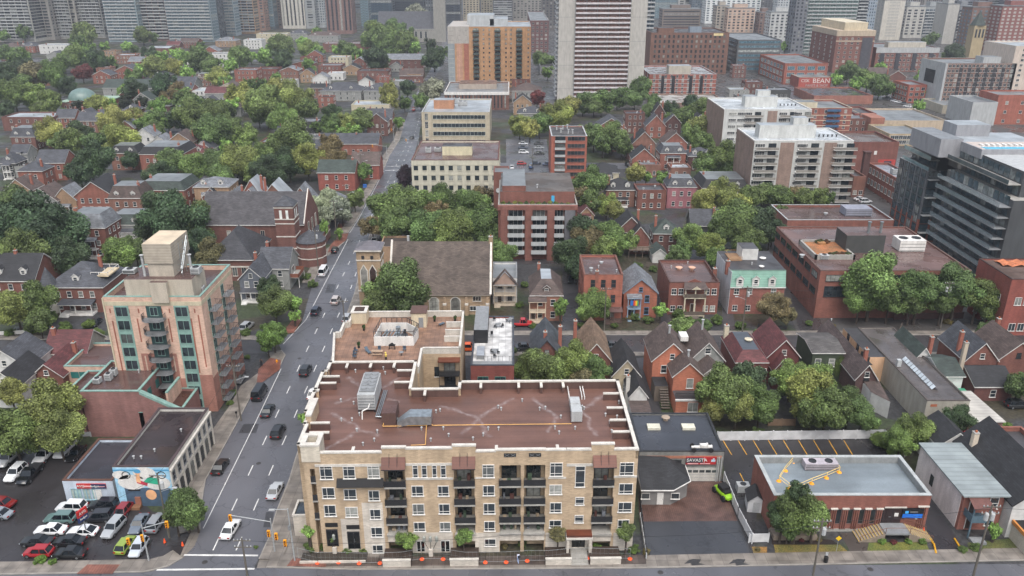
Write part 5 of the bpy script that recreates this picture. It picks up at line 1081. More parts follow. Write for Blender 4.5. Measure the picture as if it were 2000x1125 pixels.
# ---------------------------------------------------------------- houses along the side street (north side)
def street_houses():
    b = house(962, 1010, 543, 7, 12, 'flat', SW, FRG, 'narrow grey-roofed house between the stone church and the brown house', nf=2, back=512, porch=(5.5, 1.8, True, .5, M('b8a890', 'stain')), trim=GREY)
    b.part('front_gable', MB().poly([(0.2, -1.6, 5.7), (b.w-.2, -1.6, 5.7), (b.w/2, -1.6, 9.2)], 0).poly([(-.2, -2, 5.6), (b.w/2, -2, 9.6), (b.w/2, 0, 9.6), (-.2, 0, 5.6)], 1).poly([(b.w+.2, -2, 5.6), (b.w/2, -2, 9.6), (b.w/2, 0, 9.6), (b.w+.2, 0, 5.6)][::-1], 1), [M('a88a78', 'siding'), SHB])
    house(1036, 1099, 578, 6.5, 12, 'man', M('a0664c', 'brick'), SHB, 'brown-roofed house with flat metal roof top and two-storey porch', 3.4, nf=2, k=2.6, topm=FRL, porch=(4, 1.8, True, .22, M('cbb89a', 'stain')), dorm=1, ch=[(.3, .9)], dcol=SHB)
    b = house(1141, 1217, 537, HG(537, 626), 12, 'flat', B_('b45f42'), FRB, 'flat-roofed orange-brick three-storey house on the side street', nf=3, floors=3, back=498, wh=1.9, porch=(4, 1.6, False, .78, M('5a4a44')), sides='l', trim=M('6b4a40')); b.dk = b.h-.5; b.vent(4, 6); b.vent(2, 4, .7, .3); b.vent(8, 3); b.vent(5, 9, .4, .3); b.chimney(b.w*.33, .3, b.h-2, b.h+1.0, .8, BR)
    b = house(1219, 1284, 572, 6.5, 11, 'gy', B_('b4603c'), SHG, 'orange brick gabled house with blue trim and rainbow flag', 3.4, nf=2, trim=M('6f8ba2', 'stain'), porch=(3.2, 1.6, True, .3, M('7f9cb4', 'stain')), wh=1.8, fm=M('5f7f9c'))
    f = b.box('flag', b.w*.3-1.0, b.w*.3+1.0, -1.72, -1.68, 3.9, 5.2, M('2c6ab0'))
    for i, c in enumerate(('c03030', 'e08030', 'e0c030', '3a9a4a')): MB().box(b.w*.3-.3+i*.3, b.w*.3+i*.3, -1.74, -1.72, 3.9, 5.2).build('stripe', M(c), f)
    h = HG(552, 614); b = Bld('apartment_house', 'flat brown-roofed brick apartment house with wide wooden porch', 'house', 1308, 1406, 552, h, back=508); b.flat(B_('8c4a38'), M('6b534e', 'wet', .5, .7), .5, .3, cap=M('4a3530'))
    for z in (.8, h-3.1):
        for u in (.1, .24, .76, .9): b.win('f', b.w*u, z, 1.1, 1.5, v=(.5,), hz=(.5,))
    b.roofm = SHB; m = MB(); w = b.w; c = w/2
    for z in (.6, h-3.2): m.box(c-2.6, c+2.6, -2.0, -.02, z-.25, z, 1); m.box(c-2.6, c+2.6, -2.0, -1.9, z, z+1, 2)
    for x in (-2.5, -.1, 2.4): m.box(c+x-.1, c+x+.2, -1.98, -1.75, 0, h-.9, 1)
    m.poly([(c-3, -2.4, h-.9), (c+3, -2.4, h-.9), (c+2.5, 0, h+.1), (c-2.5, 0, h+.1)], 0).poly([(c-1.2, -2.42, h-.9), (c+1.2, -2.42, h-.9), (c, -2.42, h)], 1); b.part('porch', m, [SHB, CREAM, WOODP]); b.door('f', c, .6, 1.1, 2.2)
    b.part('gable_parapet', MB().poly([(c-2.4, -.03, h-.2), (c+2.4, -.03, h-.2), (c, -.03, h+.9)]).poly([(c-2.4, .3, h-.2), (c, .3, h+.9), (c+2.4, .3, h-.2)]).poly([(c-2.4, -.03, h-.2), (c, -.03, h+.9), (c, .3, h+.9), (c-2.4, .3, h-.2)]).poly([(c, -.03, h+.9), (c+2.4, -.03, h-.2), (c+2.4, .3, h-.2), (c, .3, h+.9)]), B_('8c4a38'))
    for x, y in ((.35, .65), (.62, .65)): b.vent(w*x, b.d*y, .5, .55, M('c9a088'))
    b.vent(w*.2, b.d*.7); b.vent(w*.6, b.d*.9); b.chimney(w+.2, b.d*.4, h-3, h+1.4, .9, BR); b.box('steps', c-1, c+1, -3.6, -2, 0, .5, WOODP); b.done()
    h = HG(531, 613); b = Bld('apartment_house', 'white-sided building with pale teal mansard and roof deck', 'house', 1430, 1537, 531, h, back=491); b.walls(B_('a05848'), h-3.9); w, d = b.w, b.d
    b.part('wall', MB().box(.0, w, .9, d, h-3.9, h-.1), M('c9ccd0', 'stain', .8, .85)); b.part('side_wall', MB().box(-.08, 0, 0, d, -.3, h-.05), M('c9ccd0', 'stain', .8, .85))
    b.part('roof', MB().box(0, w, .9, d, h-.1, h+.1), FR); m = MB().poly([(-.1, -.25, h-3.9), (w+.1, -.25, h-3.9), (w+.1, .95, h+.15), (-.1, .95, h+.15)], 0).box(-.15, w+.15, -.35, 0, h-4.1, h-3.9, 1); b.part('mansard', m, [TN, WHITE]); b.roofm = TN; b.dk = h+.1
    for k in (.16, .45, .75): b.dormer(w*k, -.25, h-3.2, 1.7, 1.6, 1.5, rm=TN)
    for z in (.9,):
        for k in (.12, .36, .8): b.win('f', w*k, h-5.8, 1.1, 1.4, hz=(.5,)); b.win('f', w*k, .9, 1.1, 1.4, hz=(.5,))
    b.box('stair_house', w*.33, w*.33+4, d*.55, d*.55+5, h, h+3, SW, FR); b.box('roof_deck', w*.1, w*.33, d*.5, d*.85, h+.1, h+.35, M('8a6c50', 'seam')); m = MB()
    for y in (d*.5, d*.85): m.box(w*.1, w*.33, y, y+.06, h+1.1, h+1.2)
    for i in range(12): m.box(w*.1+i*(w*.23)/11, w*.1+i*(w*.23)/11+.06, d*.5, d*.5+.06, h+.3, h+1.1)
    m.box(w*.1, w*.1+.06, d*.5, d*.85, h+1.1, h+1.2); b.part('deck_railing', m, M('a08060')); b.vent(w*.6, d*.2, .2, .4, WHITE); b.vent(w*.75, d*.6, .2, .5, WHITE); b.vent(w*.45, d*.3); b.chimney(-.2, d*.25, h-2, h+1.6, .9, BR)
    b.box('porch_roof', w*.55, w*.85, -1.6, 0, 2.7, 3.0, TN); b.door('f', w*.7, .2, 1, 2.1, WHITE); b.done()
    # brick office with rooftop garden
    h = HG(529, 621); OB = B_('94523f'); b = Bld('office_building', 'low brown-brick office building with wet roof, planter garden and dark rooftop box', 'office building', 1603, 1898, 529, h, back=443); b.flat(OB, M('6e5854', 'wet', .45, .8), .3, .35, cap=M('5e4a44')); w, d = b.w, b.d
    for z in (h-2.6, h-6.6):
        for k in range(7): b.win('f', w*(.06+.14*k)+2, z, 5.2 if z > 3 else 6.4, 1.5 if z > h-4 else 2.6, v=(.2, .4, .6, .8), fm=IRON)
        for k in range(7): b.win('l', d*(.07+.14*k)+1, z, 3.6, 1.4, v=(.33, .66), fm=IRON)
    LO = lambda x, y, z: ((P(x, y, z)-Vector(b.root.location)).x, (P(x, y, z)-Vector(b.root.location)).y); dk = b.dk
    z1 = h+4.4; (xa, ya), (xb, _) = LO(1655, 460, z1), LO(1731, 460, z1); b.box('plant_room', xa, xb, ya, ya+7, dk, z1, SDK, M('6e5854', 'wet', .45, .8))
    for x in (.62, .93): b.part('flue', MB().tube((xa+(xb-xa)*x, ya+2, z1), (xa+(xb-xa)*x, ya+2, z1+2.8), .35, 10).tube((xa+(xb-xa)*x, ya+2, z1+2.8), (xa+(xb-xa)*x, ya+2, z1+3), .5, 10), STEEL)
    (x0, y0), (x1, _), (_, y1) = LO(1592, 505, h), LO(1670, 505, h), LO(1592, 474, h); m = MB()
    for q in ((x0, x1, y0, y0+.5), (x0, x1, y1-.5, y1), (x0, x0+.5, y0, y1), (x1-.5, x1, y0, y1)): m.box(*q, dk, dk+1.2, 0)
    m.box(x0+.5, x1-.5, y0+.5, y1-.5, dk, dk+.7, 1).box(x0+4, x1-4, y1-3, y1-.5, dk+.7, dk+1.3, 2); g = b.part('roof_garden', m, [CONC, M('7a5c40', 'grass', .9), M('9a7048')])
    for i in range(9):
        q = link('planting', CR1[i % 6], g, (rnd.uniform(x0+1, x1-1), y0+1 if i < 6 else y1-1.5, dk+1.1)); q.scale = (1.1, .8, .8); q.color = (*L(('5c5630', '6a4a34', '4c5a30')[i % 3], .7), 1)
    (xa, ya), (xb, _) = LO(1756, 490, h), LO(1806, 490, h); b.hvac(xa, ya, xb-xa, 4.5, 3.0, m=WHITE, fans=2); b.hvac(xa-22, ya-6, 2, 1.5, 1.2); b.vent(xa-26, ya-4, .6, .4); b.done()
    b = Bld('office_building', 'far wing of the brown-brick offices with grey rooftop unit', 'office building', 1538, 1746, 430, 8, back=400); b.flat(OB, M('5e4e4c', 'wet', .4, .8), .7, .3, cap=LGREY); b.hvac(b.w*.62, 6, 8, 5, 2.4, m=M('8a8fa0', 'stain'), fans=0); b.vent(b.w*.45, 8, .5, .4); b.box('white_roof_line', .0, b.w, -.3, -.04, 5, 5.4, WHITE)
    for u in b.ncol('f', 14, .02): b.win('f', u, 1, 2.4, 1.2, v=(.5,), fm=WHITE, sill=False)
    b.done()
    b = Bld('red_brick_building', 'red brick building with orange tarpaulin on its roof at the right edge', 'building', 1977, 2110, 546, HG(546, 655), back=505); b.flat(B_('9c4534'), M('6a5850', 'roof', .7, .8), .3, .3, cap=M('3a2c2a'))
    for z in (1.2, b.h*.55): b.grid('l', b.ncol('l', 3), [z], 1.3, 1.5); b.grid('f', b.ncol('f', 6), [z], 1.4, 1.8)
    t = MB(); n = 8
    for i in range(n):
        for j in range(4): x, y = 3+i*1.1, b.d-5+j*.9; t.poly([(x, y, b.dk+.3+.3*math.sin(i*2.1+j)), (x+1.1, y, b.dk+.3+.3*math.sin((i+1)*2.1+j)), (x+1.1, y+1.3, b.dk+.3+.3*math.sin((i+1)*2.1+j+1)), (x, y+1.3, b.dk+.3+.3*math.sin(i*2.1+j+1))])
    b.part('tarpaulin', t, M('b8704c', 'plain', .7)); b.done()
street_houses()
# ---------------------------------------------------------------- south side of the side street, seen from the back
def south_side():
    h = 10.5; b = Bld('terrace_building', 'dark modern building with white roof terrace and brick back wall', 'building', 919, 1004, 714, h, back=618); b.flat(B_('8c3c30'), M('c9c8c6', 'walk', .6, .95, .8), .3, .3, cap=M('3c4048')); w, d = b.w, b.d; dk = b.dk
    for k in (.22, .62): b.win('f', w*k+.5, h-4.4, 1.9, 2.0, v=(.5,), hz=(.35,), fm=M('3a7a72'))
    b.box('stair_house', .2, w*.36, d*.45, d-.5, dk, dk+2.9, M('202226', 'plain', .5), GREY); b.box('grey_roof', .1, w-.1, .1, 2.2, dk, dk+.1, GREY); m = MB()
    for y in (2.4, d*.48): m.box(w*.3, w-.4, y, y+.05, dk+1, dk+1.06)
    for i in range(9): m.box(w*.3+i*w*.085, w*.3+i*w*.085+.05, 2.4, 2.45, dk, dk+1.03)
    b.part('terrace_railing', m, IRON); b.box('hot_tub', w*.12, w*.3, 3, 7, dk, dk+.9, GREY, M('8a9098')); b.box('dark_cladding', -.05, w*.2, d*.5, d, 0, h-1, M('202226', 'plain', .5)); b.done()
    for i, (fx, fy, k) in enumerate(((.55, .25, 't'), (.48, .24, 'c'), (.63, .24, 'c'), (.55, .17, 'c'), (.6, .78, 't'), (.52, .77, 'c'), (.7, .77, 'c'), (.45, .6, 'c'), (.9, .9, 't'), (.82, .9, 'c'), (.5, .93, 'c'))):
        t = thing('patio_table' if k == 't' else 'patio_chair', ('dark dining table' if k == 't' else 'dark metal chair')+' on the white roof terrace '+('near the brick wall side' if fy < .4 else 'towards the street side'), 'table' if k == 't' else 'chair', (b.root.location.x+w*fx, b.root.location.y+d*fy, dk+.05), i*.9)
        if k == 't': MB().box(-.7, .7, -.45, .45, .7, .76).build('tabletop', GREY, t); [MB().box(a-.03, a+.03, c_-.03, c_+.03, 0, .7).build('leg', IRON, t) for a in (-.6, .6) for c_ in (-.38, .38)]
        else: MB().box(-.25, .25, -.25, .25, .42, .47).box(-.25, .25, .2, .25, .47, .95).build('seat', IRON, t); [MB().box(a-.02, a+.02, c_-.02, c_+.02, 0, .42).build('leg', IRON, t) for a in (-.2, .2) for c_ in (-.2, .2)]
    GR = 'gy'
    house(1040, 1096, 696, 5.6, 11, GR, B_('7a4438'), M('4a535c', 'shingle', .6, .8), 'dark slate-roofed house behind the bushy green tree', 3.6, nf=2, ch=[(.45, .2), (1.0, .45)], trim=M('3a4048'))
    house(1135, 1193, 704, 5.6, 12.5, GR, BR2, SHT, 'house with tan shingled gable roof and white bargeboards', 3.7, nf=2, ch=[(-.1, .75)], wh=1.6, z0=2)
    b = house(1197, 1250, 733, 4.4, 9.5, GR, M('b0a080', 'siding'), SHBK, 'small house with jet-black gable roof beside the narrow lane', 3.3, nf=1, ch=[])
    b.gable(3.6, 2.2, 'y', SW, SHBK, .3, WHITE, x0=b.w*.45, x1=b.w+.4, y0=-7, y1=-.05); b.chimney(b.w*.42, -5, 0, 7.0, .7, M('cfcac0', 'stain')); b.box('annex', b.w*.4, b.w+.6, -11.5, -7.1, 0, 2.8, SW, SHB); b.box('annex', b.w*.45, b.w+.6, -15, -11.6, 0, 2.4, SW, SHB)
    OR = B_('c86c42'); b = house(1275, 1350, 704, 7.0, 10, GR, OR, SHB, 'orange brick house with brown gable roofs and black back deck', 3.7, nf=2, wh=1.6, ch=[])
    for a in b.root.children: pass
    w = b.w; b.gable(6.3, 2.7, 'y', OR, SHB, .35, WHITE, x0=w*.42, x1=w*1.18, y0=-5.2, y1=-.05); b.win('f', w*.85, 3.7, 1.2, 2.0, off=5.2, fm=WHITE, v=()); b.box('back_extension', w*.42, w*1.18, -9, -5.3, 0, 3.2, OR, FR); b.box('terrace_edge', w*.4, w*1.2, -9.15, -8.9, 3.0, 3.35, WHITE); m = MB().box(w*.42, w*1.18, -8.2, -8.1, 4.2, 4.28)
    for i in range(30): m.box(w*.42+i*w*.0255, w*.42+i*w*.0255+.05, -8.2, -8.12, 3.2, 4.2)
    b.part('deck_railing', m, IRON); b.win('f', w*.85, .7, 1.8, 1.9, off=9.0, fm=WHITE, v=(.5,)); b.box('back_shed', w*.0, w*.35, -4, -.05, 0, 3.4, WOODP, SHBK); b.box('skylight_box', w*.84, w*1.05, 5.4, 8, 8.6, 9.6, WHITE)
    b.vent(w*.5, 4.5, 2.9, .2, z=9.6); b.vent(w*.85, -2, 2, .2, z=8.2)
    for i in range(8): b.box('stair_tread', w*.12, w*.34, -4.5-i*.4, -4.1-i*.4, 2.8-i*.35, 2.9-i*.35, WOODP)
    b = house(1348, 1414, 703, 7.0, 10, GR, SG, SHB, 'pale grey house with brown gable roofs joined to the orange one', 3.7, nf=1, wh=1.2, ch=[], z0=5); w = b.w
    b.gable(5.6, 2.4, 'y', M('c9c4b8', 'siding'), SHB, .35, WHITE, x0=w*.1, x1=w*.9, y0=-5, y1=-.05); b.win('f', w*.72, 3.4, .8, 1, off=5.0, fm=WHITE, v=()); b.box('red_awning', w*.12, w*.5, -10, -5.1, 2.6, 2.75, RED); b.vent(w*.5, 6, 3, .2, z=10)
    b = Bld('house', 'dark red house with flat grey roof and red lower mansard', 'house', 1437, 1500, 709, 5.8, back=660); b.hip(5.8, 2.2, B_('7c3c34'), SHR, .2, k=1.6, fm=M('4a5058', 'roof', .5, .8)); b.vent(b.w*.6, b.d*.5, .25, .5, CREAM, z=8.0); [b.win('f', b.w*k, 3.2, .9, 1.3) for k in (.3, .6, .9)]; b.chimney(.5, b.d-1, 5, 9.3, .9, CREAM); b.done()
    house(1500, 1561, 696, 6.2, 10.5, GR, B_('6e2c2a'), SHR, 'dark red house with steep red-brown gable roof', 3.6, nf=1, ch=[], wh=1.1); b = house(1512, 1548, 722, 4.4, 5, GR, B_('6e2c2a'), SHR, 'low dark red back wing of the red gabled house', 2.6, nf=1)
    b = Bld('house', 'ivy-covered dark green house with flat grey roof', 'house', 1588, 1648, 690, 6.4, back=652); b.gable(6.4, .8, 'x', M('46543c', 'siding', .8, .8), M('5a5654', 'shingle', .8, .8), .3); [b.win('f', b.w*k, 3.4, 1.1, 1.7, v=(), hz=(.5,)) for k in (.2, .65)]; iv = link('ivy', CR1[2], b.root, (b.w*.9, 0, 3.5)); iv.scale = (1.3, .4, 3); iv.color = (*L('4a5a28', .7), 1); b.done()
    b = house(1672, 1712, 739, 4.6, 21, GR, B_('5c3c38'), M('5c4c4a', 'shingle', .8, .8), 'long brown-roofed house with white gable trim beside the peach wall', 2.9, nf=0, ch=[(.9, .25)]); b.win('f', b.w/2, 4.2, .9, 1.3, v=(), fm=BLACK); b.vent(b.w*.5, 20, .3, .12, z=8)
    pts = [P(a, c, 3.6) for a, c in ((1702, 766), (1739, 785), (1712, 742), (1676, 737))]; o = b.root.location
    m = MB().prism([(p.x-o.x, p.y-o.y) for p in pts], 0, 3.5, 0); b.part('white_annex', m, SW); b.part('annex_roof', MB().poly([(p.x-o.x, p.y-o.y, 3.6+(.6 if i > 1 else 0)) for i, p in enumerate(pts)]), SHB)
    h = HG(783, 836); b = Bld('warehouse', 'long building with peach and grey walls and wet patched roof', 'building', 1811, 1895, 783, h, back=640); GR_ = M('aaa495', 'stain', .85, .85); b.flat(GR_, M('5a5452', 'wet', .4, .85, 2), .15, .25, cap=M('4a4340')); w, d = b.w, b.d
    b.box('peach_wall', -3.2, -.02, d*.56, d, -.3, h-.1, M('d9a878', 'stain', .8, .95), FR); b.part('peach_window', MB().box(-3.26, -3.2, d*.72, d*.72+1.2, 4.2, 5.8).box(-3.26, -3.2, d*.88, d*.88+1.2, 4.2, 5.8), GLASS)
    m = MB()
    for i in range(11): m.poly([(w*.36, d*.13+i*1.15, h+.05), (w*.36, d*.13+i*1.15+1.0, h+.05), (w*.44, d*.13+i*1.15+1.0, h+.7), (w*.44, d*.13+i*1.15, h+.7)]).poly([(w*.52, d*.13+i*1.15, h+.05), (w*.44, d*.13+i*1.15, h+.7), (w*.44, d*.13+i*1.15+1.0, h+.7), (w*.52, d*.13+i*1.15+1.0, h+.05)])
    b.part('ridge_skylight', m, M('b9c2c8', 'plain', .15)); b.box('roof_pipe', .4, 1.2, d*.42, d*.42+.8, h, h+1.4, LGREY); m = MB()
    for k in range(4): m.box(-3.9-k*.02, -3.2, d*.55+k*.9, d*.55+k*.9+.06, 0, h, 0)
    for z in (2.4, 4.8): m.box(-4.2, -3.2, d*.5, d*.6, z, z+.06)
    b.part('fire_escape', m, IRON); b.box('doorway', w*.1, w*.25, -.05, -.003, h-1.2, h-.7, M('9a5a40')); b.done()
    b = Bld('shed', 'long shed with white sloping roof behind the grey warehouse', 'shed', 1893, 1960, 822, 3.2, back=772); b.walls(B_('8a5a50'), 3.2); b.part('roof', MB().poly([(-.3, -.3, 3.2), (b.w+.3, -.3, 3.2), (b.w-1, b.d+.3, 4.0), (-.3, b.d+.3, 4.0)]).poly([(-.3, -.3, 3.0), (b.w+.3, -.3, 3.0), (b.w+.3, -.3, 3.2), (-.3, -.3, 3.2)]), M('c8c4bc', 'seam', .6, .7)); b.done()
    b.part('graffiti_wall', MB().box(b.w*-.3, b.w*.4, -1.0, -.8, 0, 1.6), M('a02c3c', 'plain', .6, 1, 3))
    b = house(1782, 1822, 706, 4.6, 10, GR, SW, SHGN, 'dark green-roofed white house behind the long grey warehouse', 3, nf=1, ch=[(1.2, .35)])
    b = house(1840, 1882, 735, 5.0, 9, 'gx', SW, SHGN, 'white two-storey house with green roof and pair of black-framed windows', 1.6, nf=2, fm=BLACK); b.box('green_awning', 0, b.w+.6, -3.4, -.05, 2.2, 2.4, M('3c8a6a', 'seam', .5)); b.chimney(b.w+.9, 3, 0, 11, .7, M('b8a890', 'stain'))
    house(1886, 1948, 703, 5.6, 10.5, GR, BR2, SH, 'brick house with slate-blue gable roof near the right edge', 3.7, nf=2, ch=[(.05, .35)])
    house(1950, 2026, 702, 5.6, 10.5, GR, BR2, SHB, 'brick house with brown gable roof at the right edge', 3.7, nf=2, fm=BLACK, ch=[(.6, .95)])
    house(1905, 1980, 755, 3.2, 9, 'gx', B_('6e3a32'), SHBK, 'low brick outbuilding with black roof below the gabled houses', 2.0, nf=1, ch=[(.8, .9)])
south_side()
# ---------------------------------------------------------------- bottom right
def bottom_right():
    h = HG(882, 939); b = Bld('garage', 'grey brick garage with wet black roof and red sign', 'garage', 1249, 1415, 882, h, back=807); GB = M('84847f', 'brick', .85, .8); b.flat(GB, M('40434a', 'wet', .4, .8), .25, .3, cap=IRON); w, d = b.w, b.d
    b.box('brick_band', 0, w*.98, -.05, -.003, h-1.3, h-.8, M('b06a48', 'brick')); FPX = lambda x: (x-1249)/166*w
    for k in (1251, 1275, 1300, 1322): b.part('louvre', MB().box(FPX(k)-.9, FPX(k)+.9, -.06, 0, h-2.6, h-1.6), IRON)
    s = b.box('sign', FPX(1341), FPX(1400), -.3, -.06, h-2.3, h-.95, M('a02428')); MB().box(FPX(1341), FPX(1374), -.32, -.3, h-1.95, h-.95).build('sign_panel', M('3a3f48'), s); text('SAVASTA', .82, WHITE, s, (FPX(1362), -.34, h-1.45)); MB().box(FPX(1344), FPX(1365), -.33, -.31, h-2.2, h-2.06).box(FPX(1369), FPX(1388), -.33, -.31, h-2.2, h-2.06).build('small_print', M('e8b8b8'), s); MB().box(FPX(1390), FPX(1398), -.33, -.31, h-1.75, h-1.35, 0).box(FPX(1393), FPX(1396), -.33, -.31, h-1.35, h-1.1, 0).build('emblem', M('a8c0d0'), s); MB().box(FPX(1376), FPX(1377), -.33, -.3, h-1.9, h-1.0).build('sign_line', WHITE, s)
    m = MB().box(0, 5.6, -.1, 0, 0, h-3.1, 0)
    for i in range(5): m.box(.3+i*1.05, 1.15+i*1.05, -.12, -.1, 1.7, 2.2, 1)
    for i in range(6): m.box(0, 5.6, -.115, -.1, i*.65, i*.65+.04, 2)
    b.part('garage_door', m, [M('b5b2aa', 'stain'), GLASS, GREY], loc=(FPX(1341), 0, 0)); m = MB()
    for x in (1403, 1406, 1411): m.tube((FPX(x), -.2, 0), (FPX(x), -.2, h-.9), .07, 6)
    b.part('pipe', m, LGREY); b.dk = h-.25
    for x, y in ((1278, 838), (1346, 838)): p = P(x, y, h)-Vector(b.root.location); b.box('skylight', p.x-1.1, p.x+1.1, p.y, p.y+1.5, h-.25, h+.2, M('c9c6b0', 'stain'))
    p = P(1300, 818, h)-Vector(b.root.location); b.vent(p.x, p.y, .5, .45, M('9a8a7a'))
    # office annex with black hipped roof
    x1 = FPX(1336); b.part('office_annex', MB().prism([(-.3, -6.4), (x1-3, -6.4), (x1, -4.2), (x1, -.1), (-.3, -.1)], -.2, 3.1, 0), M('8a8886', 'siding', .7, .8)); m = MB(); e = [(-.6, -6.9), (x1-2.8, -6.9), (x1+.4, -4.4), (x1+.4, -.05), (-.6, -.05)]; t_ = [(-.6, -.05), (x1-3.2, -.3)]
    m.poly([(*e[0], 3.1), (*e[1], 3.1), (*t_[1], 5.0), (*t_[0], 5.0)]).poly([(*e[1], 3.1), (*e[2], 3.1), (*t_[1], 5.0)]).poly([(*e[2], 3.1), (*e[3], 3.1), (*t_[1], 5.0)]); m.poly([(*q, 3.1) for q in e][::-1], 1)
    b.part('annex_roof', m, [SHBK, WHITE]); m = MB()
    for p_, q_ in zip(e[:3], e[1:4]): m.tube((*p_, 3.05), (*q_, 3.05), .1, 4)
    b.part('gutter', m, WHITE)
    o = b.part('door', MB().box(-.5, .5, -.06, 0, 0, 2.2), WHITE, loc=(FPX(1280), -6.4, .1)); MB().box(.35, .42, -.12, -.06, 1, 1.1).build('handle', IRON, o)
    for x in (1252, 1308): b.win('f', FPX(x), 1.2, 1.2, 1.0, v=(), off=6.4, fm=WHITE)
    b.done()
    # racing car model on the roof edge
    p = P(1370, 878, h+.1); t = thing('racing_car', 'white vintage racing car displayed on the garage roof edge', 'racing car', (p.x, p.y, h+.05), R(90)); bd = MB().tube((0, -1.7, .6), (0, 1.7, .55), .32, 8, 0, .2).box(-.35, .35, -.9, .3, .6, 1.05, 0).tube((-.35, -.9, 1.1), (.35, -.9, 1.1), .12, 6).box(-.12, .12, -.99, -.95, .7, 1.0, 1); bd.build('body', [WHITE, RED], t)
    for y in (-1.4, 1.4):
        for sx in (-.75, .75): MB().tube((sx-.12, y, .38), (sx+.12, y, .38), .38, 12).build('wheel', TYRE, t)
    # yard
    sheet('brick_yard', px([(1247, 966), (1337, 966), (1345, 940), (1412, 940), (1441, 1017), (1249, 1019)]), .006, M('6a5048', 'walk', .6, .75, .2), 'brown brick paved yard in front of the garage')
    sheet('driveway', px([(1249, 1019), (1441, 1017), (1470, 1088), (1258, 1090)]), .008, M('47494e', 'asphalt', .55, .7), 'dark asphalt driveway in front of the garage')
    # brick church with grey roof
    h = HG(968, 1037); b = Bld('chapel', 'low red-brick hall with flat grey-green roof and front steps', 'hall', 1512, 1820, 968, h, back=890); CB = B_('93513e'); b.flat(CB, M('7f898f', 'roof', .55, .8), 1.1, .5, cap=M('a0a6a6', 'stain')); w, d = b.w, b.d; U = lambda x: (x-1512)/308*w
    b.part('parapet_inner', MB().box(.5, w-.5, d-.56, d-.5, b.dk, h).box(w-.56, w-.5, .5, d-.5, b.dk, h), M('868a8a', 'stain'))
    pr_ = w*.073
    for i in range(10):
        x = .3+i*pr_
        for k in range(3): b.part('brick_pier', MB().box(x+k*.32, x+k*.32+.16, -.22, 0, .5, h-2.4), CB)
        b.part('stone_cap', MB().box(x-.1, x+.95, -.26, 0, h-2.4, h-2.2), CAPW); b.win('f', x+.7*pr_, 1.5, pr_*.42, 2.5, v=(), hz=(), fm=BDK, sill=False, gm=M('22282c', 'plain', .1))
    for k in range(4): b.part('brick_pier', MB().box(w-1.4+k*.3, w-1.24+k*.3, -.16, 0, .5, h-2.0), CB)
    b.part('stone_cap', MB().box(w-1.7, w, -.2, 0, h-2.0, h-1.8), CAPW); b.part('stone_cap', MB().box(U(1733), U(1776), -.12, 0, h-2.2, h-2.0), CAPW)
    u = U(1750); o = b.part('door', MB().box(-1.4, 1.4, -.1, 0, 0, 2.7, 0).box(-.03, .03, -.14, -.1, 0, 2.7, 1).box(.3, .9, -.13, -.1, 1.2, 1.8, 2), [M('2c1f20', 'plain', .4), IRON, WHITE], loc=(u, 0, 1.6)); MB().box(-.5, -.15, -.17, -.13, 1.1, 1.15).build('handle', STEEL, o)
    o = b.part('notice_sign', MB().box(-1.6, 1.6, -.25, 0, 0, 1.7, 0).box(-1.5, 1.5, -.27, -.25, .05, .75, 1), [M('15171c', 'plain', .3), M('1f6fd0', 'plain', .3)], loc=(U(1789), 0, h-3.9)); MB().box(-1.2, -.7, -.28, -.26, .85, 1.3, 0).box(-.5, .7, -.28, -.26, 1.05, 1.2, 1).build('emblem', [M('3f9fe0'), GREY], o)
    b.part('plinth', MB().box(-.1, w+.1, -.12, 0, -.2, .45), CONC); b.part('notice', MB().box(U(1797), U(1802), -.05, 0, 2.2, 2.6), WHITE)
    st = MB().box(u-1.8, u+1.8, -2.6, -.13, 1.3, 1.6, 1)
    for sgn in (-1, 1):
        for k in range(9): x = u+sgn*(1.8+k*.42); st.box(min(x, x+sgn*.42), max(x, x+sgn*.42), -2.6, -.13, 0, 1.45-k*.16, 0).box(min(x+sgn*.36, x+sgn*.42), max(x+sgn*.36, x+sgn*.42), -2.62, -.11, 1.45-k*.16, 1.48-k*.16, 2)
    b.part('steps', st, [M('8a7a68', 'stain'), GREY, M('c9a84a')]); m = MB()
    for sgn in (-1, 1):
        for y in (-2.6, -.3): m.tube((u+sgn*1.8, y, 2.6), (u+sgn*5.4, y, 1.1), .04, 5).tube((u+sgn*5.4, y, 1.1), (u+sgn*5.4, y, .1), .04, 5).tube((u+sgn*1.8, y, 2.6), (u+sgn*1.8, y, 1.6), .04, 5)
    m.tube((u-1.8, -2.6, 2.6), (u+1.8, -2.6, 2.6), .04, 5); b.part('handrail', m, M('6a4a3c'))
    b.box('side_steps', 0, 6.5, -2.2, -.13, 0, .8, M('8a7a68', 'stain'))
    # rooftop units with yellow guard rail
    LOC = lambda x, y: P(x, y, b.dk)-Vector(b.root.location); q = LOC(1572, 920); b.hvac(q.x, q.y, 5.2, 1.7, 1.3, m=M('a8a0a8', 'stain'), fans=2)
    rp = [LOC(*a) for a in ((1549, 903), (1548+78, 903), (1639, 923), (1614, 934), (1585, 945), (1560, 956), (1540, 955), (1521, 940), (1534, 920))]; m = MB(); ft = MB()
    for p_, q_ in zip(rp, rp[1:]+rp[:1]):
        for z in (.55, 1.05): m.tube((p_.x, p_.y, b.dk+z), (q_.x, q_.y, b.dk+z), .045, 5)
        m.tube((p_.x, p_.y, b.dk), (p_.x, p_.y, b.dk+1.05), .045, 5)
    b.part('guard_rail', m, M('e8c87a', 'plain', .5))
    for p_ in rp: b.part('rail_foot', MB().lathe([(.4, 0), (.3, .15), (.08, .3)], 10, 0, (p_.x, p_.y)), AMBER, loc=(0, 0, b.dk+.02))
    b.done()
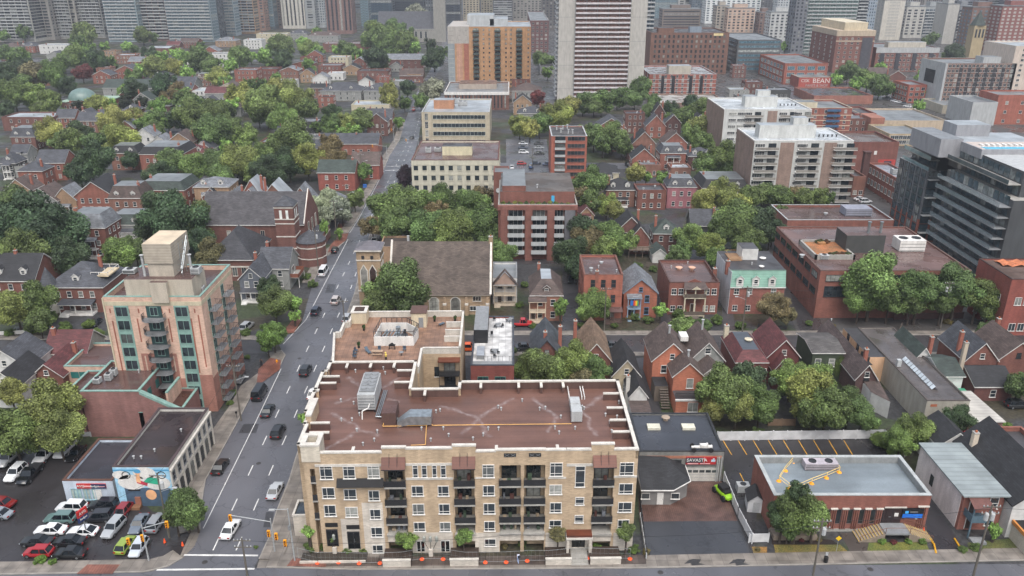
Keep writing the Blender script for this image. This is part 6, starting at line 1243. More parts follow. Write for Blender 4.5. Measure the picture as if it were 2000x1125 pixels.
    sheet('parking_lot', px([(1405, 930), (1520, 1090), (1520, 1090), (1500, 975), (1765, 893), (1722, 857), (1405, 857)])[:1]+px([(1470, 1085), (1480, 985), (1470, 893), (1765, 893), (1722, 857), (1402, 857), (1420, 945)]), .006, M('3e3c3e', 'asphalt', .55, .65), 'dark parking lot behind the brick hall')
    for i in range(9): x = 1412+i*29.5; line(px([(x, 860), (x+17, 888)]), .12, .012, YEL, 'parking_line', 'yellow parking line behind the brick hall')
    line(px([(1445, 924), (1456, 946)]), .14, .012, YEL, 'parking_line', 'yellow line beside the garage')
    sheet('lawn', px([(1511, 1063), (1640, 1063), (1660, 1081), (1515, 1084)]), .02, M('6a6a3a', 'grass', .95, .7), 'patchy lawn under the street tree'); sheet('lawn', px([(1697, 1060), (1808, 1058), (1816, 1077), (1693, 1079)]), .02, M('5a6a34', 'grass', .95, .7), 'lawn in front of the church steps')
    sheet('garden_bed', px([(1505, 1040), (1625, 1055), (1638, 1064), (1508, 1064)]), .03, M('26211e', 'grass', .95, .8), 'dark mulch bed by the brick hall')
    sheet('lawn', px([(1468, 1068), (1498, 1068), (1498, 1084), (1473, 1086)]), .02, M('7a6a40', 'grass', .95, .7), 'small dry lawn corner'); sheet('walkway', px([(1640, 1040), (1700, 1040), (1693, 1079), (1662, 1081)]), .015, M('4e4844', 'asphalt', .6, .8), 'dark walkway to the church steps')
    sheet('driveway', px([(1812, 1040), (1795, 980), (1818, 975), (1858, 1035), (1885, 1078), (1828, 1082)]), .014, M('3e3c40', 'asphalt', .55, .65), 'driveway between the brick hall and the white house')
    sheet('lawn', px([(1890, 1060), (1990, 1050), (2060, 1072), (1890, 1078)]), .02, M('4c5a34', 'grass', .95, .7), 'grass in front of the white house')
    # white house with grey roof
    h = HG(967, 1034); b = Bld('house', 'tall white-sided house with grey metal roof and brick porch front', 'house', 1885, 1965, 967, h, back=868); b.walls(B_('a8604c'), h); w, d = b.w, b.d; b.part('side_wall', MB().box(-.1, 0, .6, d, -.3, h), M('d9d0cc', 'stain', .7, .95)); b.part('roof', MB().box(-.5, w+.5, -.6, d+.2, h, h+.22, 0), M('8f9899', 'seam', .5, .85, .8)); b.part('side_window', MB().box(-.16, -.1, d*.6, d*.6+1, h-4.5, h-2.6), GLASS)
    BW = M('4a6878', 'stain', .7, .9)
    for z in (3.1,):
        b.part('balcony', MB().box(.4, w*.52, -2.2, -.02, z-.2, z, 0).box(.4, w*.52, -2.2, -2.1, z, z+1, 0).box(.4, .5, -2.1, -.02, z, z+1), BW)
    b.part('porch_roof', MB().poly([(.2, -2.5, 5.7), (w*.55, -2.5, 5.7), (w*.52, 0, 6.3), (.4, 0, 6.3)], 0).poly([(.2, -2.5, 5.5), (w*.55, -2.5, 5.5), (w*.55, -2.5, 5.7), (.2, -2.5, 5.7)], 0), M('6b4038', 'stain'))
    b.part('post', MB().box(.5, .7, -2.1, -1.9, 0, 5.5), BW); b.part('post', MB().box(w*.47, w*.5, -2.1, -1.9, 0, 5.5), BW); b.win('f', w*.75, 3.9, 1.2, 1.9, v=(), hz=(.5,)); b.win('f', w*.75, .8, 1.2, 1.9, v=(), hz=(.5,)); b.door('f', w*.25, 3.1, .9, 2); b.door('f', w*.25, .2, .9, 2); b.box('steps', .6, 2.6, -3.6, -2.2, 0, .4, GREY); b.done()
    b = house(1980, 2110, 985, 6.0, 17, 'gy', SW, SHBK, 'white house with large black roof at the bottom right corner', 4.4, nf=2, wh=2, trim=BLACK, ch=[]); b.chimney(1.2, 14, 6, 9.6, .8, M('c9b8a0', 'stain')); b.gable(5.0, 2.4, 'y', SW, SHBK, .3, x0=-2.5, x1=3.5, y0=17.1, y1=24)
    b.box('shop_front', .6, 6, -4.2, -.05, 0, 3.2, M('b8b0a0', 'stain'), BLACK); b.part('wooden_trim', MB().box(.4, 6.2, -4.5, -4.2, 2.7, 3.3).box(.4, .7, -4.4, -.05, 2.7, 3.3), M('b87a3c')); b.part('shop_window', MB().box(2, 5.6, -4.26, -4.2, .5, 2.6), GLASS)
    sheet('parking_lot', px([(1900, 840), (2100, 840), (2100, 930), (1960, 930)]), .006, ASPH2, 'small lot behind the black-roofed house'); b = Bld('brick_building', 'brick wall end cut by the right edge', 'building', 1990, 2060, 893, 7.5, d=9); b.flat(BR, FR)
    b.done()
bottom_right()
# ---------------------------------------------------------------- middle distance blocks
def flatb(name, label, x0, x1, yt, base, back, wm, rm, cols=0, fl=0, ww=1.2, wh=1.5, side='', scol=4, cat=None, h=None, ph=.7, cap=None, z0=1.0, pent=None, band=None, **k):
    b = Bld(name, label, cat or 'building', x0, x1, yt, h, base=base, back=back); b.flat(wm, rm, ph, .35, cap=cap)
    fl = fl or max(1, int(b.h/3.2)); zs = [z0+i*(b.h-ph-.3)/fl for i in range(fl)]
    if cols: b.grid('f', b.ncol('f', cols, .03), zs[::-1], ww, wh, split=False, **k)
    for f in side: b.grid(f, b.ncol(f, scol, .05), zs[::-1], ww, wh, split=False, **k)
    if pent:
        for (a0, a1, c0, c1, hh, m_) in pent: b.box('penthouse', b.w*a0, b.w*a1, b.d*c0, b.d*c1, b.dk, b.dk+hh, m_, FRL)
    if band:
        for z in zs[1:]: b.box('floor_band', -.06, b.w+.06, -.06, b.d+.06, z-z0-.1, z-z0+.25, band)
    return b.done()
def mid():
    # brick balcony block with planted roof terrace
    b = Bld('apartment_building', 'brick apartment block with stacked balconies and planted roof terrace', 'apartment building', 973, 1128, 400, base=506, back=352); OB = B_('8a4e3e'); w, d, h = b.w, b.d, b.h
    b.flat(OB, M('6a625c', 'walk', .7, .8), .9, .3, cap=CONC); dk = b.dk; b.box('upper_storey', .5, w-.5, 5, d-.3, dk, dk+3.4, OB, M('605852', 'roof', .6, .75)); b.box('upper_storey', w*.05, w*.35, 5.5, d-2, dk+3.4, dk+5.0, OB, FRG)
    n = 6; fh = (h-1)/n
    for k in (.03, .34, .62): b.box('brick_pier', w*k+.0, w*k+2.1, -1.3, -.02, 0, h-1.2, OB)
    b.box('brick_pier', w*.84, w*.97, -1.3, -.02, 0, h-1.2, M('6a6a70', 'stain'))
    b.box('brick_pier', w*.0, w, -1.32, -.02, h-1.2, h, OB)
    for i in range(1, n):
        z = i*fh-.2
        for (a, c) in ((.1, .34), (.4, .62), (.69, .84)):
            o = b.part('balcony', MB().box(w*a+.4, w*c-.2, -2.0, -.02, z-.2, z+.0, 0).box(w*a+.4, w*c-.2, -2.0, -1.9, z, z+1.0, 0), LGREY); b.win('f', w*(a+c)/2, z+.1, w*(c-a)*.7, 2.1, v=(.33, .66), fm=WHITE, sill=False)
    b.part('blue_door', MB().box(w*.68, w*.72, 4.9, 5.0, dk, dk+2.2), M('3f9fc8')); b.part('wall', MB().box(w*.7, w*.7+.1, 4.9, 5, dk, dk+.1), OB)
    for i in range(12): q = link('planting', CR1[i % 6], b.root, (w*(.06+.075*i), 1.2+rnd.uniform(0, 2), dk+.6)); q.scale = (.8, .8, .8); q.color = (*L(('6a7a2c', '3f5a2c', '8a8a40')[i % 3], .7), 1)
    b.vent(w*.5, 9, 1.0, .2, z=dk+3.4); b.done()
    b = Bld('stair_tower', 'brick stair tower with two satellite dishes beside the cream office', 'building', 964, 994, 337, base=430, back=325); b.flat(OB, FRG, .4, .3)
    for k in (.3, .72): b.part('satellite_dish', MB().lathe([(.05, 0), (.75, .12), (.78, .16)], 12), LGREY, loc=(b.w*k, -.1, b.h-6)).rotation_euler = (R(80), 0, 0)
    b.done()
    # cream office
    CW = M('c5c0aa', 'stain', .8, .95); b = Bld('office_building', 'cream concrete office block with square windows and brown wet roof', 'office building', 803, 974, 313, base=401, back=275); b.flat(CW, M('66504e', 'wet', .45, .8), .5, .4, cap=M('5c3a34')); w, h = b.w, b.h
    b.grid('f', [w*(.05+.1*i) for i in range(10)], [h-3.6-3.55*i for i in range(5)], 1.5, 1.7, v=(), fm=CW, gm=GLASS)
    b.grid('r', b.ncol('r', 5), [h-3.6-3.55*i for i in range(5)], 1.5, 1.7, v=(), fm=CW)
    for i in range(4): b.box('stone_band', -.05, w+.05, -.12, 0, h-1.6-3.55*i, h-1.45-3.55*i, CW)
    b.box('penthouse', w*.33, w*.68, b.d*.3, b.d*.3+6, b.dk, b.dk+3.2, M('c9c098', 'stain'), FR); b.hvac(w*.12, b.d*.4, 2, 2, 2, fans=1); b.hvac(w*.22, b.d*.45, 2.4, 2, 1.6); b.done()
    # beige office with ribbon windows
    b = Bld('office_building', 'beige stone office with ribbon windows and orange brick roof hut', 'office building', 823, 956, 219, base=281, back=193); BS = M('b8aa8c', 'brick', .8, .95); b.flat(BS, FRL, .5, .4, cap=LGREY); w, h = b.w, b.h
    for i in range(4): b.win('f', w*.55, h-3.2-3.9*i, w*.77, 1.8, v=tuple(k/14 for k in range(1, 14)), fm=M('c9cfc6'), gm=GLASS, split=False)
    for i in range(4): b.win('f', w*.07, h-3.6-3.9*i, 1.4, 3, v=(.5,), hz=(.3, .6), split=False)
    b.box('penthouse', w*.15, w*.45, b.d*.3, b.d*.3+7, b.dk, b.dk+4.2, M('b0764c', 'brick'), FRL); b.hvac(w*.5, b.d*.5, 4.5, 3, 2.2, fans=2); b.hvac(w*.42, b.d*.7, 3, 3, 2.5); b.done()
    b = flatb('office_building', 'brown brick office with white roof edge and tall narrow windows', 868, 994, 180, 214, 160, B_('80503f'), FRG, 17, 1, .8, 7.5, v=(), fm=BDK, cap=WHITE, cat='office building'); b.box('penthouse', b.w*.2, b.w*.8, b.d*.4, b.d*.8, b.dk, b.dk+3, M('a89888', 'stain'), M('6a5448', 'roof')); b.box('white_fascia', -.2, b.w+.2, -.3, -.05, b.h-1.6, b.h+.1, WHITE)
    # orange-yellow apartment tower
    b = Bld('apartment_tower', 'orange and grey apartment tower with stacks of black balconies', 'apartment building', 874, 1037, 52, base=170, back=41); OT = M('c08a50', 'brick', .8, .95); b.flat(OT, FRL, .6, .4, cap=LGREY); w, h, d = b.w, b.h, b.d; n = 13; fh = (h-1)/n
    b.box('grey_corner', -.1, w*.255, -.12, d+.1, h-11, h-.1, M('a8a29a', 'stain')); b.box('brick_panel', w*.1, w*.17, -.14, 0, 0, h-11, M('c08a6a', 'brick')); b.box('brick_panel', w*.19, w*.25, -.14, 0, 0, h-11, M('a85a40', 'brick')); b.box('glazed_corner', -.15, w*.08, -.15, 4, 0, h-11, M('8a9498', 'stain'))
    for i in range(n):
        z = i*fh+.8
        for k in (.3, .56, .82): o = b.part('balcony', MB().box(w*k, w*k+4.4, -1.5, 0, z-.2, z, 0).box(w*k, w*k+4.4, -1.5, -1.42, z, z+1, 1), [IRON, M('4a5450', 'plain', .3)]); b.win('f', w*k+2.2, z, 3.4, 2.1, v=(.5,), split=False, fm=IRON, sill=False)
        for k in (.14, .22, .43, .5, .7, .76, .97): b.win('f', w*k, z+.6, 1.0, 1.2, v=(), split=False, fm=OT)
        b.win('f', w*.04, z+.4, 3.0, 1.5, v=(.33, .66), split=False)
    b.box('penthouse', w*.22, w*.55, d*.3, d*.8, b.dk, b.dk+7, LGREY, FRL); b.box('penthouse', w*.5, w*.72, d*.3, d*.8, b.dk, b.dk+4.5, LGREY, FRL); b.done()
    # tall white tower
    p = P(1088, 199); q = P(1254, 199); hh = 96; b = Bld('apartment_tower', 'very tall grey-white apartment tower with rows of pink-white balconies', 'apartment building', 0, 0, 0, hh, d=22, xy=(p.x, p.y), w=q.x-p.x); GW = M('b4b0a8', 'stain', .8, .95); b.flat(GW, FRG, 1, .4); w = b.w; fh = 2.72; n = int(hh/fh)
    b.box('brick_infill', w*.19, w*.81, -.05, 0, 2, hh-2, M('a06a58', 'brick'))
    for i in range(n-1):
        z = 3+i*fh; o = b.part('balcony', MB().box(w*.19, w*.81, -1.5, -.06, z-.15, z, 0).box(w*.19, w*.81, -1.5, -1.43, z+.05, z+1.0, 1), [GREY, M('c2bcbe', 'plain', .5)])
        for k in range(5):
            u = w*(.19+.124*(k+.5)); b.win('f', u, z+.1, w*.05, 1.7, v=(), split=False, fm=WHITE, sill=False); b.win('f', u+w*.045, z+.1, 1.0, 2.1, v=(), split=False, fm=WHITE, gm=LGREY, sill=False)
        b.part('balcony', MB().box(-1.3, -.02, 3, 19, z-.15, z+.9), LGREY)
    for k in range(6): b.box('fin', w*(.19+.124*k)-.08, w*(.19+.124*k)+.08, -1.45, -.06, 2, hh-3, GREY)
    for i in range(6): b.box('joint', -.03, w*.19, -.03, 0, 14*i+8, 14*i+8.15, GREY); b.box('joint', w*.81, w+.03, -.03, 0, 14*i+8, 14*i+8.15, GREY)
    b.done()
    b = Bld('office_building', 'small orange-brick office block with flues on its roof', 'office building', 1077, 1147, 266, base=349, back=246); b.flat(B_('b0583c'), FR, .3, .4, cap=LGREY); w, h = b.w, b.h; n = 6; fh = h/n
    for i in range(n): b.win('f', w*.7, i*fh+1.1, w*.48, 1.5, v=(.2, .4, .6, .8), fm=BR, split=False); b.part('balcony', MB().box(w*.1, w*.4, -.4, -.02, i*fh+.3, i*fh+1.2), LGREY); b.win('f', w*.25, i*fh+1.2, w*.28, 1.5, v=(.5,), fm=IRON, split=False)
    for x, y in ((.2, .7), (.38, .7), (.52, .8), (.5, .3), (.62, .3), (.3, .4)): b.vent(w*x, b.d*y, 1.6, .3, LGREY)
    b.done()
    # two white-and-brown slab blocks
    WB = M('c4c6c2', 'stain', .7, .95); BRW = M('95796a', 'brick', .8, .95)
    for (x0, x1, yt, base, back, lb) in ((1415, 1586, 214, 305, 191, 'far white apartment slab with brown end wall and white roof'), (1474, 1668, 275, 396, 250, 'near white and brown apartment slab with balconies and white roof')):
        b = Bld('apartment_building', lb, 'apartment building', x0, x1, yt, base=base, back=back); b.flat(WB, M('b8bec2', 'wet', .5, .85), .5, .35, cap=WHITE); w, h, d = b.w, b.h, b.d; n = 8 if x0 > 1450 else 7; fh = (h-1)/n
        b.box('brown_end_wall', -.06, -.003, 0, d, 0, h-.3, BRW)
        for k in ((.265, .405), (.71, .835)) if x0 > 1450 else ((.5, .61), (-.001, .0)): b.box('brown_panel', w*k[0], w*k[1], -.1, 0, 0, h-.6, BRW)
        for i in range(n):
            z = i*fh+.7
            for k in ((.13, .56, .92) if x0 > 1450 else (.34, .74, .91)):
                b.part('balcony', MB().box(w*k-4, w*k+4, -1.3, -.02, z-.25, z-.05, 0).box(w*k-4, w*k+4, -1.3, -1.22, z-.05, z+.85, 1), [WHITE, M('8a8680', 'plain', .4)]); b.win('f', w*k-2.4, z+.7, 3.4, 1.1, v=(.25, .5, .75), hz=(.4,), split=False); b.win('f', w*k+1.9, z, 2.6, 2.0, v=(.5,), split=False, fm=IRON)
            for k in ((.48,) if x0 > 1450 else (.1, .2)): b.win('f', w*k, z+.7, 3.2, 1.1, v=(.25, .5, .75), hz=(.4,), split=False)
        b.box('penthouse', w*.3 if x0 < 1450 else w*.1, w*.68, d*.3, d*.3+5.5, b.dk, b.dk+4.6, WB, FRL); b.box('penthouse', w*.45, w*.6, d*.35, d*.35+4, b.dk+4.6, b.dk+7, WB, FRL)
        for k in range(6): b.vent(w*(.7+.045*k), d*.4, .7, .25, IRON)
        b.done()
    b = flatb('apartment_building', 'red brick flats with blue balconies behind the near white slab', 1582, 1665, 211, 266, 195, B_('a0523e'), FRG, 4, 5, 1.1, 1.5, z0=1.2, band=M('c9b8a0'), cap=CREAM)
    for i in range(5): b.part('balcony', MB().box(b.w*.4, b.w*.72, -1.2, -.02, 2+i*b.h/5.4, 2.2+i*b.h/5.4, 0).box(b.w*.4, b.w*.72, -1.2, -1.12, 2.2+i*b.h/5.4, 3.2+i*b.h/5.4, 0), M('3c5a7a', 'plain', .4))
    b.box('penthouse', -6, b.w*.2, 2, 9, b.dk, b.dk+3.2, CREAM, FRG)
    b = flatb('brick_building', 'long low brown brick building with red mural patch', 1664, 1757, 278, 345, 256, B_('86493c'), M('66564f', 'wet', .5, .8), 0, 2); b.part('mural_patch', MB().box(b.w*.62, b.w*.98, -.08, 0, 4, 7), M('b04440')); b.part('graffiti', MB().box(b.w*.74, b.w*.9, -.12, -.09, 4.4, 6.4), M('3a3a4a', 'plain', .6, 1, 4)); b.box('white_vent', b.w*.5, b.w*.56, -.1, 0, 9, 10.5, WHITE)
    b = Bld('brick_chimney', 'tall square brick chimney stack beside the narrow brick lane', 'chimney', 1690, 1702, 299, base=373, back=297); b.walls(BDK, b.h); b.box('cap', -.2, b.w+.2, -.2, b.d+.2, b.h, b.h+.5, BDK); b.done()
    b = flatb('brick_building', 'brick warehouse with rows of dark windows left of the black condominium', 1757, 1800, 352, 402, 318, B_('96503c'), M('8a9098', 'wet', .5, .85), 2, 2, 1.6, 2, side='l', scol=8, z0=2, gm=M('2c3036', 'plain', .3)); b.hvac(b.w*.3, b.d*.4, 3, 2.4, 2)
    flatb('brick_building', 'low brown brick building with flat roof in the back lane', 1668, 1692, 345, 385, 313, B_('86503c'), FR, 2, 1, side='l')
    # black condominium
    DK = M('7c8086', 'stain', .6, .85); DK2 = M('505458', 'stain', .5, .85); OR_ = B_('b4583c'); GL2 = M('42525a', 'glass', .08)
    b = Bld('condominium', 'dark grey and orange condominium with long stepped glass balconies and rooftop pool', 'apartment building', 1812, 1866, 335, base=472, back=308); w, h, d = b.w, b.h, b.d; b.flat(DK, CONC, .6, .3, cap=LGREY); n = 8; fh = h/n
    b.box('orange_base', -.08, w+.0, -.1, d, 0, fh*2.6, OR_)
    for i in range(n):
        z = i*fh+.5
        for k in (.1, .3, .5, .7, .9): b.win('l', d*k, z, d*.13, 2.3, v=(.5,), split=False, fm=IRON, gm=GL2, off=.08, sill=False)
        for k in (.62, .9): b.win('f', w*k, z, 2.3, 2.5, v=(.5,), split=False, fm=IRON, gm=GL2, off=.1, sill=False)
        if i % 2: b.balc('f', w*.22, z, 3.0, 1.6, WHITE, STEEL)
        b.win('f', w*.22, z, 2.6, 2.4, v=(.5,), split=False, fm=IRON, gm=GL2, off=.1, sill=False)
    # upper set-back storeys
    O = Vector(b.root.location); q = lambda x, y, z: P(x, y, z)-O
    p1 = q(1838, 290, h+6.4); b.box('upper_storeys', p1.x, p1.x+30, p1.y, p1.y+d-2, h-.5, h+6.4, DK2, LGREY)
    for k in range(8): b.part('window', MB().box(p1.x-.08, p1.x, p1.y+1+k*(d-4)/8, p1.y+(d-4)/8*(k+.8)+1, h+3.6, h+5.8), GL2); b.part('window', MB().box(p1.x-.08, p1.x, p1.y+1+k*(d-4)/8, p1.y+(d-4)/8*(k+.8)+1, h+.3, h+2.6), GL2)
    for z in (h-.3, h+3.0): b.part('balcony', MB().box(p1.x-3, p1.x-.1, p1.y-1, p1.y+d-2, z-.25, z, 0).box(p1.x-3, p1.x-2.95, p1.y-1, p1.y+d-2, z, z+1.1, 1), [CONC, M('8aa0a0', 'plain', .1)])
    # eastern mass with long balconies
    h2 = h+3.0; p2 = q(1980, 392, h2); X0 = p2.x; Y0_ = p2.y; L2 = q(1856, 331, h2); DD = L2.y-Y0_
    b.box('east_wing', X0, X0+40, Y0_, Y0_+DD, -.3, h2, DK2, CONC); b.box('brick_base', X0-.05, X0+40, Y0_-.08, Y0_, 0, fh*2.6, OR_); n2 = 9; f2 = h2/n2
    for i in range(n2):
        z = 1+i*f2
        for k in range(12): b.part('window', MB().box(X0-.1, X0-.02, Y0_+1.5+k*(DD-3)/12, Y0_+1.5+(k+.85)*(DD-3)/12, z+.1, z+2.4), GL2)
        if i > 1: o = b.part('balcony', MB().box(X0-3.2, X0-.12, Y0_+.2, Y0_+DD-1, z-.16, z), GREY); MB().box(X0-3.2, X0-3.14, Y0_+.2, Y0_+DD-1, z, z+1.1).build('glass_rail', M('8fa0a4', 'clear', .05), o)
    h3 = h2+6.6; p3 = q(2000, 352, h3); b.box('upper_storeys', X0+3, X0+40, Y0_+3, Y0_+DD+6, h2, h3, DK2, LGREY)
    for k in range(12): b.part('window', MB().box(X0+2.9, X0+3, Y0_+4+k*(DD-3)/12, Y0_+4+(k+.85)*(DD-3)/12, h2+3.6, h2+6), GL2); b.part('window', MB().box(X0+2.9, X0+3, Y0_+4+k*(DD-3)/12, Y0_+4+(k+.85)*(DD-3)/12, h2+.3, h2+2.7), GL2)
    b.part('balcony', MB().box(X0-.5, X0+2.8, Y0_+3, Y0_+DD+4, h2+3.1, h2+3.35, 0).box(X0-.5, X0-.44, Y0_+3, Y0_+DD+4, h2+3.35, h2+4.4, 1), [CONC, M('4c585a', 'plain', .08)])
    PG = M('9a9ca2', 'stain', .6, .9); z4 = h+6.4; (a, c) = q(1816, 280, z4+3.2), q(1852, 280, z4+3.2); b.box('rooftop_screen', a.x+1, c.x+2, a.y-4, a.y+14, z4, z4+5.2, PG, M('74787c', 'roof'))
    b.box('rooftop_screen', c.x+2, c.x+26, a.y, a.y+14, z4, z4+3.6, PG, FRL); b.box('rooftop_screen', c.x+6, c.x+16, a.y+8, a.y+16, z4+3.6, z4+7, PG, FRL)
    pz = h3; pp = q(1925, 292, pz); b.box('pool_deck', pp.x-4, pp.x+26, pp.y-6, pp.y+8, pz, pz+.5, M('b8aaa0', 'stain')); b.part('pool', MB().box(pp.x-1, pp.x+12, pp.y-4, pp.y+1, pz+.5, pz+.55), M('4ab0d0', 'plain', .05)); b.box('pool_wall', pp.x-4.3, pp.x+26, pp.y-6.6, pp.y-6.1, pz-1.2, pz+1.4, PG); b.box('pool_wall', pp.x-4.8, pp.x-4.3, pp.y-6.6, pp.y+8, pz-1.2, pz+1.4, PG)
    for k in range(8): b.part('sun_lounger', MB().box(pp.x+k*1.6, pp.x+k*1.6+.7, pp.y+2.0, pp.y+4, pz+.5, pz+.9), WHITE)
    b.done()
    # upper right
    b = flatb('hotel', 'long brick slab block with white windowless end wall at upper right', 1849, 1987, 124, 210, 113, B_('8a5c48'), FRG, 17, 9, 1.5, 1.7, cap=CONC, z0=1.4, cat='hotel', v=(.5,)); b.box('end_wall', -.15, -.003, 0, b.d, 0, b.h, LGREY); b.box('end_wall', -.3, 1, -.1, 1, 0, b.h, LGREY)
    for k in (.22, .34, .46, .58, .7, .82): b.box('dark_strip', b.w*k-1.0, b.w*k+1.0, -.16, -.1, 1, b.h-2, M('3c3c40', 'plain', .3))
    s = b.part('banner', MB().box(-.35, -.3, b.d*.35, b.d*.75, b.h*.5, b.h*.8), BLACK); b.box('penthouse', b.w*.55, b.w*.8, 3, 12, b.dk, b.dk+4, LGREY, FRG)
    flatb('brick_building', 'three-storey orange brick building by the far parking lot', 1776, 1811, 166, 201, 157, B_('b85a40'), FRG, 3, 3, 2, 1.8, side='l', scol=5)
    b = flatb('apartment_tower', 'red brick tower with cream stepped top', 1636, 1711, 60, 142, 50, B_('8a5040'), FRG, 6, 9, 1.6, 1.6, side='l', scol=4, cap=CREAM, v=(.5,)); b.box('cream_top', -.2, b.w+.2, -.2, b.d+.2, b.h-4, b.h+.2, M('b8a488', 'stain')); b.box('penthouse', b.w*.2, b.w*.8, 2, b.d-2, b.h, b.h+6, M('c9b894', 'stain'), CREAM); b.box('balcony_strip', b.w*.68, b.w*.95, -.4, 0, 3, b.h-5, M('4a4a50', 'plain', .4)); b.box('cream_band', -.1, b.w+.1, -.1, 0, b.h-8, b.h-7.4, CREAM)
    b = flatb('apartment_building', 'long brick apartment row with pale top storey', 1713, 1836, 93, 140, 84, B_('8a5244'), FRG, 14, 5, 1.8, 1.7, cap=LGREY, v=(.5,)); b.box('pale_storey', -.2, b.w+.2, -.2, 0, b.h-4, b.h-.1, LGREY); b.box('penthouse', b.w*.2, b.w*.8, 3, 10, b.dk, b.dk+4.5, M('b8b0a0', 'stain'), FRL)
    for k in (.1, .35, .62, .88): b.box('balcony_strip', b.w*k-1.6, b.w*k+1.6, -.7, -.05, 2, b.h-4.2, M('3c3c42', 'plain', .4))
    b = Bld('shop_building', 'brick building with large painted lettering on its red wall', 'building', 1561, 1624, 151, base=172, back=143); b.flat(B_('a04a38'), FRG, .3, .3, cap=CREAM); w, h = b.w, b.h; o = b.box('painted_wall', .2, w-.2, -.08, -.003, .5, h-.5, M('b04434', 'stain')); text('CISK', 2.9, WHITE, o, (w*.2, -.12, h*.68), sx=1.0); text('BEAN', 4.4, WHITE, o, (w*.7, -.12, h*.66), sx=1.1); text('PANTS & SHOP', 2.3, LGREY, o, (w*.57, -.12, h*.24), sx=1.0); b.done()
    flatb('brick_building', 'orange brick building with wavy parapet and wide arched windows', 1534, 1618, 124, 165, 106, B_('a8553c'), FRG, 4, 3, 5, 2.6, side='l', scol=7, v=(.25, .5, .75), gm=GLASSB)
    b = flatb('office_building', 'dark grey office with strip windows at the far corner', 1442, 1527, 78, 142, 64, M('5f6468', 'stain', .6, .8), FRG, 0, 7, cat='office building', side='')
    for i in range(7): b.win('f', b.w*.5, 2.2+i*b.h/7.4, b.w*.94, 1.7, v=tuple(k/16 for k in range(1, 16)), split=False, fm=DK, gm=GLASSB); b.win('l', b.d*.5, 2.2+i*b.h/7.4, b.d*.9, 1.7, v=tuple(k/8 for k in range(1, 8)), split=False, fm=DK, gm=GLASSB)
    b = flatb('office_building', 'wide brown brick office with rows of small dark windows', 1272, 1425, 64, 144, 54, B_('82553f'), FR, 16, 8, 1.5, 2.0, cat='office building', v=(), fm=BDK); b.box('penthouse', b.w*.1, b.w*.3, 3, 12, b.dk, b.dk+4, B_('82553f'), FR); b.box('penthouse', b.w*.5, b.w*.65, 3, 9, b.dk, b.dk+5, M('7a8a9a', 'stain'), FR); b.part('roof_sign', MB().box(b.w*.8, b.w*.92, -.2, 0, b.h-2.2, b.h-.4), M('d0c090'))
    b = flatb('apartment_building', 'orange brick block with white floor bands and pale roof hut', 1269, 1400, 145, 186, 128, B_('a8533c'), M('9a9ea0', 'wet', .5, .85), 11, 5, 1.3, 1.8, band=LGREY, cap=LGREY, z0=1.2, side='l', scol=4); b.box('penthouse', b.w*.3, b.w*.63, 4, 13, b.dk, b.dk+5.5, M('b0a898', 'stain'), FRL)
    for k in (.2, .36, .62, .78): b.box('dark_strip', b.w*k-1, b.w*k+1, -.3, -.05, 1, b.h-1, M('2c2c30', 'plain', .3))
    flatb('podium', 'low pale-roofed podium in front of the banded orange block', 1285, 1421, 201, 213, 183, M('8a6a5a', 'brick'), M('a0a09c', 'wet', .5, .85), 0, 1)
    b = flatb('brick_building', 'brick theatre with arched cream entrance', 1738, 1815, 262, 285, 243, M('b09a74', 'brick'), FRG, 9, 2, 1.8, 1.6); b = flatb('theatre', 'long beige warehouse behind the brick theatre front', 1712, 1850, 236, 262, 212, M('b8a488', 'stain'), FRG, 0, 1); b.box('brick_front', -3, 4, -.2, 14, 0, b.h+1.5, B_('a8654c'))
    flatb('brick_building', 'low flat brick shop with tan walls left of the theatre', 1590, 1706, 187, 203, 170, M('9a5c48', 'brick'), M('4c4c52', 'wet', .5, .8), 0, 1)
    b = flatb('brick_building', 'orange brick block at the upper right edge', 1951, 2080, 186, 243, 176, B_('b05a40'), FRG, 4, 3, 1.4, 1.6); b = flatb('concrete_building', 'grey concrete building beside the orange block', 1901, 1950, 200, 245, 186, LGREY, FRG, 0, 2)
    flatb('tower', 'pale peach tower cut by the right edge', 1985, 2080, 90, 210, 80, M('c9b8a8', 'stain'), FRL, 3, 12, 1.6, 1.3, cap=WHITE)
    flatb('brick_building', 'low tan building in front of the long brick slab', 1842, 1893, 206, 222, 192, M('a8a08c', 'stain'), FRG, 0, 1)
    b = flatb('restaurant', 'low brick restaurant with red awning by the theatre', 1670, 1712, 222, 250, 208, B_('96483a'), FR, 0, 2); b.box('awning', 0, b.w, -1, -.05, b.h-4, b.h-2.4, M('b84a30'))
    # left of the white tower, behind
    flatb('brick_building', 'brown brick flats with pale top floors behind the orange tower', 1036, 1072, 40, 102, 22, B_('6e3c38'), FRG, 4, 8, 2, 1.7, cap=LGREY)
    flatb('garage_building', 'low building with orange stripe behind the trees', 1055, 1083, 130, 145, 115, GREY, FR, 0, 1)
    # left mid details
    house(626, 738, 281, 5, 12, 'gx', BR, SH, 'long low brick row with dark roof left of the far bend', 3.5, nf=6, far=True)
    house(686, 740, 322, 6, 10, 'gx', B_('a04a38'), SHB, 'red brick gabled house with brown roof near the far lights', 4, nf=2, ch=[(.2, .5)])
    b = house(620, 692, 337, 7, 11, 'gx', B_('a04a38'), SHGN, 'long red brick house with dark green roof near the road', 3.5, nf=3, ch=[(.9, .5)])
mid()
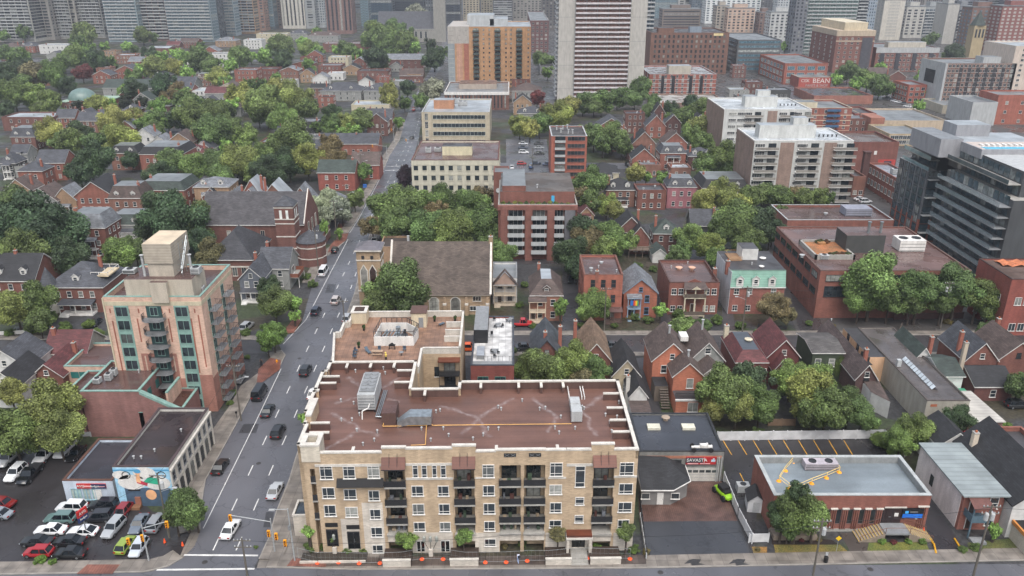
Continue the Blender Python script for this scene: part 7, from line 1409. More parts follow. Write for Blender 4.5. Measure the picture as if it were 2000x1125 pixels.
# ---------------------------------------------------------------- houses further back
BV = {BR: B_('8f5d48'), BR2: B_('704238')}
CW_ = {'b': BR, 'B': BR2, 'd': BDK, 'w': SW, 'g': SG, 'c': SC_, 't': BTN, 's': SDK, 'p': PINK, 'm': BBR}
CR_ = {'s': SH, 'b': SHB, 'g': SHG, 'r': SHR, 'k': SHBK, 'n': SHGN, 'l': FRL, 'f': FR, 't': SHT}
NW = {'b': 'orange brick', 'B': 'red brick', 'd': 'dark brick', 'w': 'white', 'g': 'grey', 'c': 'cream', 't': 'tan', 's': 'charcoal', 'p': 'pink', 'm': 'brown brick'}
NR = {'s': 'slate roof', 'b': 'brown roof', 'g': 'grey roof', 'r': 'red-brown roof', 'k': 'black roof', 'n': 'dark green roof', 'l': 'pale flat roof', 'f': 'dark flat roof', 't': 'tan roof'}
RT = {'y': ('gy', 'gabled'), 'x': ('gx', 'long'), 'h': ('hip', 'hipped'), 'm': ('man', 'mansard'), 'f': ('flat', 'box-shaped')}
HS = '''1151 1209 338 h c k 6 3|1184 1240 372 h b k 6 3.4|1246 1302 372 f B f 7 0|1304 1360 366 m p s 7.5 3|1372 1462 368 m b k 5 3|1206 1258 450 y B k 6 4|1232 1268 465 y B k 5 3.4|1277 1326 457 h B n 6 3.6|1350 1404 440 x s s 4 4|1131 1160 420 y t r 3 2.6|
1235 1280 310 y b k 6 4|1250 1291 322 f b g 5 0|1290 1340 300 m b s 7 3|1310 1350 328 f b l 4 0|1345 1395 306 h d s 6 3|1165 1222 250 y b s 6 4.5|1180 1226 262 h b b 5 3|1222 1260 222 f B s 10 0|1262 1300 246 y b s 6 5|1236 1280 280 y b k 7 5|1296 1342 280 y b b 7 4.5|
1275 1300 222 y d k 6 5|1300 1330 240 y d s 6 4|1225 1262 285 f d f 6 0|1345 1370 300 f g l 4 0|1185 1220 275 h b b 5 3|
1003 1038 200 y t k 7 4|1012 1063 222 h g s 5 3|1000 1058 178 h g b 7 4|
572 621 238 f s g 7 0|550 585 245 h d s 5 3|606 640 172 x b k 6 2|625 705 178 h g s 6 4.5|710 775 178 h g s 6 4|686 760 205 f c l 7 0|715 765 232 x b s 7 4|620 650 190 f b k 6 0|765 790 158 f g l 5 0|796 822 145 f t r 6 0|
547 582 138 y b g 7 2.5|500 541 135 f B f 8 0|586 614 145 y t k 6 3.6|610 640 152 y w g 5 3|640 670 143 f w l 5 0|620 666 128 f B g 7 0|641 680 112 f c l 9 0|670 702 134 y t k 5 3|697 758 139 f m f 8 0|690 714 120 y B g 7 3|745 826 116 x B g 8 3.5|760 785 130 y g k 4 3|780 826 148 x m b 5 4|586 614 112 f B r 7 0|704 735 92 f m f 5 0|570 610 125 y b s 5 2|
630 705 85 f m l 8 0|563 600 66 h g s 7 4|600 660 70 h g b 7 4|500 560 66 f c l 9 0|782 830 62 h g s 6 3|
500 530 200 h g s 5 3|540 570 262 x d s 4 3|506 560 278 f B g 5 0|590 630 290 x B s 5 3|660 700 280 x d b 5 3|
2 103 229 f m l 7 0|108 145 230 x b s 6 3.6|150 190 236 x b s 6 3.6|190 215 228 x d s 6 3|118 165 204 f m n 6 0|200 296 172 x g n 6 4.5|212 240 176 y c k 3 2.6|180 215 147 y b s 6 3|190 215 132 f b g 7 0|225 265 138 y b s 7 3.5|320 378 165 x g s 5 4|340 375 174 x b s 4 2.5|380 417 152 m b b 6 2.5|457 500 137 f b g 10 0|222 262 108 f b l 7 0|196 225 100 f t f 6 0|
365 400 122 f w g 6 0|408 445 105 f w g 10 0|420 460 80 h t g 6 3.5|340 352 85 y w g 5 3|325 350 88 x B r 5 3|350 385 82 x B b 6 3|475 510 78 f w l 9 0|36 68 90 h b s 6 3.5|0 35 92 h g b 6 3.5|75 130 88 f w l 8 0|0 30 105 f B g 6 0|290 330 94 x m l 5 1|400 440 182 x g r 5 3|425 465 172 y c b 5 3|375 430 178 f w l 3 0|
290 332 282 y w g 6 3.5|326 375 278 y t b 7 4|20 68 268 m m s 6 4|430 470 210 h g b 5 3|240 270 215 h d s 5 3|260 295 195 y g n 5 4|
34 82 335 h b s 7 3|27 70 325 f g b 5 0|70 125 318 x b s 7 4|215 268 300 m b k 7 3|272 355 302 m b k 8 3|348 400 300 h b r 5 3|0 30 320 h s s 6 4|10 60 372 y t b 5 4|52 112 392 y g b 5 4.2|104 148 390 y t g 5 4|144 222 384 y b k 6 5|212 276 388 m b b 7 4|272 360 372 m b n 7 3|378 446 366 h t g 8 2.5|468 510 392 y b g 6 4|395 430 385 y b k 5 3|
130 205 446 m B g 9 4|212 280 440 m g n 7 3|225 300 455 h w s 5 3|0 60 480 h g s 5 3|440 470 398 y B g 5 4|505 565 395 y b l 6 6|565 612 396 y b g 7 5|615 668 398 h g g 6 4|470 515 386 y b l 6 6|
900 955 150 f m f 6 0|1000 1035 155 f B f 6 0|1440 1470 350 f B g 6 0|1640 1668 350 f B g 5 0|1456 1490 160 f B g 8 0|1425 1462 175 f g l 6 0|1640 1700 232 f m g 7 0|1420 1455 235 f b g 7 0|1350 1385 240 y d k 6 4|1735 1770 150 y m b 5 4|1432 1458 128 f m l 9 0|262 300 266 y w g 6 3.5|716 756 238 y B s 7 4|440 470 332 y g g 5 3.5|555 592 302 x g s 5 3|300 332 207 h d s 5 3|330 356 224 y g g 5 3.5|268 300 228 h g s 5 3|394 422 202 y m s 5 3.5|592 624 268 f g s 5 0|150 182 228 y b s 5 3.5|500 532 300 h g g 5 3|90 125 268 h m b 5 3|380 412 292 y w s 5 3.5|540 566 222 y g s 5 3.5|20 52 300 x g s 5 3|230 262 250 y b g 5 3.5|1530 1562 108 f g l 8 0|1428 1456 98 f B g 10 0|1500 1530 132 f d f 7 0|1440 1475 188 f g k 5 0|1500 1545 176 f s g 5 0|80 112 128 h b s 6 3|250 285 120 x b g 6 3|420 452 130 y w s 5 4|440 470 196 y b k 5 4|350 380 215 h m s 5 3|505 535 185 x g s 5 3|60 95 150 y b s 6 4|150 178 112 f w l 6 0|300 330 148 h B s 5 3|270 300 108 y w g 6 3|230 262 188 y m s 5 4|395 425 100 y b g 6 4|90 120 108 y g s 5 3|380 410 232 h b s 5 3|540 575 158 f w g 6 0|600 630 108 y b s 6 4|700 728 160 y w k 5 3|735 760 150 f b g 6 0|1700 1735 145 x B b 5 4'''
def far_houses():
    for i, rec in enumerate(HS.replace('\n', '').split('|')):
        a = rec.split(); x0, x1, ye = map(float, a[:3]); r_, wc, rc_ = a[3:6]; he, rise = float(a[6]), float(a[7])
        far = ye < 330 and x1-x0 < 90; rr = random.Random(i); p = P(x0, ye, he); wd = P(x1, ye, he).x-p.x; d = min(16, max(8, wd*.9)); big = wd > 16
        hx = (x0+x1)/2; best = min(LM, key=lambda q: (q[0]-hx)**2+((q[1]-ye)*1.6)**2); dx, dy = hx-best[0], (ye-best[1])*1.6
        rel = ('right of ' if dx > 0 else 'left of ') if abs(dx) > abs(dy) else ('in front of ' if dy > 0 else 'behind ')
        lb = f'{RT[r_][1]} {NW[wc]} {"building" if big and r_ == "f" else "house"}, {NR[rc_]}, {rel}{best[2]}'
        nf = max(2, min(5, int(wd/3.2))); rr = random.Random(i)
        b = house(x0, x1, ye, he, d, RT[r_][0], (BV.get(CW_[wc]) or CW_[wc]) if i % 2 else CW_[wc], CR_[rc_], lb, rise or 2, nf=nf, far=True, ch=[(rr.choice((.12, .85)), rr.uniform(.3, .7))] if rr.random() < .75 else [], dorm=(2 if wd > 9 else 1) if r_ in 'mh' and rr.random() < .7 else 0, porch=(wd*.5, 1.8, rr.random() < .4, .5) if ye > 280 and r_ != 'f' and rr.random() < .6 else None, k=1.5, fm=WHITE, dcol=WHITE, sides=('r' if hx < 950 else 'l'), ang=rr.uniform(-1.5, 1.5), topm=FRG)
        if r_ == 'f':
            for _ in range(2): b.vent(rr.uniform(.2, .8)*b.w, rr.uniform(.2, .8)*b.d, .6, .25, z=he-.4)
LM += [(160, 180, 'the green dome'), (60, 235, 'the long flat-roofed brick building'), (250, 160, 'the long green-roofed row'), (480, 145, 'the orange brick flats'), (400, 155, 'the brown mansard house'), (660, 185, 'the grey hip-roofed row'), (595, 225, 'the charcoal cube house'),
       (890, 235, 'the beige ribbon-window office'), (890, 340, 'the cream office block'), (955, 110, 'the orange apartment tower'), (1170, 100, 'the very tall white tower'), (1335, 160, 'the banded orange block'), (1110, 300, 'the small orange-brick office'),
       (1500, 250, 'the far white slab'), (1570, 330, 'the near white slab'), (1850, 400, 'the black condominium'), (1700, 530, 'the brown-brick offices'), (1480, 560, 'the teal mansard building'), (1350, 560, 'the wide-porch apartment house'), (1180, 560, 'the orange three-storey house'),
       (1050, 430, 'the brick balcony block'), (850, 530, 'the stone church'), (550, 430, 'the banded bell tower'), (450, 480, 'the church hall'), (320, 560, 'the pink brick tower'), (140, 560, 'the Victorian turret house'), (170, 440, 'the brick mansard house'), (180, 350, 'the dark gambrel-like house'),
       (410, 340, 'the grey dormered house'), (320, 270, 'the two white-gabled houses'), (60, 700, 'the white clapboard house'), (200, 810, 'the pink podium wall'), (280, 930, 'the mural building'), (170, 950, 'the rental office'), (900, 980, 'the beige apartment block'), (1320, 720, 'the orange twin-gabled house'),
       (1460, 700, 'the red mansard house'), (1600, 690, 'the ivy-covered house'), (1800, 730, 'the long grey warehouse'), (1650, 950, 'the brick hall'), (1890, 940, 'the white-sided house'), (1330, 850, 'the black-roofed garage'), (1150, 670, 'the tan-roofed house'), (1280, 300, 'the brick Victorian cluster'),
       (1380, 220, 'the podium roof'), (1660, 100, 'the cream-topped brick tower'), (1590, 160, 'the lettered red wall'), (1920, 160, 'the long brick slab'), (1345, 100, 'the wide brown office'), (700, 50, 'the brown downtown tower'), (580, 40, 'the striped downtown tower'), (810, 60, 'the grey stone church'), (370, 40, 'the blue glass tower'), (240, 40, 'the slim glass tower'),
       (90, 40, 'the concrete apartment slabs'), (655, 330, 'the green-roofed red brick house'), (1240, 420, 'the flat-roofed brick house'), (1330, 400, 'the pink mansard house'), (770, 250, 'the far bend of the road'), (1960, 690, 'the brick gabled pair')]
far_houses()
# dome building
p = P(118, 200, 5); t = thing('domed_hall', 'round green glass dome on a low hall with pale green roof', 'hall', (p.x, p.y, 0)); q = P(205, 200, 5); w_ = q.x-p.x
MB().box(0, w_, 0, 22, -.3, 5).build('wall', BR2, t); MB().box(-.4, w_+.4, -.4, 22.4, 5, 5.5).build('roof', M('8aa894', 'stain'), t)
a = P(136, 193, 5.5).x; c = P(188, 193, 5.5).x; rr = (c-a)/2; MB().lathe([(rr*math.cos(k*math.pi/16), 5.5+rr*.8*math.sin(k*math.pi/16)) for k in range(9)][:-1]+[(.1, 5.5+rr*.8)], 24, 0, ((a+c)/2-p.x, 10)).build('dome', M('6a8a84', 'stain', .35, .8), t, smooth=True)
# ---------------------------------------------------------------- downtown towers
def tower(label, x0, x1, base, h, wm, style, cols=6, d=22, gm=GLASS, fm=None, fh=3.2, side=None, rm=None, pan=None, name='tower', skip=0):
    p, q = P(x0, base), P(x1, base); b = Bld(name, label, 'tower' if h > 45 else 'building', 0, 0, 0, h, d=d, xy=(p.x, p.y), w=q.x-p.x); b.walls(wm, h); w = b.w; b.part('roof', MB().box(-.2, w+.2, -.2, d+.2, h, h+.8), rm or FRG)
    n = int((h-3)/fh); sd = side or ('r' if (x0+x1)/2 < 960 else 'l'); fm = fm or wm
    for i in range(n):
        z = 3+i*fh
        if style == 'grid':
            for k in range(cols): b.win('f', w*(k+.5)/cols, z+.6, w/cols*.5, fh*.55, v=(), split=False, fm=fm, gm=gm, sill=False)
            for k in range(3): b.win(sd, d*(k+.5)/3, z+.6, d/3*.5, fh*.55, v=(), split=False, fm=fm, gm=gm, sill=False)
        elif style in ('band', 'balc', 'glass'):
            if i % 2 and style == 'band' and n > 40: pass
            hh = {'band': .5, 'balc': .75, 'glass': .86}[style]*fh
            if style == 'balc':
                for k in range(cols): b.win('f', w*(k+.5)/cols, z+.2, w/cols*.86, hh, v=(.5,), split=False, fm=fm, gm=gm, sill=False)
                b.part('balcony', MB().box(.5, w-.5, -1.4, 0, z-.2, z+.0, 0).box(.5, w-.5, -1.4, -1.3, z, z+.9, 1), [pan or LGREY, pan or LGREY])
            else:
                b.win('f', w*.5, z+.4, w*.94, hh, v=tuple((k+1)/cols for k in range(cols-1)), split=False, fm=fm, gm=gm, sill=False)
            b.win(sd, d*.5, z+.4, d*.86, hh, v=(.25, .5, .75), split=False, fm=fm, gm=gm, sill=False)
    if style == 'vert':
        for k in range(cols): b.win('f', w*(k+.5)/cols, 4, w/cols*.42, h-6, v=(), split=False, fm=fm, gm=gm, sill=False, hz=tuple(j/n for j in range(1, n)))
        for k in range(3): b.win(sd, d*(k+.5)/3, 4, d/3*.42, h-6, v=(), split=False, fm=fm, gm=gm, sill=False, hz=tuple(j/n for j in range(1, n)))
    b.box('plant_room', w*.25, w*.75, d*.25, d*.75, h+.8, h+5, wm, FRG)
    return b.done()
G1, G2, G3, G4 = M('9aa0a2', 'stain', .7, .9), M('5c666e', 'stain', .5, .8), M('3c4652', 'stain', .4, .8), M('b4b2aa', 'stain', .7, .95)
GB1, GB2 = M('6e838c', 'glass', .1, .85), M('405260', 'glass', .1, .8); DKG = M('2a3038', 'glass', .12)
TW = [('left white and grey concrete apartment slab', -40, 70, 82, 88, G4, 'balc', 9, 26, DKG), ('narrow concrete lift shaft between the slabs', 72, 108, 78, 92, M('8e8a84', 'stain'), 'grid', 2, 20, DKG), ('middle concrete apartment slab', 110, 146, 76, 88, G4, 'balc', 5, 22, DKG), ('plain concrete shaft of the slabs', 146, 158, 75, 92, M('9a968e', 'stain'), 'grid', 1, 22, DKG), ('right concrete apartment slab', 160, 206, 74, 88, G4, 'balc', 6, 22, DKG),
 ('slim glass tower with white edge', 214, 276, 82, 120, M('8fa4aa', 'stain'), 'balc', 5, 20, GB1), ('dark glass tower', 258, 290, 78, 110, G2, 'glass', 4, 20, GB2), ('brick and grey tower', 284, 332, 80, 100, M('86665c', 'brick'), 'balc', 4, 20, DKG), ('wide blue-grey glass tower with white balconies', 332, 418, 82, 120, M('7f9098', 'stain'), 'balc', 8, 22, GB1), ('dark windowless slab tower', 419, 432, 78, 120, G3, 'grid', 1, 22, GB2), ('slim pale blue tower', 434, 462, 70, 100, M('8a9ca4', 'stain'), 'balc', 3, 20, GB1),
 ('ochre apartment block', 466, 500, 66, 46, M('b08a5c', 'stain'), 'balc', 3, 20, DKG), ('orange-brown tower', 500, 520, 60, 90, M('96705c', 'brick'), 'grid', 2, 20, GB2), ('blue glass tower', 520, 538, 57, 110, G2, 'glass', 3, 20, GB1), ('brown tower edge', 538, 552, 55, 100, M('6e5c54', 'brick'), 'grid', 2, 20, DKG), ('white striped tower', 553, 598, 56, 100, M('c0bdb2', 'stain'), 'vert', 6, 26, DKG), ('blank grey tower', 599, 618, 56, 100, G1, 'grid', 1, 26, DKG), ('pale lattice tower', 618, 636, 54, 100, M('a8b0b4', 'stain'), 'grid', 4, 20, GB2),
 ('brown brick downtown tower', 640, 690, 66, 78, M('7e5a50', 'brick'), 'vert', 6, 26, DKG), ('narrow blue tower', 706, 722, 56, 100, G2, 'glass', 3, 20, GB1), ('dark blue glass block', 722, 768, 48, 80, G3, 'glass', 8, 26, GB2), ('wide dark glass office', 768, 830, 44, 90, G3, 'glass', 8, 26, DKG), ('dark grey lattice tower', 832, 858, 44, 100, G2, 'grid', 5, 26, DKG), ('dark stone tower', 862, 900, 46, 90, M('3a4048', 'stain'), 'glass', 5, 26, DKG),
 ('beige gridded tower', 905, 936, 42, 90, M('b0a488', 'stain'), 'grid', 5, 26, DKG), ('second beige gridded tower', 940, 962, 40, 90, M('b0a488', 'stain'), 'grid', 4, 26, DKG), ('dark tower with balconies', 964, 1000, 44, 95, G2, 'balc', 4, 26, DKG), ('grey block behind the brown flats', 1002, 1058, 40, 80, M('8a867e', 'stain'), 'grid', 8, 26, DKG), ('dark slab beside the white tower', 1058, 1086, 60, 70, M('5a5654', 'stain'), 'grid', 4, 26, DKG), ('slim grey tower behind the white tower', 1256, 1272, 135, 62, M('8a8e90', 'stain'), 'balc', 2, 20, GB2),
 ('steel-blue glass office', 1262, 1322, 40, 60, G2, 'glass', 10, 26, GB1), ('white stair tower', 1322, 1336, 40, 60, G4, 'grid', 1, 20, DKG), ('dark tower gap', 1336, 1350, 38, 70, G3, 'glass', 3, 20, DKG), ('blue gridded tower', 1350, 1374, 42, 70, M('6c7c88', 'stain'), 'grid', 5, 26, GB2), ('white gridded office', 1376, 1482, 46, 60, M('d0d4d2', 'stain'), 'grid', 11, 26, GB2), ('dark tower right of the white office', 1484, 1508, 40, 75, M('4c4c50', 'stain'), 'grid', 4, 26, DKG), ('white gridded tower', 1514, 1545, 50, 70, M('b0b6b8', 'stain'), 'grid', 6, 22, GB2),
 ('dark slab of the green glass tower', 1543, 1566, 108, 80, M('6c7078', 'stain'), 'grid', 3, 20, DKG), ('pale green glass tower with wavy balconies', 1566, 1662, 104, 82, M('98a8a4', 'stain'), 'balc', 9, 22, M('6a807c', 'glass', .15)), ('grey balcony tower', 1664, 1684, 88, 90, G2, 'balc', 3, 20, DKG), ('blue and white gridded tower', 1684, 1702, 80, 90, M('8fa0b0', 'stain'), 'grid', 4, 20, GB2), ('grey tower', 1702, 1722, 70, 90, G1, 'balc', 3, 20, GB2), ('dark striped tower', 1726, 1778, 38, 70, M('34383c', 'stain'), 'vert', 12, 26, G1), ('brown gridded tower', 1780, 1834, 36, 70, M('6e6660', 'stain'), 'vert', 14, 26, DKG), ('dark glass podium', 1836, 1866, 36, 30, G3, 'glass', 4, 26, DKG), ('slate grey block', 1866, 1902, 36, 28, M('8a909c', 'stain'), 'grid', 1, 26, DKG), ('black tower', 1920, 1960, 40, 90, M('2c3038', 'stain'), 'balc', 5, 26, DKG), ('dark gridded tower', 1962, 2010, 44, 90, M('3c4048', 'stain'), 'grid', 6, 26, GB2),
 ('white blank end tower', 1716, 1756, 78, 42, M('c4beb0', 'stain'), 'grid', 1, 26, G4), ('white slab with balconies', 1762, 1798, 74, 34, G4, 'grid', 3, 20, DKG), ('grey balcony slab', 1798, 1842, 74, 34, G1, 'balc', 6, 20, GB2), ('second white end tower', 1838, 1860, 86, 40, G4, 'grid', 1, 26, G4), ('grey slab of flats', 1861, 1886, 86, 38, M('7a7e84', 'stain'), 'balc', 4, 20, DKG), ('brown and green apartment block', 1884, 1938, 98, 40, M('7a5648', 'brick'), 'grid', 5, 20, GB1), ('red brick apartment block', 1940, 2020, 102, 42, M('8c4a40', 'brick'), 'grid', 8, 22, G4),
 ('low grey office with roof plant', 1292, 1366, 60, 26, M('7a6a60', 'stain'), 'band', 10, 26, DKG), ('peach block', 1418, 1470, 68, 30, M('c0a088', 'stain'), 'grid', 6, 20, DKG), ('beige low block', 1396, 1420, 66, 32, M('a89c8c', 'stain'), 'grid', 3, 20, DKG), ('white low flats', 1500, 1546, 80, 30, M('b8bab8', 'stain'), 'grid', 5, 20, DKG), ('low flats behind the green tower', 1480, 1502, 70, 26, M('7a5a4c', 'brick'), 'grid', 3, 20, DKG)]
for i, (lb, x0, x1, base, h, wm, st, cols, d, gm) in enumerate(TW): tower(lb + (' in the downtown skyline' if 'downtown' not in lb and len(lb.split()) < 5 else ''), x0, x1, base, h, wm, st, cols, d, gm)
# towers behind the first rank close the view
rr = random.Random(3); x = -160; i = 0
bc = [('grey', M('76808a', 'stain', .5, .8)), ('dark blue', G3), ('pale', G1), ('brown', M('6c625c', 'stain')), ('steel blue', G2)]
while x < 2180:
    wd = rr.uniform(34, 62); c = rr.choice(bc); tower(f'distant {c[0]} tower in the back rank of the skyline', x, x+wd, rr.uniform(18, 28), rr.uniform(120, 170), c[1], rr.choice(('glass', 'grid', 'band')), 5, 30, rr.choice((GB2, DKG)), fh=4.5); x += wd+rr.uniform(1, 5); i += 1
# grey stone church downtown
p0 = P(740, 82); p1 = P(848, 82); t = Bld('stone_church', 'grey stone church with long slate roof and spire, downtown', 'church', 0, 0, 0, 14, d=26, xy=(p0.x, p0.y), w=p1.x-p0.x); GS = M('8a8880', 'stain'); t.roofm = SH; t.gable(14, 17, 'x', GS, SH, .5)
t.grid('f', t.ncol('f', 9), [4], 2, 7, v=(), split=False); w = t.w; t.box('tower', w, w+13, 0, 13, 0, 44, GS); t.part('spire', MB().prism([(w, 0), (w+13, 0), (w+13, 13), (w, 13)], 44, 44.5).poly([(w, 0, 44.5), (w+13, 0, 44.5), (w+6.5, 6.5, 75)]).poly([(w+13, 0, 44.5), (w+13, 13, 44.5), (w+6.5, 6.5, 75)]).poly([(w, 13, 44.5), (w, 0, 44.5), (w+6.5, 6.5, 75)]), M('6a5450', 'stain')); t.done()
# brick church spire at upper right
p = P(1890, 120); t = thing('church_tower', 'small tan church tower with green cap behind the long brick slab', 'church', (p.x, p.y, 0)); MB().box(0, 10, 0, 10, 0, 30).build('wall', M('a89468', 'stain'), t); MB().lathe([(6.5, 30), (.1, 42)], 8, 0, (5, 5)).build('roof', SHGN, t); [MB().box(1.5+k*3, 3+k*3, -.1, 0, 20, 27).build('opening', DKG, t) for k in range(3)]
# ---------------------------------------------------------------- trees: x y r tone [tall]
TS = '''90 800 58 y|25 842 55 m|112 845 42 y|20 765 30 y|30 600 40 y|62 590 40 g|75 625 26 g|42 430 62 d|102 462 55 d|50 500 50 g|122 505 42 d|15 400 40 g|340 432 55 d|318 402 42 d|372 436 44 g|300 445 34 d|390 470 28 d|235 492 34 m|264 486 28 g|410 500 32 o|
175 312 44 d|155 335 30 d|215 270 26 g|240 270 40 y|314 342 32 d|335 312 30 g|372 328 36 m|420 320 36 g|432 344 32 m|470 315 42 y|495 330 30 m|520 206 45 m|548 232 34 m|575 192 38 y|600 215 26 g|575 275 48 g|540 290 30 g|644 288 30 o|564 318 34 d|600 311 38 y|646 312 34 o|526 331 36 d|502 306 32 g|
644 242 22 g|680 237 24 y|709 232 24 g|690 255 18 g|647 216 22 d|618 247 14 d|664 258 16 g|760 186 18 y 1.6|845 175 24 s|822 195 16 g|795 170 16 d|790 200 13 d|778 238 11 g|708 334 18 g|733 318 11 o|791 344 17 b 1.5|644 393 30 s|667 409 24 s|632 420 20 s|692 388 18 g|700 378 12 y|633 445 9 g 2.2|
778 409 46 g|765 437 36 g|742 400 26 g|727 437 24 o|822 388 26 m|843 447 42 g|800 440 28 d|868 391 32 g|881 455 42 m|850 415 26 o|923 396 34 g|940 384 24 o|943 437 40 g|905 430 30 g|982 460 26 m|977 499 30 g|960 470 24 g|771 560 54 g|740 590 30 g|805 585 28 g|
1144 357 36 g|1130 385 24 o|1155 393 24 g|1185 398 22 m|1200 410 18 y|1129 447 42 d|1150 470 34 o|1111 490 34 d|1128 520 26 d|1198 466 34 m|1180 485 26 m|1230 470 18 m|1350 465 30 m|1332 488 22 g|1386 478 28 y|1400 500 22 g|1438 432 44 g|1460 470 34 g|1477 437 38 d|1505 450 28 d|1415 450 30 g|1374 388 28 y|1412 380 30 y|1440 395 26 y|1460 383 22 g|1490 378 22 g|1402 308 36 g|1380 322 26 g|1425 330 22 g|1242 338 20 y|1262 345 12 g|1294 345 14 g|1323 500 18 g|
1090 226 28 y|1070 215 18 o|1015 242 22 y|1035 250 20 y|1054 240 22 g|1111 208 22 y|1139 198 22 g|1160 205 18 g|1175 196 24 g|1206 188 20 g|1253 172 20 g 1.3|1240 190 18 g|1228 183 15 o|1276 196 16 g|1270 215 16 g|1160 265 24 g|1178 280 20 g|1196 265 28 g|1215 285 20 g|1140 262 18 m|1049 190 16 r|1059 113 18 g|1075 118 12 d|1327 227 24 g|1310 215 18 d|1369 212 24 g|1350 200 16 d|1390 225 18 m|1363 243 24 y|1350 262 20 m|1370 275 22 m|
1526 383 24 g|1502 375 20 d|1552 380 20 o|1572 385 20 g|1598 383 20 g|1616 385 15 d|1510 446 26 d|1522 420 20 g|1706 548 52 m 1.1 628|1680 585 30 m 1 632|1738 585 30 m 1 632|1798 560 38 g 1 634|1780 590 26 g 1 636|1872 556 42 g 1 632|1842 585 28 g 1 636|1912 572 34 g 1 634|1930 598 24 g 1 640|1513 599 30 o 1 642|1540 613 18 o 1 642|1935 611 18 g|
1574 764 50 y|1545 740 34 m|1600 745 36 m|1616 792 48 g|1585 805 34 g|1660 790 34 g|1685 808 30 g|1783 838 34 m|1760 860 28 m|1815 850 24 g|1874 818 28 d|1852 832 22 d|1990 752 26 g|1922 642 16 g|1935 650 10 o|1058 716 44 g|1030 722 28 g|1108 702 40 m|1085 690 24 m|1160 724 32 g|1138 740 24 o|1157 597 32 m|1147 575 18 m|1412 762 50 g|1440 790 36 y|1396 790 30 y|1468 748 42 d|1485 790 34 g|1455 775 36 g|1095 600 14 o 1.6|
361 992 40 g 1.1 1040|342 1006 24 g 1 1048|381 1000 22 g 1 1040|1559 1000 46 g 1.05 1062|1530 1006 28 d 1 1060|1592 1004 26 g 1 1060|1562 962 22 d 1 1060|1540 1030 22 g 1 1062|533 650 28 l|522 668 18 l|536 590 32 g|525 560 22 d|572 592 16 l|575 615 12 l|1331 640 22 m|1370 640 18 g|1290 605 14 m|
165 64 26 g|150 80 18 d|278 67 19 g|298 72 12 d|46 62 18 d|5 67 14 g|144 108 28 m|120 122 20 g|188 116 28 d|215 122 18 d|33 111 28 g|10 100 20 g|70 144 30 o|45 130 22 d|108 144 32 g|130 165 22 d|26 182 32 g|5 160 26 d|15 142 26 d|59 182 28 m|42 160 20 g|98 196 26 g|80 212 20 g|10 210 20 d|125 220 14 d|155 206 14 b|191 204 24 y|215 200 16 m|245 198 18 b|278 200 16 b|160 139 20 r|263 173 26 d|240 178 18 g|320 165 30 d|345 175 22 o|304 129 26 y|280 135 18 y|338 131 22 y|365 140 18 y|387 116 30 g|410 128 22 g|362 112 18 g|345 103 14 s|291 108 20 d|318 112 18 g|425 147 22 y|440 160 16 g|466 108 26 m|448 125 18 m|490 110 14 y|392 90 13 d|338 188 24 o|322 200 18 o|360 196 24 g|385 200 18 d|307 211 20 l|300 232 24 g|327 237 18 o|224 232 32 y|206 245 20 y|263 229 24 y|285 240 18 g|381 224 40 g|352 232 26 d|417 222 36 g|440 215 24 g|466 186 28 y|455 205 18 y|490 200 24 y|505 225 20 g|417 258 40 g|395 265 28 g|452 252 34 g|478 266 26 m|98 258 32 y|118 275 22 g|155 258 28 d|139 273 30 g|182 278 26 g|281 260 14 b|376 279 12 l|443 283 18 l|173 93 14 g|247 90 12 y|262 95 10 d|205 90 12 g|
551 88 28 g|530 95 18 g|551 113 24 d|530 122 16 d|603 93 22 m|620 100 16 g|590 82 14 y|515 108 18 y|680 95 24 g|700 105 16 g|657 95 12 y|617 62 13 g|735 64 26 g|752 72 26 g|720 78 18 g|778 64 28 g|795 78 20 g|785 88 20 g|752 90 22 g|765 105 16 d|732 113 24 d|745 120 16 d|812 28 22 s|795 34 12 s|840 85 12 r|848 112 22 d|862 100 14 d|835 120 14 d|807 92 14 l|600 124 14 g|610 135 10 g|541 170 26 y|560 178 16 m|510 162 16 d|540 150 12 g|
1657 139 20 g|1642 145 12 g|1675 160 16 m|1696 152 22 m|1712 160 16 m|1719 166 22 g|1735 172 14 g|1719 131 12 l|1634 155 12 l|1801 147 13 m|1799 180 13 l|1796 204 12 y|1820 75 14 d|1808 80 10 d|1533 90 10 l|1866 103 20 d|1850 108 12 d|1070 140 12 g|990 130 10 g'''
for rec in TS.replace('\n', '').split('|'):
    a = rec.split(); x_, y_ = float(a[0]), float(a[1]); tree(x_, y_, float(a[2])*(.96 if y_ < 350 and x_ < 700 else 1.1), a[3], float(a[4]) if len(a) > 4 else 1.0, foot=float(a[5]) if len(a) > 5 else None)
# scattered crowns filling the wooded neighbourhood at upper left
rr = random.Random(11)
for i in range(10):
    x_ = rr.uniform(-60, 640); y_ = rr.uniform(75, 350); w_ = 7.5+y_*.055
    tree(x_, y_, w_*rr.uniform(.7, 1.25), rr.choice('ggddmmyodg'))
for i in range(60): y_ = rr.uniform(70, 600); tree(rr.uniform(-600, -60) if i % 3 else rr.uniform(2060, 2300), y_, 10+y_*.06, rr.choice('ggdmmy'))
for cx, cy, r, tone, ft_ in ((1224, 1038, 20, 'g', 1084), (1090, 1043, 18, 'o', 1083), (794, 1051, 21, 'l', 1085), (905, 1045, 19, 'l', 1084), (603, 1037, 16, 'l', 1080), (649, 1052, 9, 'o', 1080), (596, 815, 14, 'l', 880)): tree(cx, cy, r, tone, foot=ft_)
for cx, cy, r in ((1943, 1036, 14), (1308, 502, 10), (662, 455, 8), (1330, 655, 7)): tree(cx, cy, r, 'l' if r == 14 else 'g', 1.7, trunk=.3, kind='conifer')
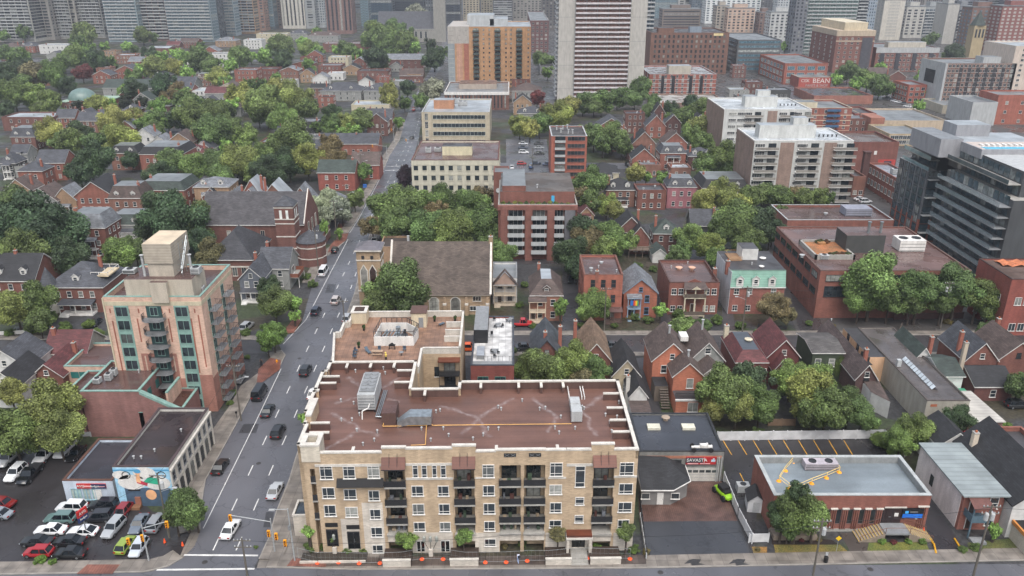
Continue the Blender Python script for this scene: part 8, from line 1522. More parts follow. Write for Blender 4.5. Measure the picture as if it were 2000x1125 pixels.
bs = '''610 1075 17 g|635 1072 12 g|680 1078 12 g|710 1076 12 m|1020 1066 10 g|1075 1064 12 l|1165 1072 10 l|1200 1070 12 l|1238 1078 13 g|1262 1082 10 o|985 1070 8 o|80 1098 13 l|103 1101 9 l|190 968 14 g|220 965 9 g|160 968 8 g|1722 1061 9 l|1775 1061 8 l|1800 1061 9 l|1745 1062 7 r|1545 1058 6 o|1565 1058 6 r|1600 1057 6 o|1905 1075 12 g|1880 1078 10 g|605 880 9 g|598 900 8 g|672 680 8 g|600 815 9 g|
1325 620 16 g|1345 635 14 l|1375 640 16 l|1400 632 14 g|1445 640 12 g|1480 655 10 g|1240 625 12 g|1265 630 12 g|1230 625 8 o|1040 640 8 g|100 625 16 g|130 645 16 g|60 650 14 g|175 640 14 m|190 660 16 m|20 655 12 g|1485 655 12 l|600 545 10 g|610 560 12 g|1920 830 20 l|1960 845 18 l|1720 870 22 m|1745 890 18 m|1700 840 20 g|1480 850 14 g|480 655 12 g|455 770 9 l|450 790 8 g|470 740 8 g|483 700 7 g|1205 500 12 l|1245 525 12 g|1275 530 10 g|990 525 12 g|1025 560 9 g|1015 600 10 g|1480 1075 6 o|1135 640 10 g|1200 640 8 g|500 1070 5 g|1000 690 12 g|1420 560 8 g|1580 635 8 g|1625 640 8 o|1850 632 10 o'''
for rec in bs.replace('\n', '').split('|'): a = rec.split(); bush(float(a[0]), float(a[1]), float(a[2]), a[3])
# ---------------------------------------------------------------- cars
CARL = '''140 990 -88 suv dcdee0 white crossover with black roof, first row of the car lot|203 986 -90 suv 1d2026 black SUV beside the rental office shrubs|244 992 2 hatch 8a2228 red car with its tail to the camera by the mural|118 1012 -90 suv 5f7a78 grey-green SUV in the second row of the lot|192 1009 -95 suv 26282e charcoal SUV behind the red pole sign|
99 1034 -90 sedan e4e6e8 white sedan with sunroof in the third row|162 1036 -88 coupe e6e8ea white sports coupe under the red pole sign|72 1056 -88 sedan 1a1c20 black sedan in the fourth row, left|135 1056 -90 sedan 1a1c20 black sedan in the fourth row, right|75 1077 -90 hatch a01c26 bright red hatchback at the front of the lot|136 1079 -90 sedan 15171a black sedan at the front of the lot beside the red hatchback|
222 1030 186 suv a4a8ac silver SUV facing the camera in the lot|271 1022 178 sedan 6a7480 blue-grey sedan facing the camera in the lot|306 1020 2 suv 8a8e94 grey SUV with roof rails under the street tree|245 1063 4 hatch 8aa040 lime green hatchback at the lot exit|271 1068 180 hatch c4ccd4 pale blue-white hatchback at the lot exit|
18 894 182 pickup b4b6b8 silver pickup truck at the upper left of the lot|31 923 182 suv eceef0 white SUV with sunroof in the upper lot|59 926 180 pickup 16181c black pickup truck beside the white SUV|88 888 180 pickup d8dadc white pickup truck under the yellow tree|128 877 180 pickup c8cacc white pickup with black hood stripes|148 885 180 sedan 18191c black car beside the low roof edge|1 981 -80 sedan 7a1c1c dark red car cut by the left edge|-4 1002 -80 sedan 8a929a grey car cut by the left edge|
430 910 2 sedan 121316 black car at the kerb by the white arched building|450 1032 5 sedan e6e8e8 white sedan driving under the traffic light|537 957 2 sedan b8bcc0 silver sedan at the right kerb|543 842 1 suv 1a1b1e black SUV in the middle lane, nearest of three|523 801 1 sedan 1c2026 dark sedan behind the black SUV|507 768 1 van 121418 black minivan parked at the left kerb|597 723 1 suv 181a20 black car with red tail lights lit|
617 607 1 suv 1b2436 dark blue SUV in the left lane|656 586 1 suv c0b8b4 beige SUV in the right lane|678 621 1 suv a8acb0 grey SUV partly behind the utility pole|612 768 1 sedan e8e8e6 white car beside the apartment block parapet|654 488 2 hatch 141518 black hatchback below the red crossing|632 531 1 van e4e6e8 white van parked at the left kerb|732 468 2 sedan dcdee0 white car half hidden by the brown tree|
804 269 1 suv 3a3c40 dark grey car beyond the far lights|808 214 180 suv c03a2c red-orange car on the far road|836 158 180 sedan 3c3e42 dark car near the distant crossing|850 137 180 sedan 8a8e90 grey car far up the road|803 160 90 suv 3a5a9a blue car at the distant crossing|
915 679 90 suv e8601c bright orange car behind the terrace building|1019 632 90 pickup b01c24 red pickup between the houses|1025 677 85 sedan 2a2c30 dark car beside the dark slate house|1197 674 90 sedan 4a5258 grey-blue car on the side street|482 637 10 suv 9a9c9e silver SUV parked by the blue-grey house|38 645 70 sedan 6a7076 grey car parked by the left hedge|186 629 175 sedan 24262a black car in the Victorian house drive|1227 322 170 suv 1c1e24 black SUV by the cream hip-roofed house|
1731 191 -60 suv 2a2c30 black car, first in the far shop lot|1740 194 -60 sedan 3a3c44 dark car, second in the far shop lot|1747 197 -60 sedan c8cace pale car, third in the far shop lot|1755 199 -60 sedan e0e2e4 white car, fourth in the far shop lot|1763 202 -60 suv 5a5c60 grey car, fifth in the far shop lot|1772 207 -60 suv e4e6e8 white SUV, sixth in the far shop lot|1780 212 -60 sedan d8dadc white sedan, last in the far shop lot|1680 388 80 sedan d8dadc white car in the brick lane|1690 393 80 suv c8cacc silver SUV in the brick lane|1115 545 180 suv 1a1c20 black car in the shaded drive by the orange house|1950 875 90 suv c8cace white car in the small lot|1988 790 90 suv 1c1e22 black car in the back yard at the right'''
for rec in CARL.replace('\n', '').split('|'):
    a = rec.split(' ', 5); y_ = float(a[1]); car(float(a[0]), y_, float(a[2]), a[3], a[4], a[5], 'cars and trucks', detail=y_ > 380)
for i, (x_, y_, hd, kd, co, ds) in enumerate(((1022, 288, 90, 'sedan', '3a4658', 'dark blue'), (1023, 297, 90, 'suv', 'dfe1e3', 'white'), (1053, 288, 90, 'sedan', '9a9ea2', 'silver'), (1053, 299, 90, 'sedan', '1e2024', 'black'), (1019, 319, 92, 'hatch', 'b0262a', 'bright red'), (1046, 318, 92, 'sedan', '2a3850', 'navy'), (1037, 325, 178, 'suv', '24406a', 'blue'), (1008, 343, 0, 'pickup', '3a3e44', 'dark grey'), (1020, 339, 0, 'hatch', '9a2430', 'dark red'), (1035, 343, 0, 'suv', 'e6e8ea', 'white'), (1064, 339, 0, 'suv', '2c2e32', 'charcoal'), (1000, 326, 0, 'sedan', 'd0d2d4', 'pale'), (1022, 280, 90, 'sedan', 'c4c8cc', 'silver'), (1052, 280, 90, 'sedan', '2a2c30', 'dark'), (1070, 320, 90, 'sedan', '4a5a7a', 'slate blue'))):
    car(x_, y_, hd, kd, co, f'{ds} car in the {"back" if y_ < 302 else ("middle" if y_ < 330 else "front")} row behind the cream office', 'cars in the parking lot', detail=False)
# ---------------------------------------------------------------- street furniture
POLE = M('6e675c', 'stain', .85, .8); GAL = M('a4aaac', 'stain', .5, .9)
def at_foot(x, y): p = P(x, y); return (p.x, p.y, 0)
def utility_pole(x, y, h, label, arms=1, can=0, lamp=None):
    t = thing('utility_pole', label, 'utility pole', at_foot(x, y)); MB().tube((0, 0, 0), (0, 0, h), .17, 8, 0, .11).build('pole', POLE, t)
    for i in range(arms):
        z = h-.5-i*1.1; o = MB().box(-1.2, 1.2, -.06, .06, z, z+.12).build('crossarm', POLE, t); m = MB()
        for u in (-1.1, -.6, .6, 1.1): m.lathe([(.06, z+.12), (.09, z+.22), (.05, z+.36)], 6, 0, (u, 0))
        m.build('insulators', LGREY, o)
    for i in range(can): MB().lathe([(.28, h-2.6), (.3, h-2.5), (.3, h-1.6), (.2, h-1.45)], 10, 0, (-.42 if i % 2 else .42, 0 if i < 2 else .4)).build('transformer', LGREY, t)
    if lamp: o = MB().tube((0, 0, h*.72), (lamp*1.8, 0, h*.78), .04, 6).build('lamp_arm', GAL, t); MB().box(lamp*2.2-.35, lamp*2.2+.35, -.13, .13, h*.78-.06, h*.78+.1).build('lamp_head', LGREY, o)
    return t
utility_pole(331, 1050, 11.5, 'wooden utility pole with crossarm in front of the mural', 1, 1, 1); utility_pole(471, 822, 12, 'green-grey utility pole on the sidewalk by the pink tower', 1, 0, 1)
utility_pole(676, 664, 10, 'utility pole at the right kerb beside the grey SUV', 1); utility_pole(622, 528, 12, 'utility pole on the sidewalk left of the white van', 1, 1, 0); utility_pole(658, 470, 13, 'utility pole at the brick bulb by the red-brick church', 1, 0, 1)
utility_pole(681, 428, 12, 'utility pole beyond the brick crossing', 1, 0, 1); utility_pole(1180, 646, 11, 'utility pole in front of the orange three-storey house', 1); utility_pole(1449, 652, 12, 'utility pole with transformer in front of the teal mansard building', 1, 1, -1); utility_pole(1836, 642, 12, 'utility pole with two grey transformers near the right offices', 2, 3, -1)
utility_pole(708, 360, 12, 'wooden pole near the green-roofed red brick house', 1, 0, 1); utility_pole(745, 270, 13, 'wooden pole by the far signals', 1); utility_pole(803, 612, 9, 'wooden pole behind the roof terrace of the apartment block', 1); utility_pole(1898, 1135, 13, 'utility pole with grey transformers at the bottom right', 2, 3); utility_pole(1585, 1140, 11, 'utility pole at the bottom edge by the brick hall', 2, 1); utility_pole(484, 1130, 7, 'utility pole top at the bottom edge by the crossing', 2, 0)
utility_pole(1040, 330, 9, 'grey pole standing in the parking lot', 0, 0, 1); utility_pole(30, 215, 14, 'pole rising from the trees near the green dome', 1); utility_pole(255, 830, 5.5, 'short pole in front of the pink podium wall', 1)
def wire(pts, label, r=.022):
    m = MB()
    for (a, b_) in zip(pts, pts[1:]):
        a, b_ = Vector(a), Vector(b_); n = 12; pr = a
        for i in range(1, n+1): t = i/n; q = a.lerp(b_, t); q.z -= 4*t*(1-t)*min(1.6, (b_-a).length*.025); m.tube(pr, q, r, 4); pr = q
    tag(m.build('power_line', IRON, uv=False), label, 'power line')
G3_ = lambda x, y, h: P(x, y)+Vector((0, 0, h))
wire([G3_(803, 650, 9), G3_(1180, 646, 10.5), G3_(1449, 652, 11.5), G3_(1836, 642, 11.5), G3_(2150, 640, 11)], 'long power line strung above the side street'); wire([G3_(803, 650, 8), G3_(1180, 646, 9), G3_(1449, 652, 9.5), G3_(1836, 642, 9.5), G3_(2150, 640, 9)], 'lower power line strung above the side street')
wire([G3_(331, 1050, 11.2), G3_(471, 822, 11.6), G3_(622, 528, 11.6), G3_(681, 428, 11.6)], 'power line running along the left side of the main road'); wire([G3_(1585, 1140, 10.6), G3_(1898, 1135, 12.5), G3_(2200, 1130, 12)], 'power line at the bottom right'); wire([G3_(100, 1160, 10), G3_(331, 1050, 10.8)], 'power line over the car lot'); wire([G3_(471, 822, 11), G3_(676, 664, 9.6)], 'power line crossing the main road')
wire([G3_(-50, 660, 9), G3_(200, 655, 9), G3_(471, 640, 9), G3_(676, 664, 9)], 'power line along the left side street')
wire([G3_(484, 1130, 6.6), G3_(1000, 1135, 8), G3_(1585, 1140, 10)], 'power line along the bottom edge')
def signal_head(parent, x, y, z, rz=0):
    o = MB().box(-.2, .2, -.14, .14, -.55, .55, 0).build('signal_head', AMBER, parent, (x, y, z)); o.rotation_euler = (0, 0, rz); m = MB()
    for i in range(3): m.tube((0, -.15, .36-i*.36), (0, -.26, .36-i*.36), .12, 8)
    m.build('lens', M('5a2a10', 'plain', .3), o)
def signal(x, y, h, arm, label, extra=()):
    t = thing('traffic_signal', label, 'traffic light', at_foot(x, y)); MB().tube((0, 0, 0), (0, 0, h), .12, 8, 0, .08).build('pole', GAL, t)
    if arm: MB().tube((0, 0, h-.6), (arm[0], arm[1], h+.1), .07, 6).build('arm', GAL, t); signal_head(t, arm[0], arm[1], h-.4, arm[2] if len(arm) > 2 else 0)
    for (dx, z) in extra: signal_head(t, dx, -.1, z)
    return t
signal(291, 1096, 6.4, (3.3, .6), 'traffic signal on a pole with arm beside the car lot corner', ((-2.3, 3.6), (-.2, 4.2))); signal(537, 1078, 6.0, (-6.0, .6), 'traffic signal with long arm over the white sedan', ((-.5, 3.4),)); signal(756, 312, 6.5, (-6, 0), 'far traffic signal hanging at the distant cross street'); signal(818, 300, 6.5, (-5.5, 0), 'second far traffic signal across the road'); signal(770, 280, 7, (-1, 0), 'third far signal by the trees'); signal(823, 178, 7, (-1.2, 0), 'most distant traffic signal on the road')
t = thing('street_lamp', 'tall grey street lamp at the apartment block corner with orange signals', 'street lamp', at_foot(576, 1096)); MB().tube((0, 0, 0), (-.1, 0, 9.2), .13, 8, 0, .08).build('pole', GAL, t); o = MB().tube((-.1, 0, 9.1), (-2.2, .2, 8.9), .05, 6).build('arm', GAL, t); MB().box(-2.8, -2.0, .05, .35, 8.75, 8.92).build('lamp_head', LGREY, o); signal_head(t, -2.2, 0, 4.4); signal_head(t, -1.0, -.2, 3.4)
MB().box(-.35, .0, -.2, .2, 5.6, 6.3).build('control_box', GREY, t)
for i, (x_, y_) in enumerate(((655, 1082), (842, 1086), (1108, 1078), (1152, 1078))):
    t = thing('lantern_post', 'black lantern post in front of the beige apartment block', 'street lamp', at_foot(x_, y_)); MB().box(-.3, .3, -.3, .3, 0, 1.3).build('pedestal', STONE, t)
    for dx in ((0,) if i != 1 else (-.9, 0, .9)): MB().tube((dx*.4, 0, 1.3), (dx, 0, 2.6), .04, 6).lathe([(.16, 2.6), (.24, 2.7), (.24, 3.4), (.05, 3.6)], 8, 1, (dx, 0)).build('lantern', [BLACK, M('8a8e88', 'plain', .3)], t)
# temporary fence with orange feet
ft = [(455, 1030), (467, 1033), (627, 1030), (782, 1037), (940, 1035), (1103, 1030), (1258, 1005), (1418, 1005), (1580, 1030), (1738, 1030), (1895, 1028)]; ft = [(500+x/3.88, 835+y/3.88) for x, y in ft[1:]]+[(1000+x/3.88, 835+y/3.88) for x, y in ((115, 1018), (273, 1018), (430, 1002), (572, 998), (728, 1003), (893, 1003))]
pr = P(583, 1092)
for i, (x_, y_) in enumerate(ft):
    p = P(x_, y_); t = thing('wire_barrier', 'temporary fence panel with orange foot before the beige apartments', 'fence', (p.x, p.y, .15), 0, 'temporary fence panels'); d = pr-p; m = MB(); n = 5
    for k in range(n+1): q = d*k/n; m.tube((q.x, q.y, .1), (q.x, q.y, 1.9), .006 if k % n else .025, 4)
    for z in (.15, 1.0, 1.88): m.tube((0, 0, z), (d.x, d.y, z), .007 if .2 < z < 1.8 else .02, 4)
    m.build('wire_panel', GAL, t, uv=False); MB().lathe([(.34, 0), (.34, .08), (.12, .16), (.1, .3)], 10).build('foot', ORANGE, t); pr = p
# white vinyl fences
def fence(pts, h, m_, label, name='fence', base=None, post=2.4):
    t = thing(name, label, 'fence', (pts[0].x, pts[0].y, 0)); pm = MB(); po = MB(); o = pts[0]
    for a, c in zip(pts, pts[1:]):
        d = c-a; n = max(1, int(d.length/post)); u = d.normalized(); nn = Vector((-u.y, u.x, 0))*.04
        q = [a-o-nn, c-o-nn, c-o+nn, a-o+nn]; pm.prism([(v.x, v.y) for v in q], .1, h, 0, bottom=True)
        for k in range(n+1): v = a-o+d*k/n; MB().box(v.x-.08, v.x+.08, v.y-.08, v.y+.08, 0, h+.12).build('post', m_, t)
    pm.build('panels', m_, t)
VF = M('d4d6d8', 'siding', .5, .95, 4)
fence(px([(1400, 861), (1725, 857), (1766, 893)]), 1.9, VF, 'long white vinyl fence behind the parking lot'); fence(px([(1413, 940), (1441, 1010), (1468, 1062)]), 1.8, VF, 'white vinyl fence beside the garage yard'); fence(px([(1462, 1060), (1500, 1059)]), 1.6, VF, 'short white fence near the small dry lawn')
fence(px([(1248, 965), (1262, 1088)]), 1.0, IRON, 'black metal rail along the driveway edge', post=1.5); fence(px([(1250, 1012), (1262, 1092)]), .9, LGREY, 'grey handrail beside the apartment block ramp', post=3)
fence(px([(1500, 832), (1552, 832)]), 1.5, M('8a6c50', 'siding'), 'brown wooden fence under the trees behind the lot'); fence(px([(1745, 672), (1760, 640)]), 1.2, WOODP, 'wooden fence in the upper yard'); fence(px([(122, 854), (262, 851)]), 1.0, LGREY, 'low pale wall along the back of the car lot', name='low_wall')
fence(px([(1860, 632), (1990, 634)]), 1.1, IRON, 'dark iron fence in front of the red brick building'); fence(px([(1745, 625), (1880, 622)]), 1.6, BDK, 'dark wall behind the street trees'); fence(px([(418, 792), (470, 690)]), .9, IRON, 'dark planter railing along the pink tower', post=3)
fence(px([(1262, 522), (1287, 526)]), 1.6, WOODP, 'wooden back fence between the brick houses'); fence(px([(0, 655), (60, 652)]), 1.0, WHITE, 'white picket fence by the left hedge'); fence(px([(1480, 640), (1535, 644)]), .9, IRON, 'thin garden fence by the teal mansard building')
# small sheds and objects
p = P(1470, 1000); t = thing('garden_shed', 'small white shed with dark gable roof beside the white fence', 'shed', (p.x-.9, p.y, 0), R(-8)); m = MB().box(0, 2.6, 0, 3, 0, 2.1); m.poly([(0, 0, 2.1), (2.6, 0, 2.1), (1.3, 0, 3.2)]); m.build('wall', VF, t); MB().poly([(-.2, -.2, 2.0), (1.3, -.2, 3.3), (1.3, 3.2, 3.3), (-.2, 3.2, 2.0)]).poly([(2.8, -.2, 2.0), (1.3, -.2, 3.3), (1.3, 3.2, 3.3), (2.8, 3.2, 2.0)]).build('roof', SHBK, t); MB().box(.8, 1.8, -.05, 0, .1, 1.9).build('door', LGREY, t)
t = spot('air_conditioner', 'grey air conditioning unit behind the white shed', 'air conditioner', 1450, 958); MB().box(-1, 1, -.7, .7, 0, 1.3).build('casing', LGREY, t); MB().lathe([(.5, 1.3), (.5, 1.4), (.1, 1.4)], 12).build('fan', IRON, t)
p = P(1413, 968); t = thing('off_road_buggy', 'bright lime green and black off-road vehicle by the white fence', 'vehicle', (p.x, p.y, 0), R(198)); b_ = loft([(-1.9, .7, .6, .9), (-1.5, .85, .5, 1.15), (0, .9, .5, 1.1), (1.4, .85, .5, 1.15), (2.0, .6, .55, .95)], ring).build('body', M('94c828', 'plain', .3, .75), t); MB().box(-.7, .7, -.9, .6, 1.1, 1.9).box(-.6, .6, .6, 1.2, 1.15, 1.5).build('cabin', BLACK, t); [MB().tube((sx-.15, y_, .5), (sx+.15, y_, .5), .5, 12).build('wheel', TYRE, t) for sx in (-.95, .95) for y_ in (-1.3, 1.3)]
p = P(1448, 760); t = spot('patio_umbrella', 'blue-grey patio umbrella on the deck behind the red gabled house', 'umbrella', 1249, 482); MB().tube((0, 0, 0), (0, 0, 4.6), .05, 6).build('pole', WOODP, t); MB().lathe([(2.2, 4.0), (.05, 4.8)], 8).build('canopy', M('50607c', 'plain', .7), t); t2 = spot('deck', 'raised wooden deck behind the red gabled house', 'deck', 1252, 500); MB().box(-4, 4, -2, 3, 2.3, 2.5).box(-4, 4, -2, -1.9, 3.3, 3.4).build('platform', M('6a5a4c', 'stain'), t2); [MB().box(x_, x_+.15, -2, -1.85, 0, 3.4).build('post', M('6a5a4c', 'stain'), t2) for x_ in (-4, -2, 0, 2, 3.85)]
house(1275, 1302, 497, 2.6, 6, 'gy', SW, SHGN, 'small white garage with dark green roof in the back yards', 1.6, nf=1, wh=.1, ww=.5, cat='garage')
t = spot('pole_sign', 'tall red and blue pole sign leaning over the white sports coupe', 'sign', 171, 1048); MB().tube((0, 0, 0), (0, 0, 4.6), .09, 6).build('pole', GREY, t); o = MB().box(-.12, .12, -.85, .85, 3.0, 3.9, 0).box(-.14, .14, -.85, .85, 3.9, 5.0, 1).build('sign_board', [M('1c3060'), RED], t); o.rotation_euler = (0, 0, R(-20)); [text(s_, z_, WHITE, o, (x_, 0, c_), (R(90), 0, R(90) if x_ > 0 else R(-90))) for x_ in (.16, -.16) for s_, z_, c_ in (('AVIS', .62, 4.45), ('Budget', .45, 3.5))]
for i, (x_, y_) in enumerate(((467, 690), (585, 700), (505, 905), (400, 1098), (620, 640), (560, 990), (1290, 1118), (1700, 1112))):
    t = spot('manhole_cover', 'round dark manhole cover in the '+('front street asphalt' if y_ > 1105 else 'main road asphalt'), 'manhole cover', x_, y_); MB().lathe([(.42, .014), (.4, .022), (.02, .022)], 14).build('cover', M('3a3838', 'plain', .5), t)
for pts_, lb_ in (([(476, 828), (506, 828), (500, 846), (466, 846)], 'dark repair patch beside the white edge line'), ([(520, 1000), (535, 1000), (531, 1030), (514, 1030)], 'dark repair patch at the right kerb'), ([(640, 555), (656, 555), (652, 572), (635, 572)], 'dark repair patch near the white van')): sheet('road_patch', px(pts_), .008, M('4c4c50', 'asphalt', .5, .6), lb_)
for x_ in (1345, 1432): sheet('pavement_patch', px([(x_, 1095), (x_+9, 1093), (x_+24, 1094), (x_+20, 1101), (x_+33, 1104), (x_+6, 1106), (x_+4, 1101), (x_-9, 1103)]), .136, M('3e3c3c', 'asphalt', .6, .7), 'dark asphalt repair in the bottom sidewalk')
t = spot('dumpster_box', 'small wooden crate of pallets in front of the mural', 'crate', 266, 993); MB().box(-.8, .8, -.5, .5, 0, .5).build('crate', M('7a5840', 'seam'), t)
for i, (x_, y_, lb) in enumerate(((357, 1066, 'orange traffic cone lying on the corner sidewalk'), (1803, 1038, 'orange-red construction cone by the brick hall steps'), (322, 1060, 'orange cone remains beside the street tree'))):
    t = spot('traffic_cone', lb, 'traffic cone', x_, y_); MB().box(-.25, .25, -.25, .25, 0, .05).build('base', BLACK, t); MB().lathe([(.2, .05), (.05, .75)], 10).build('cone', ORANGE, t)
t = spot('warning_sign', 'yellow diamond sign on a post in front of the brick hall', 'sign', 1633, 1078); MB().tube((0, 0, 0), (0, 0, 2.6), .03, 5).build('post', GAL, t); MB().poly([(-.45, -.05, 2.5), (0, -.05, 2.05), (.45, -.05, 2.5), (0, -.05, 2.95)]).poly([(-.45, -.03, 2.5), (0, -.03, 2.95), (.45, -.03, 2.5), (0, -.03, 2.05)]).build('sign_plate', M('e8c020', 'plain', .5), t)
for pts, lb in (([(1816, 1054), (1824, 1064), (1828, 1082)], 'left yellow kerb of the driveway'), ([(1864, 1053), (1872, 1066), (1884, 1079)], 'right yellow kerb of the driveway')):
    m = MB(); q = px(pts)
    for a, c in zip(q, q[1:]): m.tube((a.x, a.y, .12), (c.x, c.y, .12), .14, 6)
    tag(m.build('yellow_kerb', YEL), lb, 'kerb')
for x_, y_ in ((608, 1092), (1008, 1094), (511, 705)):
    pass
# people
def person(x, y, h, rz, shirt, trousers, label, walk=.25, bag=None):
    p = P(x, y); t = thing('person', label, 'person', (p.x, p.y, .13), R(rz)); k = h/1.75
    vs = [(0, 0, .95), (0, 0, 1.2), (0, 0, 1.42), (0, 0, 1.52), (0, .02, 1.65), (.1, 0, .9), (.11, walk*.5, .5), (.1, walk*.3-.02, .08), (.1, walk*.3+.14, .03), (-.1, 0, .9), (-.11, -walk*.2, .5), (-.1, -walk, .1), (-.1, -walk+.14, .03), (.2, 0, 1.4), (.25, -.06, 1.14), (.24, .1, .9), (.24, .13, .82), (-.2, 0, 1.4), (-.25, .06, 1.14), (-.24, .2, .92), (-.24, .24, .84)]
    es = [(0, 1), (1, 2), (2, 3), (3, 4), (0, 5), (5, 6), (6, 7), (7, 8), (0, 9), (9, 10), (10, 11), (11, 12), (2, 13), (13, 14), (14, 15), (15, 16), (2, 17), (17, 18), (18, 19), (19, 20)]
    rd = [.15, .14, .15, .055, .1, .09, .06, .04, .04, .09, .06, .04, .04, .06, .04, .033, .035, .06, .04, .033, .035]
    me = bpy.data.meshes.new('body'); me.from_pydata([(a*k, b_*k, c*k) for a, b_, c in vs], es, []); o = link('body', me, t); sk = o.modifiers.new('skin', 'SKIN')
    for v, r_ in zip(me.skin_vertices[0].data, rd): v.radius = (r_*k, r_*k)
    me.skin_vertices[0].data[0].use_root = True; o.modifiers.new('s', 'SUBSURF').levels = 1; o.modifiers['s'].render_levels = 1; me.materials.append(M('8a6450', 'plain', .7))
    MB().lathe([(.17*k, .92*k), (.2*k, 1.1*k), (.22*k, 1.38*k), (.12*k, 1.5*k)], 10).build('shirt', M(shirt, 'plain', .8), t)
    m = MB()
    for i, (a, c) in enumerate(((5, 6), (6, 7), (9, 10), (10, 11))): m.tube(Vector(vs[a])*k, Vector(vs[c])*k, .1*k, 8, 0, .07*k)
    m.lathe([(.17*k, .8*k), (.19*k, .98*k)], 10).build('trousers', M(trousers, 'plain', .8), t); MB().lathe([(.115*k, 1.62*k), (.125*k, 1.7*k), (.09*k, 1.78*k), (.01, 1.8*k)], 10).build('hair', M('1c1512'), t)
    if bag: MB().box(-.16, .16, -.34, -.18, 1.0, 1.4).build('backpack', M(bag), t)
person(1012, 1100, 1.72, 30, 'c8d4e8', '8a9ab8', 'person in pale blue clothes with dark backpack walking in front of the apartment block', .3, '1c2230'); person(511, 716, 1.75, 10, '26262a', '1c1c22', 'person in dark clothes standing on the wet side street corner', .12)
t = spot('fire_hydrant', 'yellow fire hydrant on the brick corner by the bright green tree', 'fire hydrant', 541, 709); MB().lathe([(.2, 0), (.2, .1), (.13, .12), (.13, .6), (.17, .62), (.1, .78), (.02, .82)], 10).box(-.26, .26, -.07, .07, .4, .54).build('body', AMBER, t)
t = spot('parking_meter', 'dark parking meter post near the black car', 'parking meter', 463, 818); MB().tube((0, 0, 0), (0, 0, 1.2), .05, 6).build('post', IRON, t); MB().box(-.15, .15, -.1, .1, 1.2, 1.6).build('meter_head', BLACK, t)
t = spot('litter_bin', 'dark waste bin with sign near the bottom kerb', 'bin', 1612, 1099); MB().lathe([(.28, 0), (.32, 1.0), (.26, 1.1)], 12).build('bin', BLACK, t); MB().box(-.2, .2, -.05, .05, 1.3, 1.8).build('sign', LGREY, t)
t = spot('blue_bin', 'blue recycling bin by the green-roofed red brick house', 'bin', 713, 366); MB().box(-.7, .7, -.5, .5, 0, 1.2).build('bin', M('2860a8'), t)
# air
hz = MB().box(-3000, 3000, -60, 3200, -2, 190).build('haze', [], uv=False); hz['kind'] = 'stuff'; hz['label'] = 'thin grey rain haze filling the air over the town'; hz['category'] = 'haze'
hm = bpy.data.materials.new('haze'); hm.use_nodes = True; hn = hm.node_tree.nodes; hn.clear(); pv = hn.new('ShaderNodeVolumePrincipled'); ho = hn.new('ShaderNodeOutputMaterial'); hm.node_tree.links.new(pv.outputs[0], ho.inputs['Volume'])
pv.inputs['Color'].default_value = (.75, .8, .88, 1); pv.inputs['Density'].default_value = .00018; pv.inputs['Anisotropy'].default_value = .2; hz.data.materials.append(hm)
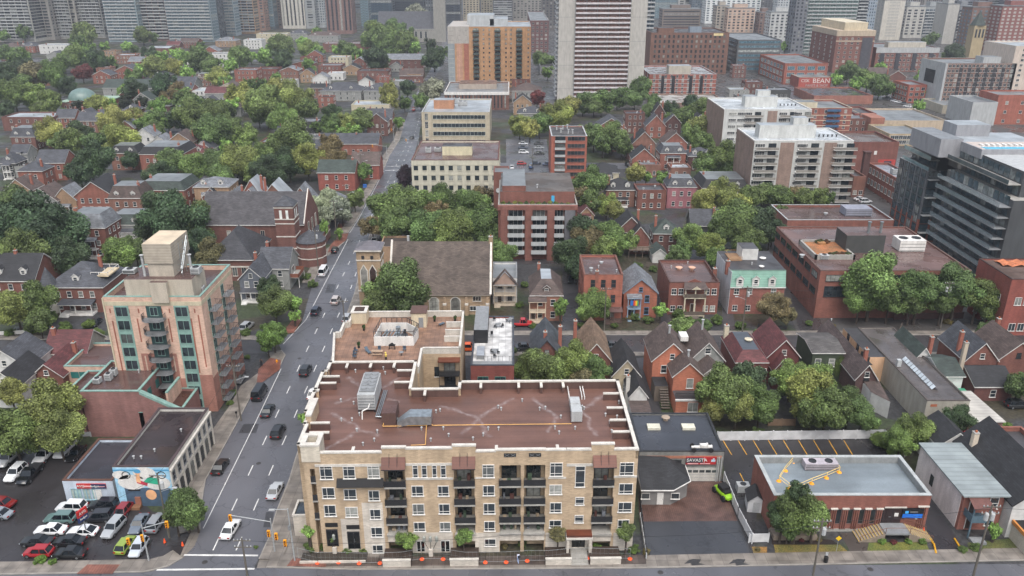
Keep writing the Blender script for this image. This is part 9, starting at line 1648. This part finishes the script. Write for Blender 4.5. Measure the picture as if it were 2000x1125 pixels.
# ---------------------------------------------------------------- labels of trees, and telling look-alikes apart
def woods():
    TQ.sort(key=lambda q: -q[0][2] if q[0][0] > -50 else 0)
    for a, k in TQ[:296]: tree_(*a, **k)
    V, Fc, val, n0 = [], [], [], 0; src = [crown_mesh(70+i, 1100, .11) for i in range(3)]; dat = []
    for me in src:
        v = np.empty(len(me.vertices)*3, 'f'); me.vertices.foreach_get('co', v); lv = np.empty(len(me.polygons), 'f'); me.attributes['leafv'].data.foreach_get('value', lv); dat.append((v.reshape(-1, 3), [tuple(p.vertices) for p in me.polygons], lv))
    m = MB()
    for i, (a, k) in enumerate(TQ[296:]):
        p, h, rm, tall, tone = tree_(*a, raw=True, **k); v, f, lv = dat[i % 3]; t = rnd.uniform(0, 6.28); c, s = math.cos(t), math.sin(t)
        q = v @ np.array(((c, s, 0), (-s, c, 0), (0, 0, tall)), 'f')*rm+np.array((p.x, p.y, h), 'f'); V.append(q); Fc += [tuple(j+n0 for j in g) for g in f]; n0 += len(v)
        val.append(lv*L(TONE[tone][0])[1]/L('3f5a2c')[1]); m.tube((p.x, p.y, 0), (p.x, p.y, h), .25, 5)
    me = bpy.data.meshes.new('small_trees'); me.from_pydata(np.concatenate(V).tolist(), [], Fc); me.materials.append(LEAF); me.attributes.new('leafv', 'FLOAT', 'FACE').data.foreach_set('value', np.concatenate(val))
    o = tag(link('small_trees', me), 'small distant trees scattered between the far houses', 'trees', kind='stuff'); o.color = (*L('546c33', .9), 1); m.build('trunks', BARK, o)
def finish():
    woods()
    size = lambda rm: 'small' if rm < 3.2 else ('large' if rm > 7 else 'medium')
    for t, cx, cy, r, tone, rm, kind, label in TREES:
        if label: t['label'] = label; continue
        best = min(LM, key=lambda q: (q[0]-cx)**2+((q[1]-cy)*1.6)**2); dx, dy = cx-best[0], (cy-best[1])*1.6
        rel = ('right of ' if dx > 0 else 'left of ') if abs(dx) > abs(dy) else ('in front of ' if dy > 0 else 'behind ')
        what = {'bush': 'shrub', 'conifer': 'cone-shaped conifer'}.get(kind, 'tree')
        t['label'] = f'{size(rm)} {TONE[tone][1]} {what} {rel}{best[2]}'
    by = {}
    for o in TOPS:
        if o.get('kind') in ('structure',): continue
        by.setdefault(o['label'], []).append(o)
    nm = ['leftmost', 'second from left', 'third from left', 'fourth from left', 'fifth from left', 'sixth from left', 'seventh from left', 'eighth from left', 'ninth from left', 'tenth from left', 'eleventh from left', 'twelfth from left', 'thirteenth from left', 'fourteenth from left', 'fifteenth from left', 'sixteenth from left']
    for lb, os_ in by.items():
        if len(os_) < 2 or os_[0].get('same'): continue
        os_.sort(key=lambda o: PIX(o.location)[0]); n = len(os_)
        for i, o in enumerate(os_):
            if n == 2: s = ('left', 'right')[i]+' one'
            elif i == n-1: s = 'rightmost'
            else: s = nm[i] if i < 16 else f'number {i+1} from the left'
            o['label'] = lb+', '+s
            if 'group' not in o: o['group'] = ('trees and shrubs' if o['category'] in ('tree', 'shrub') else lb)
    for o in TOPS:
        if o['category'] in ('tree', 'shrub') and 'group' not in o: o['group'] = 'trees and shrubs'
finish()
